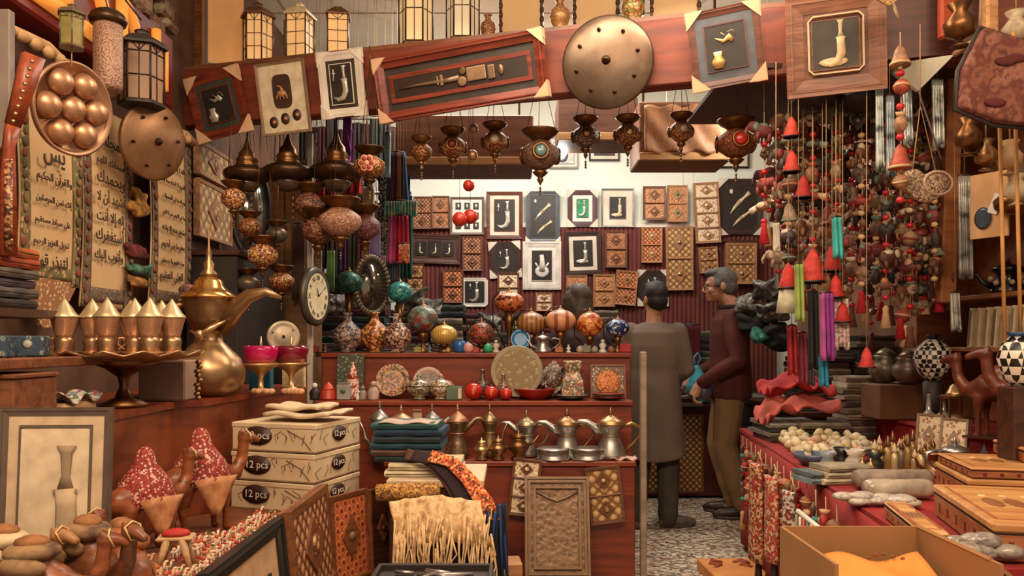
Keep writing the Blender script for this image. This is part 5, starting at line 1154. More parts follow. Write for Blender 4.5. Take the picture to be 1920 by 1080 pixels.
def camel(label, loc, rz, s, blanket=BLK2, pack=False, flap=mat('96542c', .8, 0, 'noise', 'b88458', sc=40), body=None):
    t = thing('saddled_camel', label, 'camel figurine', loc, rz, None, s); me = CAM1
    if body: me = CAM1.copy(); me.materials.clear(); me.materials.append(body)
    part('body', me, t)
    if pack:
        part('pack', M().ell((0, 0, .235), (.058, .048, .022), blanket, 14).ell((.01, .03, .215), (.05, .03, .022), blanket, 12, rot=(.4, .1, .3)).ell((-.01, -.035, .21), (.05, .025, .022), blanket, 12, rot=(-.4, .1, -.2)).ell((0, 0, .255), (.036, .026, .016), flap, 10), t, 'cloth pack tied over the hump')
    else: part('hump_cover', M().lathe([(.078, .125), (.084, .155), (.07, .198), (.042, .232), (.03, .25), (.026, .272), (.014, .288), (.0005, .293)], blanket, n=22, sx=1.0, sy=.8), t, 'red and white speckled cover')
    for sy in (-1, 1): part('saddle_flap', M().grid(lambda u, v: ((u-.5)*.13*(1-.85*v), sy*((.05 if pack else .068)+.008*math.sin(u*9)), .16-.10*v), 8, 5, flap, .005), t)
    part('head_strap', M().tube([(.15, -.018, .262), (.15, 0, .272), (.15, .018, .262), (.16, .012, .235), (.16, -.012, .235)], .0025, mat('d8b070', .6), 5, close=True), t)
    return t
camel('camel figurine with a pointed red speckled cover, standing nearer to the drawn dagger picture', (at(272, 0, 2.45).x, 2.45, ZT), 1.05, 1.12)
camel('camel figurine with a pointed red speckled cover, standing beside the white boxes', (at(376, 0, 2.72).x, 2.72, ZT), .95, 1.22)
t = thing('saddle_stool', 'toy camel saddle stool with splayed pale legs and a red cushion', 'toy stool', (at(330, 0, 2.28).x, 2.28, ZT), .2)
LG = mat('c09a70', .6, 0, 'wood', 'a07a50', sc=20); part('seat', M().box((0, 0, .09), (.1, .06, .012), LG, .004), t)
for sx in (-1, 1):
    for sy in (-1, 1): part('leg', M().tube([(sx*.02, sy*.02, .088), (sx*.045, sy*.03, .0)], [.012, .007], LG, 8), t)
part('cushion', M().ell((0, 0, .102), (.04, .028, .014), mat('b0241c', .7), 14), t)
# brown figures cluster, front left
CW = ['brown carved camel with a cream striped turban saddle, in the front left corner', 'carved camel with a coiled rope saddle, below the drawn dagger picture', 'reddish carved camel turned to the right, in front of the first saddled camel', 'dark carved camel at the bottom left corner of the table', 'small tan carved camel between the coiled rope and the reddish camel', 'pale carved camel peeking over the group at the left edge', 'brown carved camel at the bottom, right end of the carved group']
CT = mat('b89c74', .8, 0, 'noise', cols=['4a3020', '8a6844', 'a08058'], sc=18, bump=.4)
for i, (px, D, s, rz, bl, bd) in enumerate(((60, 1.62, .95, .3, CT, CAMELWOOD), (165, 1.75, 1.0, -.5, CT, mat('7a4426', .4, 0, 'wood', '54301a', sc=20)), (228, 1.78, .95, 2.4, mat('9a5a30', .6, sc=30), None), (20, 1.45, .7, 1.2, mat('6a3a22', .6, sc=20), DKWOOD), (190, 1.55, .62, .8, mat('c08a54', .6, sc=30), LTWOOD), (8, 1.72, .95, -.2, mat('c9b088', .7, sc=20), TANWOOD), (245, 1.52, .6, 1.9, mat('8a4a28', .6, sc=20), CAMELWOOD))):
    camel(CW[i], (at(px, 0, D).x, D, ZT), rz, s, bl, True, mat('a06a3c', .8, 0, 'noise', '704020', sc=30), bd)
m = M()
for k in range(5): m.lathe([(.03-.005*k, 0), (.036-.005*k, .005), (.03-.005*k, .01)], mat('c9a494', .6) if k % 2 else mat('7a4a44', .6), n=20, c=(0, 0, .006*k))
solo('coiled_rope', m, 'pink and brown coiled rope round standing up among the carved camels', 'rope coil', (at(138, 0, 1.85).x, 1.86, ZT+.17), (rad(60), 0, 0))
solo('rope_stand', M().lathe([(.04, 0), (.035, .01), (.012, .03), (.012, .17)], DKWOOD, n=14), 'slim dark stand holding the coiled rope', 'stand', (at(138, 0, 1.86).x, 1.88, ZT))
# tiny camels in rows
def tiny(c1, c2, c3):
    a, b, c = mat(c1, .6), mat(c2, .6), mat(c3, .6); m = M()
    m.ell((0, 0, .021), (.011, .006, .007), a, 8).ell((0, 0, .028), (.006, .0055, .006), b, 8).tube([(.008, 0, .022), (.014, 0, .026), (.015, 0, .036)], [.004, .003, .0035], a, 6).ell((.018, 0, .037), (.005, .003, .003), c, 6)
    for x in (-.006, .006):
        for y in (-.004, .004): m.tube([(x, y, .018), (x, y, 0)], .0022, a, 5)
    m.box((0, 0, .001), (.026, .014, .002), c); return m.mesh('tiny_camel')
TV = [tiny('dcc09c', 'b03a24', 'c9a47c'), tiny('e4cdb0', 'd8b48c', 'a83424'), tiny('c88a60', 'a82c1c', '3a4a34'), tiny('d8b08c', 'c04a30', 'e0c8a8')]
cnt_ = 0
for j in range(34):
    for i in range(9):
        x = -1.12+i*.041+R.uniform(-.008, .008); y = 1.86+j*.034+R.uniform(-.007, .007)
        if x > -.79 or cnt_ > 235: continue
        if abs(x-at(272, 0, 2.45).x) < .11 and 2.28 < y < 2.6: continue
        if abs(x-at(376, 0, 2.72).x) < .12 and 2.56 < y < 2.9: continue
        if abs(x+.957) < .075 and 2.2 < y < 2.35: continue
        if y < 1.98 and x < -.9: continue
        if y > 2.9 and x > -1.15: continue
        o = solo('tiny_camel', TV[R.randrange(4)], 'tiny red and cream camel standing in rows on the table', 'camel figurine', (x, y, ZT+.0), R.uniform(-.5, .5)+.6, 'tiny camels in rows'); cnt_ += 1
        o.scale = [R.uniform(1.0, 1.35)]*3
# white boxes, 12 pcs
BXW = mat('d6bd96', .7, sc=6); INKB = mat('3a1d14', .5); LINE = mat('7a5a40', .7)
def carton(z, label, k):
    t = thing('printed_box', label, 'box', (-.75+.006*k, 3.0+.004*k, z), rad(-20)+.02*k); w_, d_, h = .37, .34, .110
    part('body', M().box((-w_/2, d_/2, h*.42), (w_, d_, h*.84), BXW, .002), t); part('lid', M().box((-w_/2, d_/2, h*.9), (w_+.006, d_+.006, h*.18), BXW, .003), t)
    part('lid_shadow_line', M().box((-w_/2, d_/2, .003), (w_+.003, d_+.003, .006), mat('8c6a4c', .7)), t); t.children[-1].name = 'bottom_shadow_line'  # brown strip paints the shadow line at the foot of each stacked box
    for rz_, cx, cy, ww in ((0, -w_*.68, -.002, .125), (PI/2, .002, d_*.5, .10)):
        q = M().lathe([(ww*.5, 0), (ww*.5, .003), (.0001, .003)], INKB, n=28, rx=PI/2, sy=.58)
        part('oval_label', q, t, 'dark brown oval', loc=(cx, cy, h*.55), rot=(0, 0, rz_))
        tx = text_mesh('12 pcs', ww*.33, WHITE, .0006, ww*.8); part('lettering', tx, t, loc=(cx+(.0 if rz_ == 0 else .0035), cy-(.0035 if rz_ == 0 else 0), h*.55-ww*.1), rot=(0, 0, rz_))
    q = M(); RR = random.Random(k*7+3)
    for i in range(9):
        x = -w_*(.06+.1*i); z0 = h*RR.uniform(.15, .5)
        q.tube([(x, -.0015, z0), (x+RR.uniform(-.02, .02), -.0015, z0+h*.25), (x+RR.uniform(-.03, .03), -.0015, z0+h*.4)], .0012, LINE, 4)
        q.ell((x+.006, -.0015, z0+h*.2), (.003, .001, .01), LINE, 6)
    q.tube([(-.02, -.0015, h*.1), (-.06, -.0015, h*.5), (-.12, -.0015, h*.75)], .002, LINE, 4)
    for i in range(7):
        y = d_*(.08+.13*i); z0 = h*RR.uniform(.1, .5); q.tube([(.0015, y, z0), (.0015, y+RR.uniform(-.02, .03), z0+h*.25), (.0015, y+.02, z0+h*.4)], .0012, LINE, 4)
    part('branch_print', q, t)
carton(ZT, 'lowest of three cream printed boxes, half behind the tiny camels', 0); carton(ZT+.113, 'middle one of three cream printed boxes', 1); carton(ZT+.226, 'topmost of three cream printed boxes', 2)
z = ZT+.341
for i, (dx, lb) in enumerate(((-.14, 'cream cloth folded flat on top of the printed boxes, lower layer'), (-.17, 'cream cloth folded smaller on top, upper layer'))):
    m = M().grid(lambda u, v: ((u-.5)*(.28-.05*i), (v-.5)*(.22-.04*i), .016+.006*math.sin(u*8+i)+.004*math.sin(v*9)), 18, 12, PAPER, .014)
    solo('folded_cloth', m, lb, 'cloth', (-.75+dx+.08, 3.19+.02*i, z+.012+.024*i), rad(-14))
# frames and carved doors leaning against the table's right side
def lean_side(t, p0, p1, ztop, h, lean=6):
    a = math.atan2(p1[1]-p0[1], p1[0]-p0[0]); c = ((p0[0]+p1[0])/2, (p0[1]+p1[1])/2)
    t.location = (c[0], c[1], ztop-h/2); t.rotation_euler = (Matrix.Rotation(a, 4, 'Z') @ Matrix.Rotation(rad(-lean), 4, 'X')).to_euler(); return t
t = picture('black framed cream picture leaning against the table, at the bottom edge', .62, .62, fr=mat('1f2324', .3, sc=10), b=.075, mt=mat('c49a72', .7), mb=.16, pan=mat('b98e68', .7), art=None); lean_side(t, (-.715, 1.90), (-.715, 2.50), .70, .62)
t = panel(.50, .66, mat('cd', .5, 0, 'lattice', cols=['5a3020', 'b07a50', '8a5432', 'c48e60'], sc=7, bump=.5), MIDWOOD, 'carved wooden door with a lattice, leaning between the black frame and the orange door', 2, name='lattice_screen', rimw=.06, d=.04); lean_side(t, (-.71, 2.53), (-.71, 3.02), .705, .66)
t = panel(.22, .66, mat('od', .6, 0, 'lattice', cols=['a8542c', 'd07a4c', 'b8602c', '7a3418'], sc=9, bump=.3), MIDWOOD, 'orange painted narrow door with zigzag lattice beside the printed boxes', 2, name='painted_screen', rimw=.08, knob=mat('7a5a34', .5), d=.03)
part('pin', M().lathe([(.012, 0), (.012, .05)], riml, n=10, ry=PI/2, c=(-.1, -.04, 0)), t); lean_side(t, (-.695, 3.04), (-.60, 3.22), .655, .66, 3)
t = panel(.14, .64, DKWOOD, MIDWOOD, 'dark narrow door with a pale bar beside the fringed shawls', 2, name='dark_screen', rimw=.08, knob=OLDBRASS, d=.03); lean_side(t, (-.585, 3.25), (-.51, 3.10), .64, .64, 3)
t.location = (-.545, 3.27, .33); t.rotation_euler[2] = 1.0

# ================================================================ TEXTILE STAND
zt = stack('cream paper wrapped cloth at the base of the textile pile', -.36, 3.32, .712, .30, .3, ['d8c8a8', 'cdb890'], th=.022)
stack('dark teal folded textile pile', -.42, 3.34, zt, .28, .24, ['1c2c30', '5a4030', '1f4a54', '24343a', '1f3c58', '1f5450'], th=.024, labels=['black folded textile at the bottom of the teal pile', 'thin brown folded textile low in the teal pile', 'petrol blue folded textile in the middle of the pile', 'charcoal folded textile in the upper middle of the pile', 'navy folded textile near the top of the pile', 'teal folded textile on top of the pile'])
m = M().grid(lambda u, v: ((u-.5)*.24, (v-.5)*.16, .006+.004*math.sin(u*12)), 14, 8, mat('b09a8c', .8))
solo('folded_cloth', m, 'greyish pink cloth lying on top of the teal pile', 'cloth', (-.42, 3.30, zt+.152))
# rolled rug
RUG = mat('rug', .9, 0, 'mosaic', cols=['9a6a34', 'c9984c', '6a4424', 'b07a3c'], sc=70, bump=.4)
m = M().lathe([(.032, -.12), (.034, 0), (.032, .12)], RUG, n=18, ry=PI/2)
for k in range(3): m.lathe([(.026-.008*k, .1205), (.026-.008*k, .1225)], mat('5a2a20', .8) if k % 2 else RUG, n=14, ry=PI/2).lathe([(.026-.008*k, -.1225), (.026-.008*k, -.1205)], mat('5a2a20', .8) if k % 2 else RUG, n=14, ry=PI/2)
solo('rolled_rug', m, 'rolled golden brown rug on the front edge of the textile stand', 'rug', (-.40, 3.075, .672), .12)
# fringed shawl cascading in front of the stand
sw = thing('fringed_shawl', 'cream shawl with long tangled fringes hanging down the front of the stand', 'shawl', (-.29, 3.06, .62))
SH = mat('d0aa78', .9, 0, 'noise', cols=['b08a58', 'dcb888', '8a6438'], sc=26, bump=.5)
part('cloth', M().grid(lambda u, v: ((u-.5)*.34+.05*v, -.045-.05*math.sin(v*2.2)-.012*math.sin(u*30+v*5), .05-.16*v-.05*abs(u-.5)), 40, 10, SH, .008), sw)
q = M(); 
for i in range(90):
    x = R.uniform(-.14, .22); z0 = R.uniform(-.14, 0.0); L1 = R.uniform(.16, .34); y = -.105-R.uniform(0, .035); w1, w2 = R.uniform(-.02, .02), R.uniform(-.025, .025)
    q.tube([(x, y, z0), (x+w1, y-.01, z0-L1*.35), (x+w2, y+.004, z0-L1*.7), (x+w1+w2, y, z0-L1)], [.0038, .0032, .003, .0034], SH, 5)
o = part('fringe', q, sw); o['kind'] = 'stuff'
# runner draped over in a long arc with black fringe
rn = thing('table_runner', 'orange patterned runner arching down over the stand with black and blue fringe', 'runner', (-.30, 3.2, .84))
RUN = mat('run', .85, 0, 'mosaic', cols=['c0522c', 'd07a40', '9a3420', 'e0a468', '5a3018', 'c86a34'], sc=65, bump=.3)
A_ = [at(805, 845, 3.12), at(845, 858, 3.1), at(880, 895, 3.06), at(905, 935, 3.03), at(920, 975, 3.02)]
def arcp(s, pts=None):
    pts = pts or A_; k = min(int(s*4), 3); f = s*4-k; return pts[k].lerp(pts[k+1], f)
O = Vector((-.30, 3.2, .84))
def ribbon(off, wd, m_, nm, s0=0, s1=1, dy=0):
    part(nm, M().grid(lambda u, v: arcp(s0+(s1-s0)*u)-O+Vector((off+(v-.5)*wd*.75*(.25+u*.75)+.0, dy+.02*v*(1-u), -(1-v)*.04*(1-u)-.0)), 24, 6, m_, .008), rn)
ribbon(-.0, .115, RUN, 'patterned_band'); ribbon(-.07, .11, mat('2a1a1c', .85, sc=9), 'dark_band', 0, 1, .03); ribbon(-.10, .07, mat('5a3428', .85, sc=9), 'brown_band', 0, .95, .05)
q = M(); e = arcp(1)-O
for i in range(90):
    x = R.uniform(-.15, .06); q.tube([(e.x+x, e.y+R.uniform(-.01, .05), e.z+.05*R.random()+(x*.3)), (e.x+x+R.uniform(-.01, .01), e.y+R.uniform(-.01, .05), e.z-.09), (e.x+x+.01, e.y+R.uniform(0, .04), e.z-R.uniform(.16, .27))], [.005, .005, .004], mat('14151c', .9) if i % 4 else mat('1f3c78', .9), 5)
o = part('fringe', q, rn); o['kind'] = 'stuff'
# metal tray of trinkets and crates at the bottom
t = thing('trinket_tray', 'dark metal tray with small silver things at the bottom edge, under the fringes', 'tray', (-.24, 2.42, .52)); m = M().box((0, 0, .005), (.34, .2, .01), DARK).frame(.34, .2, .016, 0, .03, mat('5a5e60', .35, .6)); m = M().box((0, 0, .005), (.34, .2, .01), DARK)
part('base', m, t)
for a in (0, 1): part('rim', M().box((0, (a-.5)*.2, .015), (.36, .014, .03), DARK, .003), t); part('rim', M().box(((a-.5)*.35, 0, .015), (.014, .2, .03), DARK, .003), t)
for i in range(9): q = M().tube([(R.uniform(-.13, .13), R.uniform(-.07, .07), .018), (R.uniform(-.13, .13), R.uniform(-.07, .07), .02)], .006, TIN, 6); part('trinket', q, t)
solo('tray_crate', M().box((0, 0, .2595), (.38, .24, .519), DKWOOD, .005), 'dark crate under the metal trinket tray at the bottom edge', 'crate', (-.24, 2.42, 0))
t = thing('cardboard_box', 'light brown slatted box on the floor right of the black fringe', 'box', (-.02, 3.55, 0), .1)
part('body', M().box((0, 0, .14), (.12, .14, .28), TANWOOD, .004), t); part('slats', M().box((0, -.072, .06), (.11, .004, .01), DKWOOD).box((0, -.072, .14), (.11, .004, .01), DKWOOD).box((0, -.072, .22), (.11, .004, .01), DKWOOD), t)
# ================================================================ PEOPLE
SKIN = mat('b07a58', .55, sc=6); SKIN2 = mat('c98f70', .5, sc=6)
def hand(m, k, w, d, s, curl=.5):       # w wrist point, d unit direction of the palm, s side (+1/-1) of the thumb
    w, d = Vector(w), Vector(d).normalized(); sd = d.cross(Vector((0, 0, 1)))
    if sd.length < .3: sd = Vector((0, 1, 0))
    sd = sd.normalized()*s; up = sd.cross(d).normalized()*s; palm = w+d*.05
    m.tube([w-d*.02, w+d*.03, w+d*.085], [.024, .034, .036], k, 10, flat=1)
    for i, L1 in enumerate((.062, .072, .068, .052)):
        a = w+d*.085+sd*(.030-.020*i); b_ = a+d*L1*.45-up*.012*curl; c = b_+d*L1*.35*(1-.6*curl)-up*.03*curl; e = c+d*L1*.1*(1-curl)-up*.022*curl-d*.012*curl
        m.tube([a-d*.03, a, b_, c, e], [.0095, .0095, .009, .0085, .0075], k, 8); m.ell(e, .0075, k, 6)
    a = w+d*.03+sd*.026; b_ = a+sd*.026+d*.022-up*.006; c = b_+d*.032-up*.012
    m.tube([w+d*.015, a, b_, c], [.012, .0115, .0105, .009], k, 8); m.ell(c, .009, k, 6)
def person(label, loc, rz, H, skin, P, hair, top, legs, shoe, tunic=False, glasses=False, longhair=False, nod=0, turn=0, wide=1):
    t = thing('person', label, 'person', loc, rz, None, (H/1.75*wide, H/1.75*wide, H/1.75)); m = M()
    T0 = m.T; hd = Matrix.Translation((0, P.get('hy', -.02), 1.50)) @ Matrix.Rotation(turn, 4, 'Z') @ Matrix.Rotation(nod, 4, 'X'); m.T = hd
    m.ell((0, .012, .145), (.076, .094, .098), skin, 20).ell((0, -.03, .085), (.058, .062, .075), skin, 16).ell((0, -.06, .035), (.032, .03, .026), skin, 12)
    m.ell((0, -.075, .14), (.05, .02, .018), skin, 12).tube([(0, -.088, .13), (0, -.104, .1), (0, -.108, .085)], [.008, .011, .014], skin, 8).ell((0, -.084, .055), (.024, .014, .009), skin, 10)
    for s in (-1, 1): m.ell((s*.078, .015, .11), (.012, .02, .032), skin, 10).ell((s*.012, -.098, .084), (.009, .01, .008), skin, 6).ell((s*.04, -.065, .09), (.02, .02, .022), skin, 8)
    m.T = T0
    limb(m, [(0, .02, 1.40, .062), (0, .01, 1.50, .055), (0, P.get('hy', -.02)*.6, 1.56, .054)], skin)
    m.ell((0, .01, 1.30), (.165, .105, .16), skin, 18).ell((0, .005, 1.12), (.14, .1, .16), skin, 18).ell((0, .01, .95), (.155, .11, .12), skin, 18)
    for s, kk in ((-1, 'L'), (1, 'R')):
        sh = Vector((s*.175, .015, 1.40)); el, wr = Vector(P['el'+kk]), Vector(P['wr'+kk])
        limb(m, [(*sh, .052), (*sh.lerp(el, .5), .046), (*el, .038), (*el.lerp(wr, .4), .036), (*wr, .025)], skin)
        hand(m, skin, wr, Vector(P.get('hd'+kk, tuple((wr-el).normalized()))), s if 'th'+kk not in P else P['th'+kk], P.get('curl', .6))
        hp = Vector((s*.085, .01, .93)); kn, an = Vector(P['kn'+kk]), Vector(P['an'+kk])
        limb(m, [(*hp, .088), (*hp.lerp(kn, .5), .072), (*kn, .054), (*kn.lerp(an, .35), .053), (*an, .036)], skin)
        f = Vector(P.get('ft'+kk, (0, -1, 0))).normalized(); limb(m, [(*(an-Vector((0, 0, .02))), .034), (*(an+f*.12-Vector((0, 0, an.z-.035))), .028)], skin)
    me = melt(m, .0065, 3, 'body'); part('body', me, t)
    # eyes, brows, mouth
    for s in (-1, 1):
        q = M(); q.T = hd; q.ell((s*.030, -.080, .112), (.012, .008, .007), WHITE, 10).ell((s*.030, -.087, .112), (.005, .004, .005), BLACK, 8); part('eye', q, t)
        q = M(); q.T = hd; q.tube([(s*.015, -.088, .133), (s*.032, -.090, .138), (s*.048, -.078, .132)], [.003, .0045, .002], hair, 6); part('eyebrow', q, t)
    q = M(); q.T = hd; q.ell((0, -.096, .055), (.02, .005, .004), mat('8a4c40', .5), 8); part('lips', q, t)
    q = M(); q.T = hd; q.ell((0, .026, .165), (.083, .094, .09), hair, 20).ell((0, .05, .11), (.076, .07, .075), hair, 18).ell((0, -.02, .215), (.066, .075, .034), hair, 16)
    for s in (-1, 1): q.ell((s*.07, -.012, .135), (.014, .028, .032), hair, 8)
    if longhair: q.ell((0, .06, .04), (.09, .07, .13), hair, 18).ell((0, .07, -.06), (.085, .06, .12), hair, 18).ell((.03, .0, .1), (.085, .09, .12), hair, 16)
    part('hair', melt(q, .008, 2, 'hair'), t)
    if glasses:
        q = M(); q.T = hd
        for s in (-1, 1):
            q.tube([(s*.032+.021*math.cos(a), -.1, .112+.015*math.sin(a)) for a in [2*PI*i/14 for i in range(14)]], .002, BLACK, 5, close=True); q.tube([(s*.053, -.1, .116), (s*.078, -.05, .118), (s*.082, .015, .118)], .002, BLACK, 5)
        q.tube([(-.012, -.1, .114), (.012, -.1, .114)], .002, BLACK, 5); part('glasses', q, t)
    # clothes
    q = M(); bot = P['hem']; ln = [(1.455, .075, .07), (1.43, .13, .085), (1.38, .185, .115), (1.28, .19, .13), (1.12, .172, .128), (.98, .182, .14), (.86, .188, .142)]
    if tunic: ln = [(z, a*1.04, b*1.06) for z, a, b in ln]+[(.7, .205, .155), (.55, .22, .165)]
    ln = [l for l in ln if l[0] > bot+.03]+[(bot, ln[-1][1]*(1.03 if tunic else .97), ln[-1][2]*(1.03 if tunic else .97))]
    n = 40; vs = []; fs = []
    for z, a, b in reversed(ln):
        for i in range(n):
            th = 2*PI*i/n; fl = 1+(.035*math.cos(7*th+z*3)+.02*math.cos(11*th+1))*max(0, min(1, (1.15-z)*1.6)) + (.018*math.sin(z*38+th*2) if not tunic and z < 1.2 else 0)
            vs.append((a*fl*math.cos(th), b*fl*math.sin(th)+.008, z+(.02*math.cos(2*th) if z == bot and tunic else 0)))
    for j in range(len(ln)-1):
        for i in range(n): fs.append((j*n+i, j*n+(i+1) % n, (j+1)*n+(i+1) % n, (j+1)*n+i))
    fs += [tuple(reversed(range(n))), tuple((len(ln)-1)*n+i for i in range(n))]; q.add(vs, fs, top, True)
    for s, kk in ((-1, 'L'), (1, 'R')):
        sh = Vector((s*.165, .015, 1.385)); el, wr = Vector(P['el'+kk]), Vector(P['wr'+kk]); we = el.lerp(wr, P.get('cuff', .88))
        limb(q, [(*sh, .072), (*sh.lerp(el, .35), .070), (*sh.lerp(el, .7), .064), (*el, .060), (*el.lerp(we, .3), .058), (*el.lerp(we, .65), .05), (*we, .043 if not tunic else .05)], top)
    part('tunic' if tunic else 'sweater', melt(q, .010, 3, 'clothes'), t)
    if not tunic: part('collar', M().lathe([(.066, 1.445), (.072, 1.47), (.068, 1.485), (.06, 1.47)], mat('2a1a1c', .8), n=20, sy=1.0, c=(0, .008, 0)), t)
    q = M()
    for s, kk in ((-1, 'L'), (1, 'R')):
        hp = Vector((s*.08, .01, .92)); kn, an = Vector(P['kn'+kk]), Vector(P['an'+kk]); lo = an+Vector((0, .005, -.03))
        limb(q, [(*hp, .098), (*hp.lerp(kn, .4), .097), (*hp.lerp(kn, .8), .086), (*kn, .08), (*kn.lerp(lo, .2), .083), (*kn.lerp(lo, .45), .076), (*kn.lerp(lo, .6), .08), (*kn.lerp(lo, .8), .07), (*kn.lerp(lo, .9), .074), (*lo, .066)], legs)
    q.ell((0, .01, .9), (.15, .11, .1), legs, 18); part('trousers', melt(q, .010, 2, 'trousers'), t)
    for s, kk in ((-1, 'L'), (1, 'R')):
        an = Vector(P['an'+kk]); f = Vector(P.get('ft'+kk, (0, -1, 0))).normalized(); q = M(); g = Vector((an.x, an.y, 0))
        q.ell(tuple(g-f*.0+Vector((0, 0, .055))), (.048, .055, .05), shoe, 12); limb(q, [(*(g-f*.03+Vector((0, 0, .045))), .042), (*(g+f*.07+Vector((0, 0, .045))), .043), (*(g+f*.16+Vector((0, 0, .036))), .035), (*(g+f*.19+Vector((0, 0, .03))), .026)], shoe)
        q2 = M(); a = math.atan2(f.y, f.x); 
        part('shoe', melt(q, .008, 3, 'shoe'), t)
        so = M().lathe([(.05, 0), (.052, .012), (.048, .02)], mat('4a4038', .7), n=20, sx=2.6, sy=.9); o = part('sole', so, t, loc=tuple(g+f*.075), rot=(0, 0, a))
    return t
HB = mat('141010', .6, 0, 'noise', '241c18', sc=30, bump=.4); HG = mat('6d6a62', .6, 0, 'noise', '4a4844', sc=30, bump=.4)
TUN = mat('6f5f52', .85, 0, 'noise', '5f5046', sc=5, bump=.1)
person('man with black hair in a long grey brown tunic, standing with his back to us', (at(1226, 0, 5.42).x, 5.42, 0), PI-.25, 1.66, SKIN,
       dict(elL=(-.23, .0, 1.12), wrL=(-.12, -.2, 1.02), elR=(.245, .0, 1.12), wrR=(.25, -.22, 1.02), knL=(-.10, -.02, .5), anL=(-.10, .02, .09), knR=(.10, -.03, .5), anR=(.12, .10, .09), ftL=(-.9, -.45, 0), ftR=(.2, -1, 0), hem=.49, cuff=.8, curl=.5), HB, TUN, mat('4a4238', .85, 0, 'noise', '3a332b', sc=5, bump=.1), mat('6a6058', .6), tunic=True, turn=.55, nod=-.05)
KH = mat('8c6c48', .85, 0, 'noise', '74583a', sc=5, bump=.1)
person('grey haired man with glasses in a maroon sweater and khaki trousers, facing left', (at(1366, 0, 5.75).x, 5.75, 0), -PI/2-.18, 1.78, SKIN2,
       dict(elL=(-.25, .02, 1.10), wrL=(-.13, -.24, .97), elR=(.25, .04, 1.10), wrR=(.16, -.20, .93), hdL=(.1, -.35, -.9), hdR=(0, -.35, -.9), knL=(-.08, -.06, .5), anL=(-.08, .05, .09), knR=(.08, -.03, .5), anR=(.09, .1, .09), ftL=(-.15, -1, 0), ftR=(.1, -1, 0), hem=.83, cuff=.9, curl=.95, hy=-.05), HG, mat('57201c', .85, 0, 'noise', '45160f', sc=7, bump=.15), KH, mat('33201a', .4), glasses=True, nod=.06, wide=1.07)
person('dark haired woman seen behind the orange lamps, turned away', (at(1086, 0, 5.12).x, 5.12, 0), PI+.5, 1.62, SKIN,
       dict(elL=(-.25, .0, 1.12), wrL=(-.18, -.2, 1.05), elR=(.25, .0, 1.12), wrR=(.18, -.2, 1.05), knL=(-.09, -.02, .5), anL=(-.09, .03, .09), knR=(.09, -.02, .5), anR=(.09, .03, .09), hem=.8), mat('2e211b', .6, 0, 'noise', '4a3a30', sc=30, bump=.4), mat('3a2a2c', .85), mat('2a2628', .85), DARK, longhair=True)
# blue plastic bag in the hand of the man in the sweater
p = at(1312, 712, 5.62); t = thing('plastic_bag', 'thin turquoise plastic bag with dark shopping inside, held by the man in maroon', 'bag', (p.x, 5.68, p.z-.1))
PB = mat('4aa8b4', .3, 0, 'noise', '2c7c94', sc=12, bump=.5)
part('sack', melt(M().ell((0, 0, .04), (.085, .07, .085), PB, 14).ell((.02, .02, .0), (.08, .07, .07), PB, 12).tube([(0, 0, .09), (-.01, 0, .2)], [.07, .02], PB, 10), .008, 2, 'sack'), t)
part('contents', M().ell((.04, -.03, .015), (.06, .055, .06), mat('6a4a5c', .4, 0, 'noise', '3c4a6a', sc=14, bump=.4), 14), t)
part('loop_handle', M().tube([(-.01, 0, .19), (-.03, 0, .25), (.0, 0, .29), (.02, 0, .25), (-.01, 0, .19)], .007, PB, 6), t)

# ================================================================ CLOTHES PILES AT THE BACK
PAL = ['6a6a54', '3c4a48', '7a6a5c', '8a8470', '4a2a2c', '2c3440', '9a8a78', '5a3a34', '42504a', 'a39a84']
def col_stack(n0, X, Y, z, w, d, n, pal, where, th=.045, cat='folded clothes', plastic=False, rz=0, grp=None):
    stack('folded '+where, X, Y, z, w, d, [pal[(i*7+n0) % len(pal)] for i in range(n)], rz, th, cat, 'folded_garment', grp or 'folded garments '+where, plastic=plastic)
for i, (X, n, wh) in enumerate(((-.78, 11, 'garments at the left end behind the top step'), (-.50, 10, 'garments behind the yellow lamp'), (-.22, 9, 'garments behind the brown ribbon lamp'), (.06, 9, 'garments behind the orange turban lamp'), (.34, 9, 'garments behind the peach orange lamp'), (.70, 9, 'garments behind the blue eye lamp'))):
    col_stack(i*3, X, 6.42, 1.04, .26, .36, n, PAL[i % 3:]+['a8b0a0', '6a2a30'], wh)
col_stack(2, 1.32, 6.5, .753, .28, .34, 11, ['2c343c', '6a6a54', '4a4644', '8a8470', '3a3c3c', '565c58'], 'clothes on the red cabinet behind the man in the tunic', .055)
col_stack(5, 1.62, 6.56, .753, .26, .34, 11, ['5a5a4c', '3c2a2c', '7a7a6a', '2c3038', '46504c'], 'clothes on the red cabinet behind the man in maroon', .055)
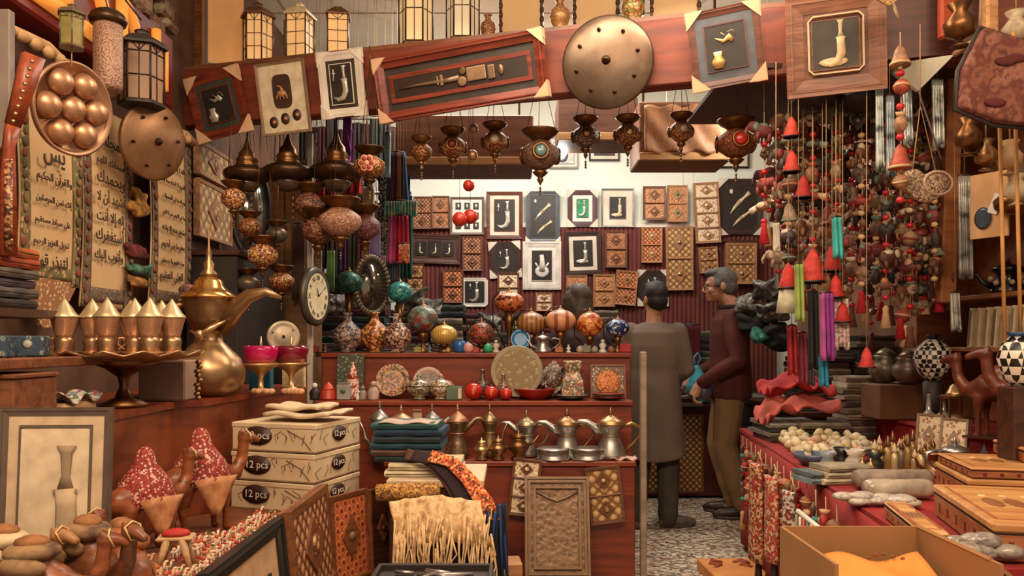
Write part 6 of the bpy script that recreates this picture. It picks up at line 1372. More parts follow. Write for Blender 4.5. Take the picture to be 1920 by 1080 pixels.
def drape(label, px, y0, y1, wpx, D, cols, name='hanging_garment', cat='garment', pl=9, taper=0, amp=.012, trim=None, rz=0, group=None):
    a = at(px, y0, D); b = at(px, y1, D); h = a.z-b.z; w_ = wpx/F*D; t = thing(name, label, cat, a, rz, group); n = len(cols)
    for i, c in enumerate(cols):
        m1 = c if not isinstance(c, str) else mat(c, .8, 0, 'noise', '%02x%02x%02x' % tuple(max(0, int(int(c[k:k+2], 16)*.7)) for k in (0, 2, 4)), sc=9, bump=.15)
        u0, u1 = i/n, (i+1)/n
        part('cloth_panel' if n > 1 else 'cloth', M().grid(lambda u, v: ((u0+(u1-u0)*u-.5)*w_*(1-taper*(1-v)), amp*math.sin((u0+(u1-u0)*u)*pl*6.28)*(.3+.7*v)-.012*v, -h*v-.01*math.sin((u0+(u1-u0)*u)*9)*v), max(4, int(34/n)), 10, m1, .005), t)
    part('top_band', M().tube([(-w_*.5*(1-taper), 0, 0), (0, 0, .008), (w_*.5*(1-taper), 0, 0)], .006, trim or DKWOOD, 6), t)
    zt = 2.69 if 4.2 < D < 4.8 else 2.43 if D < 4.2 and .95 < a.x < 2.2 else 3.585 if D > 4.8 and name != 'racked_garment' else 0
    if zt > a.z+.02 and cat != 'none': part('hanging_thread', M().tube([(0, 0, .005), (0, 0, zt-a.z)], .0015, ROPE, 4), t)
    return t
drape('navy garment hanging over the cabinet front between the two men', 1281, 612, 700, 22, 6.1, ['1c2436'])
drape('maroon garment hanging beside the navy one between the two men', 1300, 610, 705, 24, 6.08, ['6a1a28'])
t = stack('white edged cloth low on the cabinet between the men', at(1287, 0, 6.2).x, 6.2, .753, .2, .18, ['b8a89c', '8a3c34', 'c0b4a8', '6a5a54', 'c8bcb0', '7a4a40'], th=.03)
# right bench: wrapped parcels, folded stacks
col_stack(1, 2.02, 5.3, .808, .34, .34, 9, ['6a6258', '9a9080', '4a443e', 'b0a590', '5c564c'], 'wrapped cloth stack behind the red scarves', .035, plastic=True)
col_stack(4, 2.33, 5.3, .808, .24, .34, 11, ['5a544c', '8a8276', '3a3632'], 'wrapped cloth stack at the far right of the bench', .04, plastic=True)
def bundle(label, px, py, w, h, D, c, n=4, plastic=True):
    p = at(px, py, D); m1 = mat(c, .3 if plastic else .85, 0, 'noise', cols=[c, '%02x%02x%02x' % tuple(int(int(c[k:k+2], 16)*.45) for k in (0, 2, 4)), 'b8b4a8' if plastic else c], sc=16, bump=.8 if plastic else .3); q = M(); a, b = w/2/F*D, h/2/F*D
    for i in range(n*2+2): q.ell((R.uniform(-.45, .45)*a, R.uniform(-.05, .05), R.uniform(-.55, .55)*b), (a*R.uniform(.45, .8), .08, b*R.uniform(.22, .45)), m1, 12, rot=(R.uniform(-.4, .4), R.uniform(-.7, .7), 0))
    return solo('wrapped_bundle', melt(q, .010, 2, 'bundle'), label, 'bundle', p)
bundle('silvery plastic wrapped bundle right of the head of the man in maroon', 1402, 572, 56, 50, 5.5, '8a847a', 6)
bundle('grey plastic wrapped bundle leaning up towards the garlands', 1440, 545, 66, 46, 5.3, '6a6860', 6); bundle('shiny grey wrapped bundle below the leaning one', 1452, 586, 70, 40, 5.2, '5c5a52', 6)
bundle('black cloth bundle behind the maroon shoulder', 1412, 612, 60, 44, 5.4, '1c1a1c', 5, False); bundle('turquoise green bundle right of the maroon sweater', 1424, 630, 32, 44, 5.25, '3c9a84', 4, False); bundle('navy bundle beside the turquoise green one', 1452, 632, 60, 60, 5.2, '20242e', 6, False)
# left back corner: cupboard, fabrics
t = thing('dark_cupboard', 'dark cupboard behind the huge brass pot, against the left wall', 'cupboard', (-1.575, 4.62, 0)); part('cabinet_body', M().box((0, 0, .85), (.27, .85, 1.7), DARK, .005), t); part('top_board', M().box((0, 0, 1.715), (.3, .88, .03), DKWOOD, .003), t)
CL = mat('b0845c', .5, 0, 'wood', '94683f', sc=9); t = thing('light_cupboard', 'tall light brown cupboard behind the hanging lamps on the left', 'cupboard', (-1.52, 5.5, 0), 0)
part('cabinet_body', M().box((0, 0, 1.2), (.36, .3, 2.4), CL, .004), t)
for sx in (-1, 1):
    for z0, h_ in ((.05, 1.5), (1.6, .76)): part('door', M().box((sx*.087, -.158, z0+h_/2), (.165, .014, h_), CL, .004).box((sx*.02, -.17, z0+h_*.5), (.012, .012, .08), OLDBRASS, .003), t)
for i, (y0, y1, lb) in enumerate(((183, 342, 'upper quilted golden lattice panel on the left wall beyond the scrolls'), (350, 452, 'lower quilted golden lattice panel on the left wall beyond the scrolls'))):
    D = 4.55; z0, z1 = EYE+(640-y1)/F*D, EYE+(640-y0)/F*D; z1 = min(z1, 2.34)
    t = panel(.5, z1-z0, mat('ql', .8, 0, 'lattice', cols=['8a6a44', 'c09a6c', 'b08a5c', 'cdaa7c'], sc=5, bump=.6), riml, lb, 1, name='quilted_hanging', rimw=.04); hang(t, (-1.715, D, (z0+z1)/2), PI/2)
t = thing('oval_mirror', 'oval mirror with a grey brown frame standing above the top step, left', 'mirror', at(697, 535, 5.0), rad(38))
part('glass', M().lathe([(.10, 0), (.10, .006), (.0001, .006)], mat('8a8478', .12, .9, sc=3), n=36, rx=PI/2, sy=1.55), t); q = M()
for k in range(40): a = 2*PI*k/40; q.ell((.115*math.cos(a), 0, .175*math.sin(a)), (.02, .014, .02), PATINA, 8)
part('frame', q, t); part('stand', M().lathe([(.05, -.397), (.012, -.38), (.012, -.17)], OLDBRASS, n=12), t)
tag(link('mirror_shelf', M().box((-.9, 5.05, 1.17), (.56, .5, .03), DKWOOD).box((-.9, 5.05, .58), (.5, .44, 1.14), DARK).mesh()), 'dark stand behind the top step under the oval mirror', 'stand')
t = thing('long_mirror', 'bright narrow oval mirror with a dark frame behind the dome lamps', 'mirror', at(470, 395, 4.9), rad(30)); part('glass', M().lathe([(.11, 0), (.11, .006), (.0001, .006)], mat('b8c0bc', .1, .9), n=36, rx=PI/2, sy=2.4), t)
part('frame', M().tube([(.115*math.cos(2*PI*k/36), 0, .275*math.sin(2*PI*k/36)) for k in range(36)], .014, DARK, 8, close=True), t)
# wall clock
p = at(586, 556, 4.3); t = thing('wall_clock', 'round wall clock with a cream face and roman numerals', 'clock', p, rad(78)); r = .125
part('case', M().lathe([(r*1.25, .0), (r*1.28, .02), (r*1.15, .035), (r, .03)], mat('4a4238', .4, .2, sc=14), n=40, rx=PI/2).lathe([(r*1.1, -.002), (.0001, -.002)], DARK, n=30, rx=PI/2), t)
fc = part('face', M().lathe([(r*1.0, .0315), (.0001, .0315)], mat('ddd0a8', .5), n=36, rx=PI/2), t)
for i, nm in enumerate(['XII', 'I', 'II', 'III', 'IIII', 'V', 'VI', 'VII', 'VIII', 'IX', 'X', 'XI']):
    a = PI/2-i*PI/6; me = text_mesh(nm, .032, BLACK, .0006); me.transform(Matrix.Translation((0, 0, -.011))); me.transform(Matrix.Rotation(i*PI/6, 4, 'Y')); part('numeral', me, fc, loc=(r*.8*math.cos(a), -.033, r*.8*math.sin(a)))
part('hour_hand', M().tube([(0, -.036, 0), (-.018, -.036, .045)], [.004, .0015], BLACK, 5), t); part('minute_hand', M().tube([(0, -.038, 0), (.06, -.038, .045)], [.003, .001], BLACK, 5), t)
solo('display_post', M().box((0, 0, 1.2), (.03, .03, 2.4), mat('b8a898', .6), .003), 'pale upright post carrying the wall clock', 'post', (-1.115, 4.42, 0))
# hanging fabrics, left back
drape('flaring garment of blue, plum and orange strips at the left of the white wall', 745, 286, 384, 44, 5.2, ['2c4a6a', '7a3a5c', '3c2c3c', 'a8603c', '4a2c2a', '3a5a84'], taper=.35)
drape('gold and teal frilled band below the striped garment', 751, 378, 404, 62, 5.15, [mat('gt', .7, 0, 'noise', cols=['c09a3c', '3a8a84', '8a7a34'], sc=26)], pl=12, amp=.02)
drape('hot pink and crimson skirt hanging under the teal band', 747, 405, 492, 42, 5.18, ['d05a94', 'b8143c', 'c0183c'], taper=.15, pl=5)
drape('gold threaded pink hem cloth below the crimson skirt', 757, 458, 492, 20, 5.1, [mat('gp', .7, 0, 'mosaic', cols=['c0283c', 'd08a5c', 'a81c34', 'b8944c'], sc=60)])
drape('magenta ribbon hanging down between the cream picture and the daggers frame', 651, 222, 290, 14, 4.4, ['9a3c9a', '7a2c94'])
drape('pale blue and pink cord like strip left of the striped garment', 727, 250, 330, 8, 4.6, ['9ac0c0'])
drape('black and white dotted long strip right of the flower medallion lamp', 722, 318, 482, 20, 5.3, [mat('bw', .8, 0, 'mosaic', cols=['2a2a26', '8a8a78', '3a3a34', 'b8b4a0'], sc=60)])
fab = [(600, 330, 420, 16, 'crimson', 'a81c3c'), (614, 300, 400, 14, 'dark wine', '5a1c24'), (576, 300, 380, 20, 'plum and cream', '8a6a5a'), (622, 345, 395, 12, 'fuchsia', 'c03484'), (672, 340, 400, 18, 'bright teal', '2c8a8a'), (690, 350, 420, 22, 'cream flowered', 'c8b89c'), (702, 420, 480, 22, 'lilac', 'a08ac0'), (655, 330, 420, 30, 'dusky rose', '8a4a54'),
       (560, 420, 560, 24, 'brown spotted', '6a4c3c'), (594, 470, 560, 18, 'pale beige lettered', 'c0a888'), (620, 470, 545, 14, 'light green', '8ab86a'), (688, 470, 530, 20, 'golden beige', 'b89c6a'), (706, 480, 520, 34, 'pink and grey', 'a87c8c'), (735, 490, 545, 30, 'grey black banded', '4a4c4c'), (762, 330, 372, 12, 'navy', '2a3a5a')]
for i, (px, y0, y1, w_, c, hx_) in enumerate(fab): drape('%s cloth hanging in the crowded left back corner%s' % (c, ', high' if y0 < 360 else ', low'), px, y0, y1, w_, 5.1+.05*(i % 5), [hx_])
drape('red balloon like silk puff hanging before the rose cloth', 664, 330, 364, 28, 4.95, ['c8281c'], amp=.03, pl=2)
bundle('teal and silver wrapped bundle above the blossom vases', 665, 505, 60, 56, 6.15, '5a8a80', 7); bundle('green wrapped bundle beside the oval mirror', 648, 535, 44, 40, 6.05, '2c6a54', 5); bundle('white crumpled plastic bundle beside the wall clock', 632, 572, 48, 40, 5.3, 'a09c94', 6)
bundle('grey green wrapped bundle above the plum vase', 772, 556, 70, 32, 5.6, '6a7a6c', 6); bundle('grey wrapped bundle low behind the teal globe lamp', 800, 580, 70, 36, 5.7, '5c625a', 6); bundle('grey silver wrapped bundle behind the brown ribbon lamp', 920, 600, 60, 30, 5.7, '7a7a74', 6)
for i, (px, py, w_, h_, c, lb) in enumerate(((262, 382, 22, 60, 'd8983c', 'yellow folded cloth between the middle and far scrolls'), (262, 505, 24, 24, '5a8a6c', 'green folded cloth between the middle and far scrolls'), (262, 530, 26, 26, 'd08a3c', 'orange folded cloth between the scrolls'), (255, 470, 18, 40, '8a2c24', 'dark red cloth between the scrolls'), (358, 560, 40, 70, 'b07a6c', 'pink patterned cloth beside the far scroll'))):
    bundle(lb, px, py, w_, h_, 3.5 if i < 4 else 3.9, c, 4, False)

# more cloth crowding the left back corner
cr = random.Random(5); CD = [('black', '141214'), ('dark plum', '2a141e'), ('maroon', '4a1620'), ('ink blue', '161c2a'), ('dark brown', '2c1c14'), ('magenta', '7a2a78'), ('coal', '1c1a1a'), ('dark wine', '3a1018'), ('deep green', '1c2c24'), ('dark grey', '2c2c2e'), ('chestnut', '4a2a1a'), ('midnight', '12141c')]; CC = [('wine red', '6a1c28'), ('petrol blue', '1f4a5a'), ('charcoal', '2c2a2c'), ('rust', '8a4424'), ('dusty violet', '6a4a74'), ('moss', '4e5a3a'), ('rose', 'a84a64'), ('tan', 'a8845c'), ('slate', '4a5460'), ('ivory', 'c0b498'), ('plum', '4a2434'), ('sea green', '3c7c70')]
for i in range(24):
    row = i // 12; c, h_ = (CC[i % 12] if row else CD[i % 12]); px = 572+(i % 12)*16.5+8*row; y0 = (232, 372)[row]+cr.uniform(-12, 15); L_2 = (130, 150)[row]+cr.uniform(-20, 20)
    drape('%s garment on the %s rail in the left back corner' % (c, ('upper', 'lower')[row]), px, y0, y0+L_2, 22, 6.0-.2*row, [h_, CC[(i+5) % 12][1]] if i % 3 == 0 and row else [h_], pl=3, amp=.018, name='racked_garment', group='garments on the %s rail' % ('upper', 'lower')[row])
for r_, (y, z) in enumerate(((6.0, at(0, 222, 6.0).z), (5.8, at(0, 362, 5.8).z))):
    solo('garment_rail', M().tube([(-.53, 0, 0), (.42, 0, 0)], .012, TIN, 8).tube([(-.5, 0, 0), (-.5, 0, 3.58-z)], .006, TIN, 6).tube([(.38, 0, 0), (.38, 0, 3.58-z)], .006, TIN, 6), '%s metal garment rail in the left back corner' % ('upper', 'lower')[r_], 'rail', (-1.15, y, z))
t = thing('cloth_cabinet', 'low dark cabinet piled with cloth in the left back corner', 'cabinet', (-1.27, 6.2, 0)); part('cabinet_body', M().box((0, 0, .5), (.56, .5, 1.0), DKWOOD, .005), t); part('cabinet_top', M().box((0, 0, 1.015), (.58, .52, .03), MIDWOOD, .003), t)
col_stack(3, -1.36, 6.2, 1.032, .26, .36, 14, ['7a7c74', '3c5a50', 'a8a498', '2c3c44', '8a6a5c', '54605a'], 'cloth at the left of the low dark cabinet', .05)
col_stack(6, -1.08, 6.2, 1.032, .26, .36, 13, ['4a5c54', '9a9a8c', '6a3a44', '3a4a54', 'b0a890'], 'cloth at the right of the low dark cabinet', .05)
# ================================================================ GARLANDS ON THE RIGHT
def orn(kind, c1, c2='c9a878'):
    a, b = mat(c1, .6, 0, 'noise', '%02x%02x%02x' % tuple(int(int(c1[k:k+2], 16)*.6) for k in (0, 2, 4)), sc=40, bump=.2), mat(c2, .5); m = M()
    if kind == 'elephant':
        m.ell((0, 0, -.03), (.042, .024, .03), a, 12).ell((.042, 0, -.02), (.022, .02, .022), a, 10).tube([(.06, 0, -.025), (.07, 0, -.05), (.064, 0, -.066)], [.009, .007, .004], a, 6).ell((.034, .018, -.022), (.014, .005, .018), b, 8).ell((.034, -.018, -.022), (.014, .005, .018), b, 8)
        for x in (-.025, .022):
            for y in (-.013, .013): m.tube([(x, y, -.04), (x, y, -.075)], .009, a, 6)
        m.ell((0, 0, -.012), (.024, .025, .014), b, 8)
    elif kind == 'bird': m.ell((0, 0, -.02), (.036, .018, .02), a, 10).ell((.034, 0, -.006), (.014, .012, .013), a, 8).tube([(.044, 0, -.006), (.058, 0, -.01)], [.006, .001], b, 6).tube([(-.03, 0, -.02), (-.065, 0, -.035)], [.012, .016], b, 6, flat=.4).ell((0, .016, -.018), (.022, .004, .012), b, 8).ell((0, -.016, -.018), (.022, .004, .012), b, 8)
    elif kind == 'camel':
        m.ell((0, 0, -.04), (.036, .016, .018), a, 10).ell((0, 0, -.022), (.016, .014, .018), b, 8).tube([(.03, 0, -.04), (.045, 0, -.035), (.046, 0, -.012)], [.009, .007, .007], a, 6).ell((.054, 0, -.01), (.012, .007, .007), a, 6)
        for x in (-.024, .024):
            for y in (-.009, .009): m.tube([(x, y, -.045), (x, y, -.085)], .005, a, 5)
    elif kind == 'heart': m.ell((-.016, 0, -.022), (.022, .014, .022), a, 10).ell((.016, 0, -.022), (.022, .014, .022), a, 10).lathe([(.001, -.072), (.034, -.028), (.02, -.015)], a, n=14, sy=.42).ell((0, -.014, -.028), (.008, .004, .008), b, 8)
    elif kind == 'bell': m.lathe([(.034, -.08), (.036, -.074), (.026, -.05), (.018, -.02), (.008, -.006), (.001, 0)], a, n=14).ell((0, 0, -.084), .01, b, 8).lathe([(.037, -.078), (.037, -.070)], b, n=14)
    elif kind == 'pouch': m.ell((0, 0, -.04), (.036, .022, .036), a, 12).tube([(0, 0, -.012), (0, 0, .006)], [.016, .022], b, 8).ell((0, -.02, -.04), (.014, .006, .014), b, 8)
    elif kind == 'fish': m.ell((0, 0, -.035), (.018, .012, .036), a, 10).prism([(-.022, -.095), (.022, -.095), (.003, -.062), (-.003, -.062)], -.004, .004, b)
    elif kind == 'ball': m.ell((0, 0, -.03), .03, a, 12).lathe([(.031, -.034), (.031, -.026)], b, n=14)
    return m.mesh(kind)
ONM = {'elephant': 'elephant_ornament', 'bird': 'bird_ornament', 'camel': 'camel_ornament', 'heart': 'heart_ornament', 'bell': 'bell_ornament', 'pouch': 'pouch_ornament', 'fish': 'fish_ornament', 'ball': 'ball_ornament'}
OR2 = {}
def orn_(kind, c1, c2):
    if (kind, c1, c2) not in OR2: OR2[kind, c1, c2] = orn(kind, c1, c2)
    return OR2[kind, c1, c2]
BEADS = {c: M().ell((0, 0, 0), (.016, .016, .013), mat(c, .35), 8).mesh('bead') for c in ('b3141c', 'c02830', 'd8b080', '8a1420', '3c8a84')}
BRN = ['6a3e2a', '7d5038', '4a3026', '9a6a48', '3a2c26', 'a8805c', '6a5a4a', '8a3a30', 'c0a080', 'a8402c']; ACC = ['c9a074', '8a2a20', 'b8744c', '6a7a68', 'd8c0a0', '9a4030']
def garland(label, p, L1, kinds, step=.085, bead='b3141c', g='garlands of stuffed and beaded ornaments on the right', cols=None, acc=None, tassel=None, sz=1.0, rnd=None):
    rn_ = rnd or R; t = thing('garland', label, 'garland', p, 0, g)
    part('cord', M().tube([(0, 0, 0), (.004, 0, -L1*.5), (0, 0, -L1)], .0022, ROPE, 5), t)
    z = -.05; i = 0
    while z > -L1+.06:
        k = kinds[i % len(kinds)]; o = part(ONM[k], orn_(k, (cols or BRN)[rn_.randrange(len(cols or BRN))], (acc or ACC)[rn_.randrange(len(acc or ACC))]), t, loc=(rn_.uniform(-.006, .006), rn_.uniform(-.01, .01), z), rot=(0, rn_.uniform(-.25, .25), rn_.uniform(0, 6.28)))
        o.scale = [sz*rn_.uniform(.95, 1.2)]*3; z -= step*sz*rn_.uniform(.95, 1.2); part('bead', BEADS[bead], t, loc=(0, 0, z+.008)); i += 1
        z -= .018
    if tassel:
        q = M().lathe([(.004, 0), (.014, -.012), (.012, -.03), (.024, -.1), (.02, -.102)], mat(tassel, .8, sc=40), n=12); part('tassel', q, t, loc=(0, 0, -L1))
    return t
KD = [['elephant', 'bird'], ['camel', 'heart', 'elephant'], ['bird', 'bird', 'pouch'], ['elephant', 'pouch', 'fish'], ['heart', 'camel'], ['bell', 'elephant', 'ball'], ['camel', 'bird', 'ball'], ['pouch', 'elephant']]
def ordn(i): return ('%dth' % i) if i not in (1, 2, 3, 21, 22, 23, 31, 32, 33) else '%d%s' % (i, {1: 'st', 2: 'nd', 3: 'rd'}[i % 10])
NG = 40; gr = random.Random(11)
for i in range(NG):
    f = (i+.5)/NG; px = 1428+f*365; D = 3.55+.75*((i*7) % 5)/4; D = min(D, 3.66) if px > 1680 else D; ytop = 205+gr.uniform(-15, 30)-(25 if f > .5 else 0); ybot = (420 if i < 3 else 520 if f < .35 else 560 if f < .55 else 600 if f < .8 else 520)+gr.uniform(-50, 30)
    a = at(px, ytop, D); L1 = (ybot-ytop)/F*D; kk = KD[i % 8]
    q = garland('garland of %ss and %ss with %s beads, %s from the left' % (kk[0], kk[1] if kk[1] != kk[0] else 'pouche', ['dark red', 'cherry red', 'sand'][i % 3], ordn(i+1)), a, L1, kk, .088, ['b3141c', 'c02830', 'd8b080'][i % 3], tassel=(['b3141c', 'c9a074', '6a3a2c', None][i % 4]), rnd=gr)
    part('hanging_thread', M().tube([(0, 0, 0), (0, 0, max(.02, 2.43-a.z))], .0012, ROPE, 4), q)
tag(link('garland_rail', M().box((1.62, 3.9, 2.44), (1.35, .9, .02), DKWOOD).mesh()), 'dark board overhead from which the garlands hang', 'rail')
for i, (px, py, w_, lb) in enumerate(((1530, 182, 92, 'black round basket hat left of two under the biggest frame'), (1618, 184, 110, 'wide black basket hat right of two under the biggest frame'))):
    r = w_/2/F*3.45; solo('black_basket', M().lathe([(.001, r*.25), (r*.6, r*.3), (r*.95, r*.1), (r, -r*.1), (r*.9, -r*.3), (r*.4, -r*.4), (.001, -r*.42)], BLACK, n=28), lb, 'basket', at(px, py, 3.45))
# bright pieces hung low among the garlands
def bellt(px, py, H, D, c, lb, sub=None):
    t = thing('cloth_bell', lb, 'bell ornament', at(px, py, D)); h = H/F*D
    part('bell', M().lathe([(h*.36, -h), (h*.38, -h*.95), (h*.26, -h*.6), (h*.2, -h*.3), (h*.08, -h*.08), (.001, 0)], mat(c, .75, 0, 'noise', '8a1c14', sc=30), n=16), t); part('dark_rim', M().lathe([(h*.385, -h*1.0), (h*.39, -h*.94)], BLACK, n=16), t); part('cord', M().tube([(0, 0, 0), (0, 0, 2.42-at(px, py, D).z)], .002, ROPE, 5), t)
    if sub: part('cloth_skirt', M().lathe([(h*.42, -h*1.9), (h*.3, -h*1.0)], mat(sub, .8, 0, 'noise', '8a8470', sc=20), n=14, flute=.12, fn=6), t)
    return t
for a in ((1478, 492, 50, 3.5, 'c8281c', 'red cloth bell above a cream skirt, leftmost of the bells', 'cfc4a4'), (1524, 465, 66, 3.45, 'c83c28', 'biggest orange red cloth bell', None), (1560, 460, 50, 3.5, 'c42420', 'red cloth bell right of the biggest one', None), (1567, 515, 44, 3.42, 'c82420', 'red cloth bell above the pink scarf', None),
          (1580, 565, 40, 3.4, 'b81c20', 'small red cloth bell on the white lace sleeve', None), (1506, 328, 44, 3.5, 'b82420', 'red bell with a dark rim, high among the garlands', None), (1484, 218, 40, 3.4, 'd84428', 'coral red tassel bell near the top of the garlands', None), (1484, 280, 44, 3.4, 'd03c24', 'coral red tassel bell below the top one', None), (1625, 650, 40, 3.3, 'c43028', 'coral red bell low beside the brass pots', None)): bellt(*a)
D_ = 3.38
drape('lime green scarf hanging under the garlands', 1497, 495, 600, 16, D_, ['94a84c'], pl=2); drape('turquoise cylinder like scarf high among the garlands', 1568, 408, 482, 17, D_, ['3cb0a8'], pl=2)
drape('long pink and violet scarf hanging down to the blue cloth', 1549, 550, 672, 24, 3.36, ['b04a94', '8a2c84'], pl=3); drape('black long scarf left of the pink one', 1523, 548, 690, 18, 3.45, ['15120f'], pl=2)
drape('white lace sleeve with pink hem beside the red bells', 1575, 560, 652, 28, 3.42, [mat('la', .8, 0, 'mosaic', cols=['b0a090', 'c8b8a8', '8a7468', 'c08a94'], sc=60)], pl=4)
drape('cream cloth strip in the middle of the garlands', 1455, 418, 470, 10, D_, ['cfc0a8']); drape('bright blue scarf tied beneath the violet one', 1542, 668, 722, 16, 3.4, ['1c7c9c'], pl=2)
drape('long red scarf hanging left of the rose one', 1484, 612, 700, 18, 3.7, ['a81c20'], pl=2); drape('rose and pink patterned scarf beside the red one', 1504, 625, 715, 16, 3.72, ['9a3c50'], pl=2); drape('grey scarf beside the rose one', 1518, 640, 720, 12, 3.74, ['5a5c58'], pl=2)
drape('grey beaded long strip at the left edge of the garlands', 1462, 470, 540, 22, 3.9, ['8a8478'], pl=3)
for i, (px, y0, y1, w_, hx_, lb) in enumerate(((1648, 165, 320, 12, 'a8b0ac', 'shiny silver strip, first from the left near the awning'), (1668, 180, 330, 14, '8a9aa0', 'shiny blue grey strip near the awning'), (1700, 150, 270, 16, 'b8c0bc', 'wide shiny silver strip below the awning point'), (1757, 150, 275, 20, 'b0b4ac', 'silver foil strip right of the awning'), (1800, 85, 150, 18, 'c0c4bc', 'silver foil strip beside the brown cushion'), (1808, 330, 520, 24, 'a8a498', 'silvery plastic strip hanging before the wall cards'), (1790, 550, 620, 16, 'b0a898', 'pale plastic strip above the booklets'))):
    drape(lb, px, y0, y1, w_, 3.3+.03*i, [mat(hx_, .3, .3, 'noise', cols=['3a3a38', hx_, 'b8bab4'], sc=14, bump=.6)], name='foil_strip', cat='foil strip')
# ================================================================ RIGHT EDGE
t = thing('awning_corner', 'grey cream triangular awning corner at the top right', 'awning'); A = [at(1655, 122, 3.4), at(1790, 102, 3.1), at(1722, 170, 3.25)]
m = M(); o_ = Vector((0, .02, 0)); m.add([*A, *[a+o_ for a in A]], [(0, 2, 1), (3, 4, 5), (0, 1, 4, 3), (1, 2, 5, 4), (2, 0, 3, 5)], mat('b8ae98', .7, sc=5)); part('cloth', m, t); part('cord', M().tube([A[2], at(1765, 300, 3.2)], .004, mat('5a4a48', .6), 6), t); part('cord', M().tube([A[1], at(1860, 55, 2.9)], .012, mat('b88a54', .7), 6), t)
t = solo('wooden_upright', M().box((0, 0, 0), (.07, .05, 1.15), mat('a8683c', .5, 0, 'wood', '8a502c', sc=9), .006), 'orange brown wooden upright right of the garlands', 'post', at(1782, 330, 3.62), (0, rad(2), 0))
# shelf unit on the right
su = thing('shelf_unit', 'brown shelf unit on the right wall above the red step', 'shelf', (2.3, 3.55, .852)); BK = mat('9a6038', .55, 0, 'wood', '7a4626', sc=9)
part('back_board', M().box((.1, 0, .8), (.03, 1.3, 1.6), BK, .003), su)
for z in (.36, .60, 1.0): part('shelf_board', M().box((-.05, 0, z), (.27, 1.3, .02), BK, .003), su)
for y in (-.64, .64): part('side_board', M().box((-.05, y, .8), (.27, .02, 1.6), BK, .003), su)
PK = mat('c8b490', .6, 0, 'noise', 'b09874', sc=20)
for i in range(12):
    y = 3.02+i*.062; solo('booklet', M().box((0, 0, .09), (.13, .022, .18), PK, .002).box((-.066, 0, .09), (.003, .018, .16), mat(['8a7a60', 'a8906c', '6a5a48'][i % 3], .6)), 'cream booklet standing in the row on the right shelf, %s from the camera side' % ordn(i+1), 'booklet', (2.175, y, 1.223), (rad(8), 0, 0), 'cream booklets on the right shelf')
BT = mat('18130f', .25, sc=9)
t = dallah('black teapot with white curls on the right shelf', .16, BT, None, .95, 'low', -1, name='black_teapot'); t.location = (2.2, 3.55, 1.463)
q = M()
for k in range(7): a = rad(180+k*24); q.ell((.075*math.cos(a), .075*math.sin(a), .045+.02*(k % 2)), (.012, .012, .012), mat('b8a888', .5), 8)
part('white_curls', q, t); t.rotation_euler[2] = rad(-25)
for i, (y, s, lb) in enumerate(((3.22, .8, 'brass Buddha like seated figurine'.replace('Buddha like ', '')+' right of the black teapot'), (3.10, .6, 'small brass pot at the right edge of the shelf'), (3.36, .55, 'tiny golden lamp beside the black teapot'))):
    t = thing('brass_figurine', lb, 'figurine', (2.2, y, 1.463), 0, None, s); part('base', M().lathe([(.06, 0), (.065, .02), (.045, .04)], BRASS, n=16), t); part('body', M().lathe([(.05, .04), (.055, .07), (.03, .11), (.012, .12)], GOLD, n=14), t); part('head', M().ell((0, 0, .14), (.02, .02, .025), GOLD, 10), t)
t = thing('card_display', 'beige card with hanging key rings on the right wall', 'card', at(1855, 385, 3.2), rad(-60)); part('card', M().box((0, 0, 0), (.15, .012, .26), mat('c89a68', .7, sc=9), .002), t); part('key_ring', M().lathe([(.03, 0), (.034, .004), (.026, .004)], mat('4a5a6a', .3, .5), n=18, rx=PI/2, sy=1.3, c=(-.02, -.008, -.05)), t); part('white_tag', M().box((.03, -.01, .0), (.04, .005, .08), WHITE, .002, ry=.4), t)
t = thing('hanging_pan', 'dark brass bowl hanging at the right edge', 'bowl', at(1903, 385, 3.1)); part('bowl', M().lathe([(.001, -.04), (.04, -.035), (.07, -.01), (.075, .02), (.06, .035), (.001, .04)], OLDBRASS, n=26), t); part('cord', M().tube([(0, 0, .03), (0, 0, .5)], .004, ROPE, 5), t)
for px, lb in ((1884, 'left of two long bamboo sticks at the right edge'), (1914, 'right of two long bamboo sticks at the right edge')):
    a = at(px-14, 60, 2.75); b = at(px, 640, 2.75); solo('bamboo_stick', M().tube([a-a, (b-a)*.33, (b-a)*.66, b-a], .0065, mat('c0884c', .5, sc=12), 8), lb, 'stick', a)
# big brown cushion
t = thing('hanging_cushion', 'large brown kilim cushion with dark piping hanging at the top right edge', 'cushion', at(1872, 152, 2.55)); CU = mat('cu', .9, 0, 'noise', cols=['4a241a', '7d4a38', '5a2a1e', '8a5a48', '6a2018'], sc=16, bump=.5)
cp = [(-.06, .17), (.16, .10), (.2, -.16), (-.02, -.14), (-.14, -.09), (-.13, .03)]
part('pad', melt(M().prism([(x*.97, z*.97) for x, z in cp], -.03, .03, CU), .01, 6, 'pad'), t); part('piping', M().tube([(x, 0, z) for x, z in cp], .008, DARK, 6, close=True), t); part('hanging_cord', M().tube([(-.06, 0, .17), (-.05, 0, .42)], .004, ROPE, 5), t)
for k in range(3): part('red_patch', M().ell((R.uniform(-.1, .12), -.034, R.uniform(-.1, .1)), (.035, .004, .014), mat('5a1c16', .9), 8), t)
t = thing('heart_purse', 'beige beaded heart shaped purse in front of the garlands', 'purse', at(1735, 345, 3.1)); HP = mat('hp', .6, 0, 'mosaic', cols=['b09474', '8a6a50', 'c8b090', '6a4434', '9a8a6a'], sc=90, bump=.3)
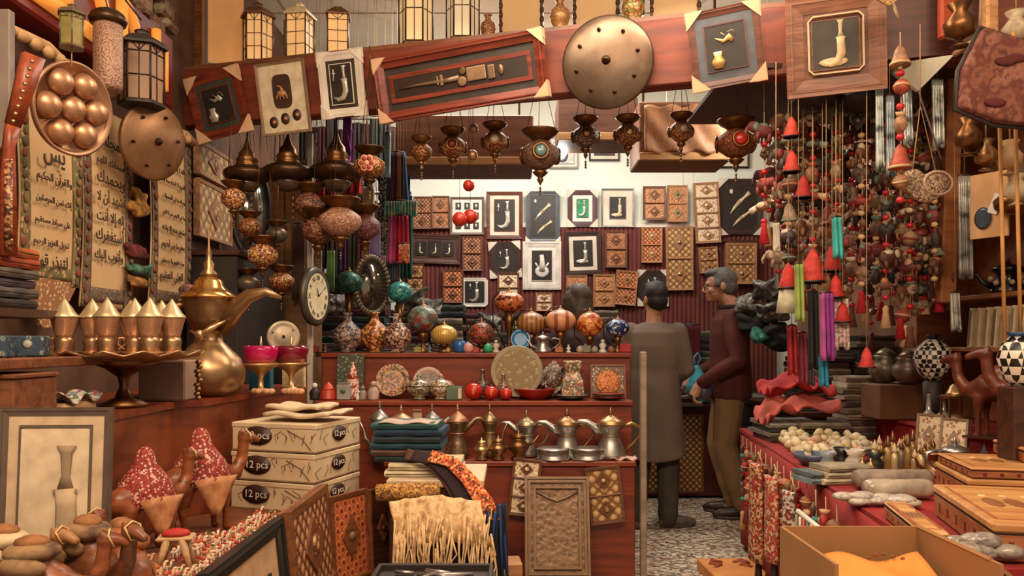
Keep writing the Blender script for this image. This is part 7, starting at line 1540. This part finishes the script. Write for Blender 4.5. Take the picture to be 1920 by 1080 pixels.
part('body', melt(M().ell((-.045, 0, .01), (.05, .02, .05), HP, 16).ell((.04, 0, .0), (.055, .022, .055), HP, 16).ell((0, 0, -.03), (.06, .02, .045), HP, 14), .006, 3, 'body'), t); part('rim', M().tube([(.055*math.cos(a)+.04, -.02, .045*math.sin(a)-.0) for a in [i*PI/8 for i in range(16)]], .005, mat('c8a890', .5), 6, close=True), t); part('strap', M().tube([(-.05, 0, .05), (-.02, 0, .3), (.04, 0, .05)], .003, ROPE, 5), t); part('hanging_thread', M().tube([(-.02, 0, .3), (-.02, 0, .62)], .002, ROPE, 4), t)
for px, py, s, lb, m1 in ((1815, 250, .06, 'brass funnel like cup hanging left below the cushion', OLDBRASS), (1848, 285, .05, 'small brass candlestick hanging below the cushion', BRASS), (1893, 290, .055, 'cream and gold trinket hanging below the cushion', mat('c8a070', .5)), (1800, 40, .07, 'green brown brass jug hanging at the top right', OLDBRASS), (1905, 50, .06, 'pale patterned pouch hanging at the top right corner', mat('c8b494', .7, 0, 'noise', '8a7654', sc=30)), (1905, 350, .05, 'ivory carved ornament at the right edge', IVORY)):
    t = thing('hanging_trinket', lb, 'ornament', at(px, py, 2.9)); part('body', M().lathe([(.001, -s), (s*.7, -s*.7), (s*.8, -s*.1), (s*.35, s*.5), (s*.6, s*.9)], m1, n=18), t); part('foot', M().lathe([(s*.5, -s*1.3), (s*.15, -s*1.15), (s*.12, -s*.9)], m1, n=14), t); part('cord', M().tube([(0, 0, s*.9), (0, 0, s+.2)], .003, ROPE, 5), t)
# tassel string before the dark board, straw fan
t = garland('string with a tan tassel and coral beads in front of the dark board', at(1688, 60, 3.0), .62, ['bell', 'ball', 'pouch'], .1, 'c02830', 'tassel strings', ['b8845c', 'c05034'], ['c8a070'])
t = thing('straw_fan', 'woven straw fan corner hanging at the top edge right of the biggest frame', 'fan', at(1655, 2, 3.0)); part('weave', M().prism([(-.09, .09), (.045, .09), (.05, .0), (.02, -.02), (-.06, .03)], -.005, .005, mat('c8a068', .8, 0, 'check', '9a7440', sc=90)), t); part('grip', M().tube([(.04, 0, -.01), (.06, 0, -.07)], .006, ROPE, 6), t)
# ---- on the raised red step
ZR = .852
WOODR = mat('6a3018', .4, 0, 'wood', '44200f', sc=16, stretch=(2, 2, 5))
for i, (x, y, s, rz, lb) in enumerate(((2.0, 3.26, 1.3, 2.2, 'reddish carved wooden camel, leftmost of three on the red step'), (2.0, 2.99, 1.4, 2.5, 'reddish carved wooden camel in the middle of three on the red step'), (2.0, 2.74, 1.15, 2.9, 'reddish carved wooden camel at the right edge on the red step'))):
    me = CAM1.copy(); me.materials.clear(); me.materials.append(WOODR); t = thing('carved_camel', lb, 'camel figurine', (x, y, ZR), rz, None, s); part('body', me, t); part('base', M().box((0, 0, .003), (.2, .1, .006), DKWOOD), t)
CHK = mat('17120f', .4, 0, 'check', 'd8cdb8', sc=48)
t = thing('checkered_vase', 'black and white checkered vase on a dark stand above the red step', 'vase', (2.03, 3.86, ZR)); part('stand', M().lathe([(.045, 0), (.045, .20), (.03, .21)], DARK, n=20), t); part('globe', M().lathe([(.03, .21), (.06, .24), (.088, .30), (.08, .36), (.04, .40), (.02, .41)], CHK, n=26), t); part('mouth', M().lathe([(.02, .405), (.03, .43), (.02, .43)], BLACK, n=16), t)
t = thing('checkered_vase', 'black and white checkered vase with a blue mouth at the right edge', 'vase', at(1912, 672, 2.75)); part('globe', M().lathe([(.02, -.1), (.05, -.07), (.07, 0), (.055, .05), (.03, .075)], mat('17120f', .4, 0, 'check', 'd8cdb8', sc=36), n=24), t); part('mouth', M().lathe([(.03, .074), (.045, .09), (.04, .09)], mat('2c4a7a', .4), n=18), t)
solo('vase_stand', M().box((0, 0, 0), (.1, .1, .25), DKWOOD, .004), 'dark block under the right edge checkered vase', 'stand', (t.location.x, t.location.y, .97+.0))
def misc(nm, lb, cat, x, y, z, q, rz=0): return solo(nm, q, lb, cat, (x, y, z), rz)
for i, (px, D, s, lb, m1) in enumerate(((1660, 4.25, .17, 'engraved silvery brass pot with handles below the garlands', mat('8a8468', .35, .6, 'noise', '5a5440', sc=30, bump=.3)), (1703, 4.1, .16, 'plum grey brass pot right of the silvery one', mat('7a6458', .35, .6, sc=20)))):
    x = at(px, 0, D).x; t = thing('brass_pot', lb, 'pot', (x, D, ZR+.18)); part('body', M().lathe([(s*.2, 0), (s*.3, s*.05), (s*.5, s*.3), (s*.48, s*.55), (s*.3, s*.75), (s*.38, s*.85)], m1, n=24), t); part('handle', M().tube([(s*.48, 0, s*.5), (s*.75, 0, s*.45), (s*.7, 0, s*.2), (s*.42, 0, s*.2)], s*.05, m1, 8), t)
    part('lid', M().lathe([(s*.36, s*.85), (s*.2, s*1.0), (.001, s*1.1)], m1, n=20), t)
x = at(1680, 0, 4.2).x; solo('brown_carton', M().box((0, 0, .088), (.30, .22, .176), mat('6a4226', .7, sc=6), .004), 'brown carton under the brass pots on the red step', 'box', (x-.02+.02, 4.17, ZR))
t = thing('painted_bowl', 'red lidded bowl with flowers above the checkered vase', 'bowl', at(1715, 572, 3.7)); part('bowl', M().lathe([(.001, -.05), (.05, -.04), (.075, 0), (.07, .02)], mat('pb', .4, 0, 'mosaic', cols=['8a7460', 'a08c74', '6a5848'], sc=50), n=24), t); part('lid', M().lathe([(.07, .02), (.06, .05), (.02, .07), (.001, .072)], mat('a8241c', .3), n=24), t); part('cord', M().tube([(0, 0, .07), (0, 0, .9)], .002, ROPE, 4), t)
q = M()
for k in range(16): q.ell((R.uniform(-.09, .09), R.uniform(-.07, .07), .03+R.uniform(0, .03)), (.04, .03, .025), mat('8a8890', .15, .2, 'noise', cols=['3a3840', '9a96a0', '5a6a5c'], sc=40, bump=.5), 8)
misc('plastic_packets', 'heap of clear plastic packets with grey goods on the red step', 'packets', 2.05, 4.25-.25, ZR, q).rotation_euler[2] = .2
t = bpy.data.objects['plastic_packets']; t.location = (2.08, 4.28+.13, ZR); t['kind'] = 'stuff'
x = at(1722, 0, 3.75).x
for i, (px, D, lb) in enumerate(((1735, 3.72, 'glass oil bottle with slim neck, left of two on the red step'), (1762, 3.68, 'glass oil bottle with slim neck, right of two on the red step'))):
    solo('glass_bottle', M().lathe([(.03, 0), (.045, .02), (.04, .05), (.012, .08), (.008, .15), (.012, .155)], mat('a8a49c', .1, .3), n=18), lb, 'bottle', (at(px, 0, D).x, D-.03, ZR))
solo('salt_pouch', M().lathe([(.02, 0), (.03, .03), (.014, .07), (.006, .1), (.012, .11)], mat('c87c54', .5), n=14), 'small orange bottle with a pointed cork on the red step', 'bottle', (2.02, 4.12-.03, ZR))
t = thing('incense_burner', 'golden incense burner with an open cubic cage on the red step', 'incense burner', (1.995, 3.60, ZR)); part('base', M().lathe([(.06, 0), (.075, .01), (.07, .03), (.03, .04)], GOLD, n=4, smooth=False), t); q = M()
for a in (-1, 1):
    for b in (-1, 1): q.box((a*.045, b*.035, .09), (.008, .008, .11), BRASS)
q.box((0, 0, .148), (.11, .09, .01), BRASS); part('cage', q, t); part('roof', M().lathe([(.05, .153), (.035, .17), (.02, .2), (.001, .21)], GOLD, n=14), t); part('coals', M().ell((0, 0, .05), (.04, .03, .02), COPPER, 10), t)
# carved plaques leaning on the riser front
for i, (px, D, lb) in enumerate(((1738, 3.62, 'left of two grey brown carved plaques leaning on the red riser'), (1782, 3.42, 'right of two grey brown carved plaques leaning on the red riser'))):
    t = panel(.11, .19, TILE, mat('9a8068', .6, sc=14), lb, 1, name='carved_plaque'); t.location = (1.935, D, .72+.104); t.rotation_euler = (Matrix.Rotation(rad(-50), 4, 'Z') @ Matrix.Rotation(rad(-10), 4, 'X')).to_euler(); t.location = (1.90, D, .722+.1)
# ---- on the lower red table
ZL = .722
ST = ['d8c49c', 'cdb888', 'd8b494', 'c8b8a0', 'dccaa4', 'c89c78']
SM = []
for k, c in enumerate(ST):
    m = M(); m1 = mat(c, .7, 0, 'noise', '%02x%02x%02x' % tuple(int(int(c[j:j+2], 16)*.75) for j in (0, 2, 4)), sc=30, bump=.4)
    m.ell((0, 0, .022), (.032, .026, .022), m1, 9).ell((.012, .005, .045), (.018, .016, .016), m1, 8).ell((-.014, 0, .04), (.014, .014, .013), m1, 7); SM.append(m.mesh('stone_figure'))
kk = 0; gr = random.Random(4)
for j in range(5):
    for i in range(7):
        y = 3.52+i*.115+j*.02; x = 1.30+.03*i*.6+j*.085+gr.uniform(-.01, .01)
        o = solo('stone_figure', SM[gr.randrange(6)], 'small cream carved stone figure crowded on the red table', 'stone figurine', (x, y, ZL), gr.uniform(0, 6), 'cream stone figures on the red table'); o.scale = [gr.uniform(1.1, 1.5)]*3; kk += 1
t = jar('blue grey bowl filled with a tiny orange stone, at the table edge', [(.04, 0), (.05, .005), (.075, .03), (.085, .05), (.08, .05), (.06, .025), (.001, .015)], mat('5a6478', .3, 0, 'noise', '46505e', sc=14), (at(1525, 0, 3.42).x, 3.42, ZL), name='bowl', cat='bowl')
for i, (px, D, w_, c, lb) in enumerate(((1552, 3.22, .03, '8a9094', 'grey white small vase at the table edge'), (1578, 3.34, .032, '241c18', 'black small vase left of the white one'), (1603, 3.28, .038, 'c8bca8', 'white small vase between two black ones'), (1640, 3.24, .036, '2c2622', 'black small vase right of the white one'))):
    t = jar(lb, [(w_*.8, 0), (w_*.9, .005), (w_, .04), (w_*.6, .06), (w_*1.1, .085), (w_, .085), (w_*.5, .06)], mat(c, .35, sc=20), (at(px, 0, D).x, D, ZL), parts=[('base_ring', M().lathe([(w_*.95, -.0), (w_*.97, .006)], DARK, n=16))], name='small_vase', cat='vase')
bt = [('a88c64', .13), ('7c6a4c', .11), ('9a7a48', .15), ('b8a078', .12), ('6a5a40', .14), ('8a6c3c', .16), ('a08a6a', .1), ('c0a880', .12), ('5a4a34', .13)]
for i in range(18):
    c, h = bt[i % 9]; px = 1640+(i % 9)*12.5; D = 3.25-.012*(i % 9)+(.16 if i > 8 else 0)
    t = thing('perfume_bottle', 'pointed %s bottle, %s from the left in the %s row on the red table' % (['tan', 'olive', 'brass', 'sand', 'moss', 'bronze', 'beige', 'cream', 'umber'][i % 9], ordn(i % 9+1), 'front' if i < 9 else 'rear'), 'bottle', (at(px, 0, D).x+.02*(i > 8), D, ZL))
    part('body', M().lathe([(.018, 0), (.02, .005), (.018, h*.55), (.008, h*.68)], mat(c, .35, .3, sc=30), n=8 if i % 2 else 14), t); part('stopper', M().lathe([(.008, h*.68), (.012, h*.75), (.004, h*.9), (.0005, h)], BRASS if i % 3 else CREAM, n=10), t)
t = dallah('small silver grey kettle with a thin spout near the wooden boxes', .16, mat('7a7270', .35, .6, sc=20), SILVER, .72, 'low', 1); t.location = (at(1790, 0, 3.08).x, 3.08, ZL)
t = dallah('small golden kettle behind the bottles', .13, BRASS, None, .7, 'low', -1); t.location = (at(1750, 0, 3.14).x, 3.14, ZL)
for px, D, h, lb in ((1845, 2.95, .15, 'tallest black stone cone near the wooden boxes'), (1872, 3.1, .09, 'small black stone cone behind the wooden boxes'), (1897, 3.05, .13, 'black stone cone at the right edge behind the wooden boxes')):
    solo('stone_cone', M().lathe([(h*.32, 0), (h*.28, h*.1), (h*.12, h*.7), (.001, h)], mat('2c2422', .5, sc=20), n=4, smooth=False), lb, 'cone', (at(px, 0, D).x, D, ZL), .4)
for i, (px0, px1, D, r, c, lb) in enumerate(((1602, 1745, 2.86, .036, '9a8a78', 'grey beige rolled cloth across the red table, farther roll'), (1622, 1745, 2.68, .034, 'b8a894', 'plastic wrapped cream roll across the red table, nearer roll'))):
    a, b = at(px0, 0, D), at(px1, 0, D); L1 = b.x-a.x; solo('cloth_roll', M().lathe([(r*.8, -L1/2), (r, -L1/2+.02), (r*.97, 0), (r, L1/2-.02), (r*.85, L1/2)], mat(c, .5 if i == 0 else .25, 0, 'noise', '6a5a4c' if i == 0 else '8a7c6c', sc=20, bump=.5), n=16, ry=PI/2), lb, 'cloth roll', ((a.x+b.x)/2, D, ZL+r))
q = M()
for k in range(14): q.ell((R.uniform(-.1, .1), R.uniform(-.05, .05), R.uniform(.01, .03)), (.04, .03, .014), mat('c8beb0', .35, 0, 'noise', cols=['6a5c50', 'b8aea0', '8a7868'], sc=30, bump=.7), 8)
misc('plastic_wrap', 'crumpled clear plastic wrap beside the rolls at the table edge', 'plastic wrap', 1.17, 2.58, ZL, q)['kind'] = 'stuff'
# wooden boxes bottom right
BXT = mat('c8955c', .45, 0, 'wood', 'a8703c', sc=12, bump=.05); BXS = mat('a8683c', .5, 0, 'wood', '84482a', sc=14, bump=.08)
def wbox(cx, cy, z, w_, d_, h, rz, lb):
    t = thing('inlaid_box', lb, 'wooden box', (cx, cy, z), rz)
    part('body', M().box((0, 0, h*.36), (w_*.98, d_*.98, h*.7), BXS, .004), t); part('lid', M().box((0, 0, h*.86), (w_, d_, h*.26), BXT, .006), t); part('gap_line', M().box((0, 0, h*.72), (w_*.985, d_*.985, h*.03), DARK), t); t.children[-1].name = 'seam'
    part('lid_frame', M().frame(w_*.9, d_*.84, .01, 0, .004, BXS), t, loc=(0, 0, h*.992), rot=(-PI/2, 0, 0)); q = M()
    for k in range(5): q.ell(((k-2)*w_*.14, 0, 0), (w_*.06, d_*.12, .003), mat('8a5a30', .5), 8).ell(((k-2)*w_*.14, d_*.18, 0), (w_*.03, d_*.03, .003), mat('e0b880', .5), 6)
    part('inlay', q, t, loc=(0, 0, h*.995)); q = M()
    for k in range(7): q.box(((k-3)*w_*.13, 0, 0), (w_*.03, d_*.985, h*.3), mat('6a2c1c', .5), rz=0)
    part('side_pattern', q, t, loc=(0, 0, h*.36)); q2 = M()
    for k in range(6): q2.box((0, (k-2.5)*d_*.15, 0), (w_*.985, d_*.03, h*.28), mat('6a2c1c', .5))
    part('side_pattern', q2, t, loc=(0, 0, h*.36)); return t
ra = rad(-38)
wbox(1.40, 2.13, ZL, .38, .54, .095, rad(-14), 'lowest wooden inlaid box of the nearest stack, bottom right'); wbox(1.80, 2.28, ZL, .36, .50, .10, rad(-14), 'wooden inlaid box right of the nearest one, cut by the right edge')
wbox(1.72, 2.72, ZL, .42, .40, .085, rad(-14), 'lower wooden box of the stack behind the nearest one'); wbox(1.70, 2.71, ZL+.087, .38, .36, .035, rad(-12), 'flat wooden box on the stack behind the nearest one')
wbox(1.83, 2.76, ZL+.124, .22, .26, .05, rad(-10), 'small wooden box topmost at the right edge'); 
wbox(1.105, 2.20, ZL, .065, .40, .05, rad(-12), 'small narrow wooden box at the table edge by the cardboard box'); 
# cardboard box with orange cloth
t = thing('cardboard_box', 'open cardboard box with orange cloth inside, bottom right', 'box', (.84, 1.82, .48)); CB = mat('9a6c42', .85, 0, 'noise', '946638', sc=5)
W, Dp, Hh = .34, .34, .31
for sx in (-1, 1): part('side_wall', M().box((sx*W/2, 0, Hh/2), (.008, Dp, Hh), CB), t)
part('back_wall', M().box((0, Dp/2, Hh/2), (W, .008, Hh), CB), t); part('front_wall', M().box((0, -Dp/2, Hh/2-.05), (W, .008, Hh-.1), CB), t); part('bottom', M().box((0, 0, .004), (W, Dp, .008), CB), t)
part('flap', M().box((W/2+.035, .02, Hh-.03), (.008, Dp*.9, .1), CB, ry=rad(-50)), t)
OC = mat('d88a38', .8, 0, 'noise', 'c47428', sc=6, bump=.2)
m = M().grid(lambda u, v: (-.14+.28*u, -.155+.27*v, .20+.012*math.sin(u*9+v*5)+.05*v), 22, 16, OC, .01); t2 = thing('orange_cloth', 'orange embroidered cloth lying in the cardboard box', 'cloth', (.84, 1.82, .48)); part('cloth', m, t2)
q = M()
for k in range(12): q.ell((-.1+.02*k, .11+.01*math.sin(k), .25+.004*math.sin(k)), (.006, .005, .003), mat('8a4a1c', .8), 6)
part('stitching', q, t2); part('lining', M().box((0, 0, .1), (.3, .3, .17), mat('8a8474', .8)), t2)
solo('box_crate', M().box((0, 0, .238), (.3, .3, .476), DKWOOD, .004), 'dark crate under the cardboard box', 'crate', (.84, 1.82, 0))
# orange mat on the floor
t = thing('printed_carton', 'orange brown printed carton lying on the terrazzo floor at the bottom edge', 'box', (1.165, 4.22, 0), .05); part('carton', M().box((0, 0, .03), (.29, .34, .06), mat('d08a48', .7, sc=6), .004), t)
for s in (-1, 1): part('brown_curl', M().tube([(s*.03, .06, 0), (s*.08, .09, 0), (s*.1, .04, 0), (s*.06, .01, 0), (s*.1, -.03, 0)], [.012, .018, .016, .018, .01], mat('8a3c1c', .7), 6, flat=1), t, loc=(0, .02, .058))
# ---- textiles at the far end of the lower table
def tz(px, D): return at(px, 0, D).x
stack('cream brown folded scarf in the tall stack under the violet scarf', tz(1610, 4.45), 4.45, ZL, .25, .2, ['7a6a58', 'a8937c', '8a7864', 'b8a48a', '94826c', '6a5a4c', 'b09c82', '86745f', 'c0ac90', '9a866e'], th=.032, group='folded scarves in the tall stack')
stack('brown folded scarf in the stack beside the tall one', tz(1655, 4.5)+.06, 4.5, ZL+.13, .2, .2, ['6a4e40', '84664f', '5c4436', '957a5e', '6a5242'], th=.03, group='brown folded scarves')
stack('grey wrapped shawls at the left end of the red table', tz(1475, 4.35), 4.35, ZL, .30, .34, ['5a5248', '8a8274', '4a443c', '9a9284'], th=.022, plastic=True, group='wrapped grey shawls')
stack('dark wrapped shawls beside the riser', tz(1535, 4.2), 4.2, ZL, .26, .22, ['4a3c34', '7a6a58', '3c302a', '8a7860'], th=.024, plastic=True, group='wrapped dark shawls')
for i, (p4, c, lb) in enumerate((([(1430, 720), (1480, 702), (1520, 700), (1550, 716)], 'b8241f', 'crumpled bright red scarf lying across the shawls'), ([(1425, 775), (1450, 745), (1490, 738), (1560, 742)], 'c85a4c', 'coral pink scarf lying in front of the red one'))):
    pts = [at(x, y, 4.4-.1*i) for x, y in p4]; O_ = pts[1]
    def fn(u, v, pts=pts, O_=O_):
        k = min(int(u*3), 2); p = pts[k].lerp(pts[k+1], u*3-k)-O_
        return (p.x, p.y+(v-.5)*.24+.02*math.sin(u*11), p.z-.02+.018*math.sin(u*19+v*7)+.02*math.sin(v*13+u*6)-.03*(1-v))
    t = thing('crumpled_scarf', lb, 'scarf', O_); part('cloth', M().grid(fn, 40, 16, mat(c, .8, 0, 'noise', '%02x%02x%02x' % tuple(int(int(c[j:j+2], 16)*.7) for j in (0, 2, 4)), sc=10), .012), t)
# ---- hanging necklaces and bags along the red cloth front
def fx(y): return 1.02+.365*(y-2.0)/2.9
for i in range(15):
    y = 2.62+i*.135; p = Vector((fx(y)-.035, y, .715)); c = [['b8743c', '8a5a3c'], ['a8241c', 'c8a070'], ['6a4a34', '8a6a4a']][i % 3]
    garland('beaded hanging on the red table front, %s from the near end' % ordn(i+1), p, .30+.06*(i % 3), [['ball', 'fish'], ['pouch', 'ball'], ['heart', 'fish']][i % 3], .08, ['d8b080', 'b3141c', '3c8a84'][i % 3], 'beaded hangings on the red table front', c, ['c8a070', '9a3024'], ['2c7c84', 'b8744c', '1c4c84', '8a2c20', 'c8a070'][i % 5], .75, random.Random(i))
for i, (y, w_, L1, cols, lb) in enumerate(((3.75, .10, .46, ['8a2c20', 'c8a070', '5a2c1c', 'b8946a', 'a83c28'], 'long flowered red and cream bag hanging on the red table front'), (3.38, .08, .36, ['b0583c', '7a4a34', 'c8a484', 'a8302c'], 'pinkish patterned bag hanging nearer on the red table front'), (3.05, .06, .38, ['c8b8a4', '4a3a30', 'b0a090', '7a2c24'], 'white and brown beaded belt hanging on the red table front'))):
    m1 = mat('hb%d' % i, .8, 0, 'mosaic', cols=cols, sc=50, bump=.3); x = fx(y)-.085; t = thing('hanging_bag', lb, 'bag', (x, y, .68), rad(-80)); part('bag', M().grid(lambda u, v: ((u-.5)*w_*(1+.2*v), -.012*math.sin(u*3.14), -L1*v), 8, 14, m1, .02), t)
    part('strap', M().tube([(-w_*.4, 0, 0), (0, 0, .05), (w_*.4, 0, 0)], .004, ROPE, 5), t); part('tassel', M().lathe([(.004, -L1+.01), (.014, -L1-.02), (.02, -L1-.1)], DARK, n=10), t)
y = 2.72; t = thing('bead_hanger', 'white hanger rod with many bead strings at the near table front', 'necklace hanger', (fx(y)-.06, y, .60), rad(-82)); part('rod', M().tube([(-.16, 0, .04), (.16, 0, -.02)], .009, WHITE, 8), t)
for k in range(12):
    q = M(); q.tube([(-.15+.026*k, -.01, .03-.003*k), (-.15+.026*k, -.012, -.2)], .0055, mat(['7a7a5c', 'c8b898', 'a83c34', '4a5a54', 'b8a07c'][k % 5], .5, sc=60), 6); part('bead_string', q, t)

q = M()
for k in range(10): q.ell((R.uniform(-.06, .06), R.uniform(-.03, .03), R.uniform(.01, .05)), (.04, .03, .02), mat('a89c94', .3, .1, 'noise', cols=['5a504a', 'a09488', '7a6e66'], sc=24, bump=.7), 8)
misc('plastic_sheet', 'crumpled clear plastic sheet at the bottom edge between the cardboard box and the wooden boxes', 'plastic sheet', 1.13, 1.93, ZL, q)['kind'] = 'stuff'

# ---- assorted souvenirs filling the red table
fr = random.Random(21); KD2 = [('carved box', 'box'), ('folded pouch', 'pouch'), ('brass bell', 'bell'), ('stone dish', 'dish'), ('glass jar', 'jar'), ('wrapped packet', 'packet')]
CN = [('cream', 'cbb48c'), ('grey', '7a746c'), ('rust', '8a4828'), ('olive', '6a6440'), ('black', '221c18'), ('ochre', 'a8803c'), ('pearl', 'c8c0b0'), ('umber', '5a3a26'), ('teal', '2c6460'), ('plum', '5a2c38')]
for r_ in range(5):
    for i in range(11):
        y = 2.98+i*.125 if r_ < 2 else 3.3+i*.115
        x = fx(y)+.10+r_*.135+fr.uniform(-.015, .015)
        if x > 1.90: continue
        if 3.1 < y < 3.5 and x > 1.43: continue
        if 3.48 < y < 4.4 and 1.26 < x < 1.86: continue
        if 3.15 < y < 3.5 and x < 1.36: continue
        if y > 4.05: continue
        (kn, cat), (cn, h_) = KD2[fr.randrange(6)], CN[(i*3+r_) % 10]; s_ = fr.uniform(.85, 1.25); c2 = mat(h_, .5, .3 if 'brass' in kn else 0, sc=30)
        if kn == 'carved box': q = M().box((0, 0, .02*s_), (.075*s_, .055*s_, .04*s_), c2, .004).box((0, 0, .043*s_), (.078*s_, .058*s_, .008), DKWOOD, .002)
        elif kn == 'folded pouch': q = M().ell((0, 0, .02*s_), (.045*s_, .035*s_, .02*s_), c2, 12).tube([(0, 0, .035*s_), (.02, 0, .05*s_)], .008, ROPE, 6)
        elif kn == 'brass bell': q = M().lathe([(.03*s_, 0), (.026*s_, .02*s_), (.015*s_, .05*s_), (.004, .06*s_), (.006, .07*s_)], BRASS, n=14)
        elif kn == 'stone dish': q = M().lathe([(.02*s_, 0), (.045*s_, .015), (.05*s_, .022), (.045*s_, .02), (.001, .008)], c2, n=18)
        elif kn == 'glass jar': q = M().lathe([(.025*s_, 0), (.03*s_, .01), (.03*s_, .05*s_), (.018, .06*s_)], c2, n=14).lathe([(.02, .06*s_), (.02, .075*s_)], TIN, n=12)
        else: q = M().box((0, 0, .012), (.1*s_, .06*s_, .024), c2, .008, rz=.3)
        solo(kn.replace(' ', '_'), q, '%s %s in %s of the red table, %s from the near end' % (cn, kn, ['the outermost row', 'the second row', 'the third row', 'the fourth row', 'the innermost row'][r_], ordn(i+1)), cat, (x, y, ZL), fr.uniform(-.5, .5))
for i, (px, D, w_, cols, lb) in enumerate(((1605, 3.02, .2, ['c8b898', 'b0a084', '9a8c74'], 'cream paper packets stacked at the red table edge'), (1560, 3.02, .1, ['7a8a8c', '5a6468'], 'slate cloth packets beside the cream ones'))):
    stack(lb, at(px, 0, D).x-.06+.0, D, ZL, w_, .14, cols, .2, .018)
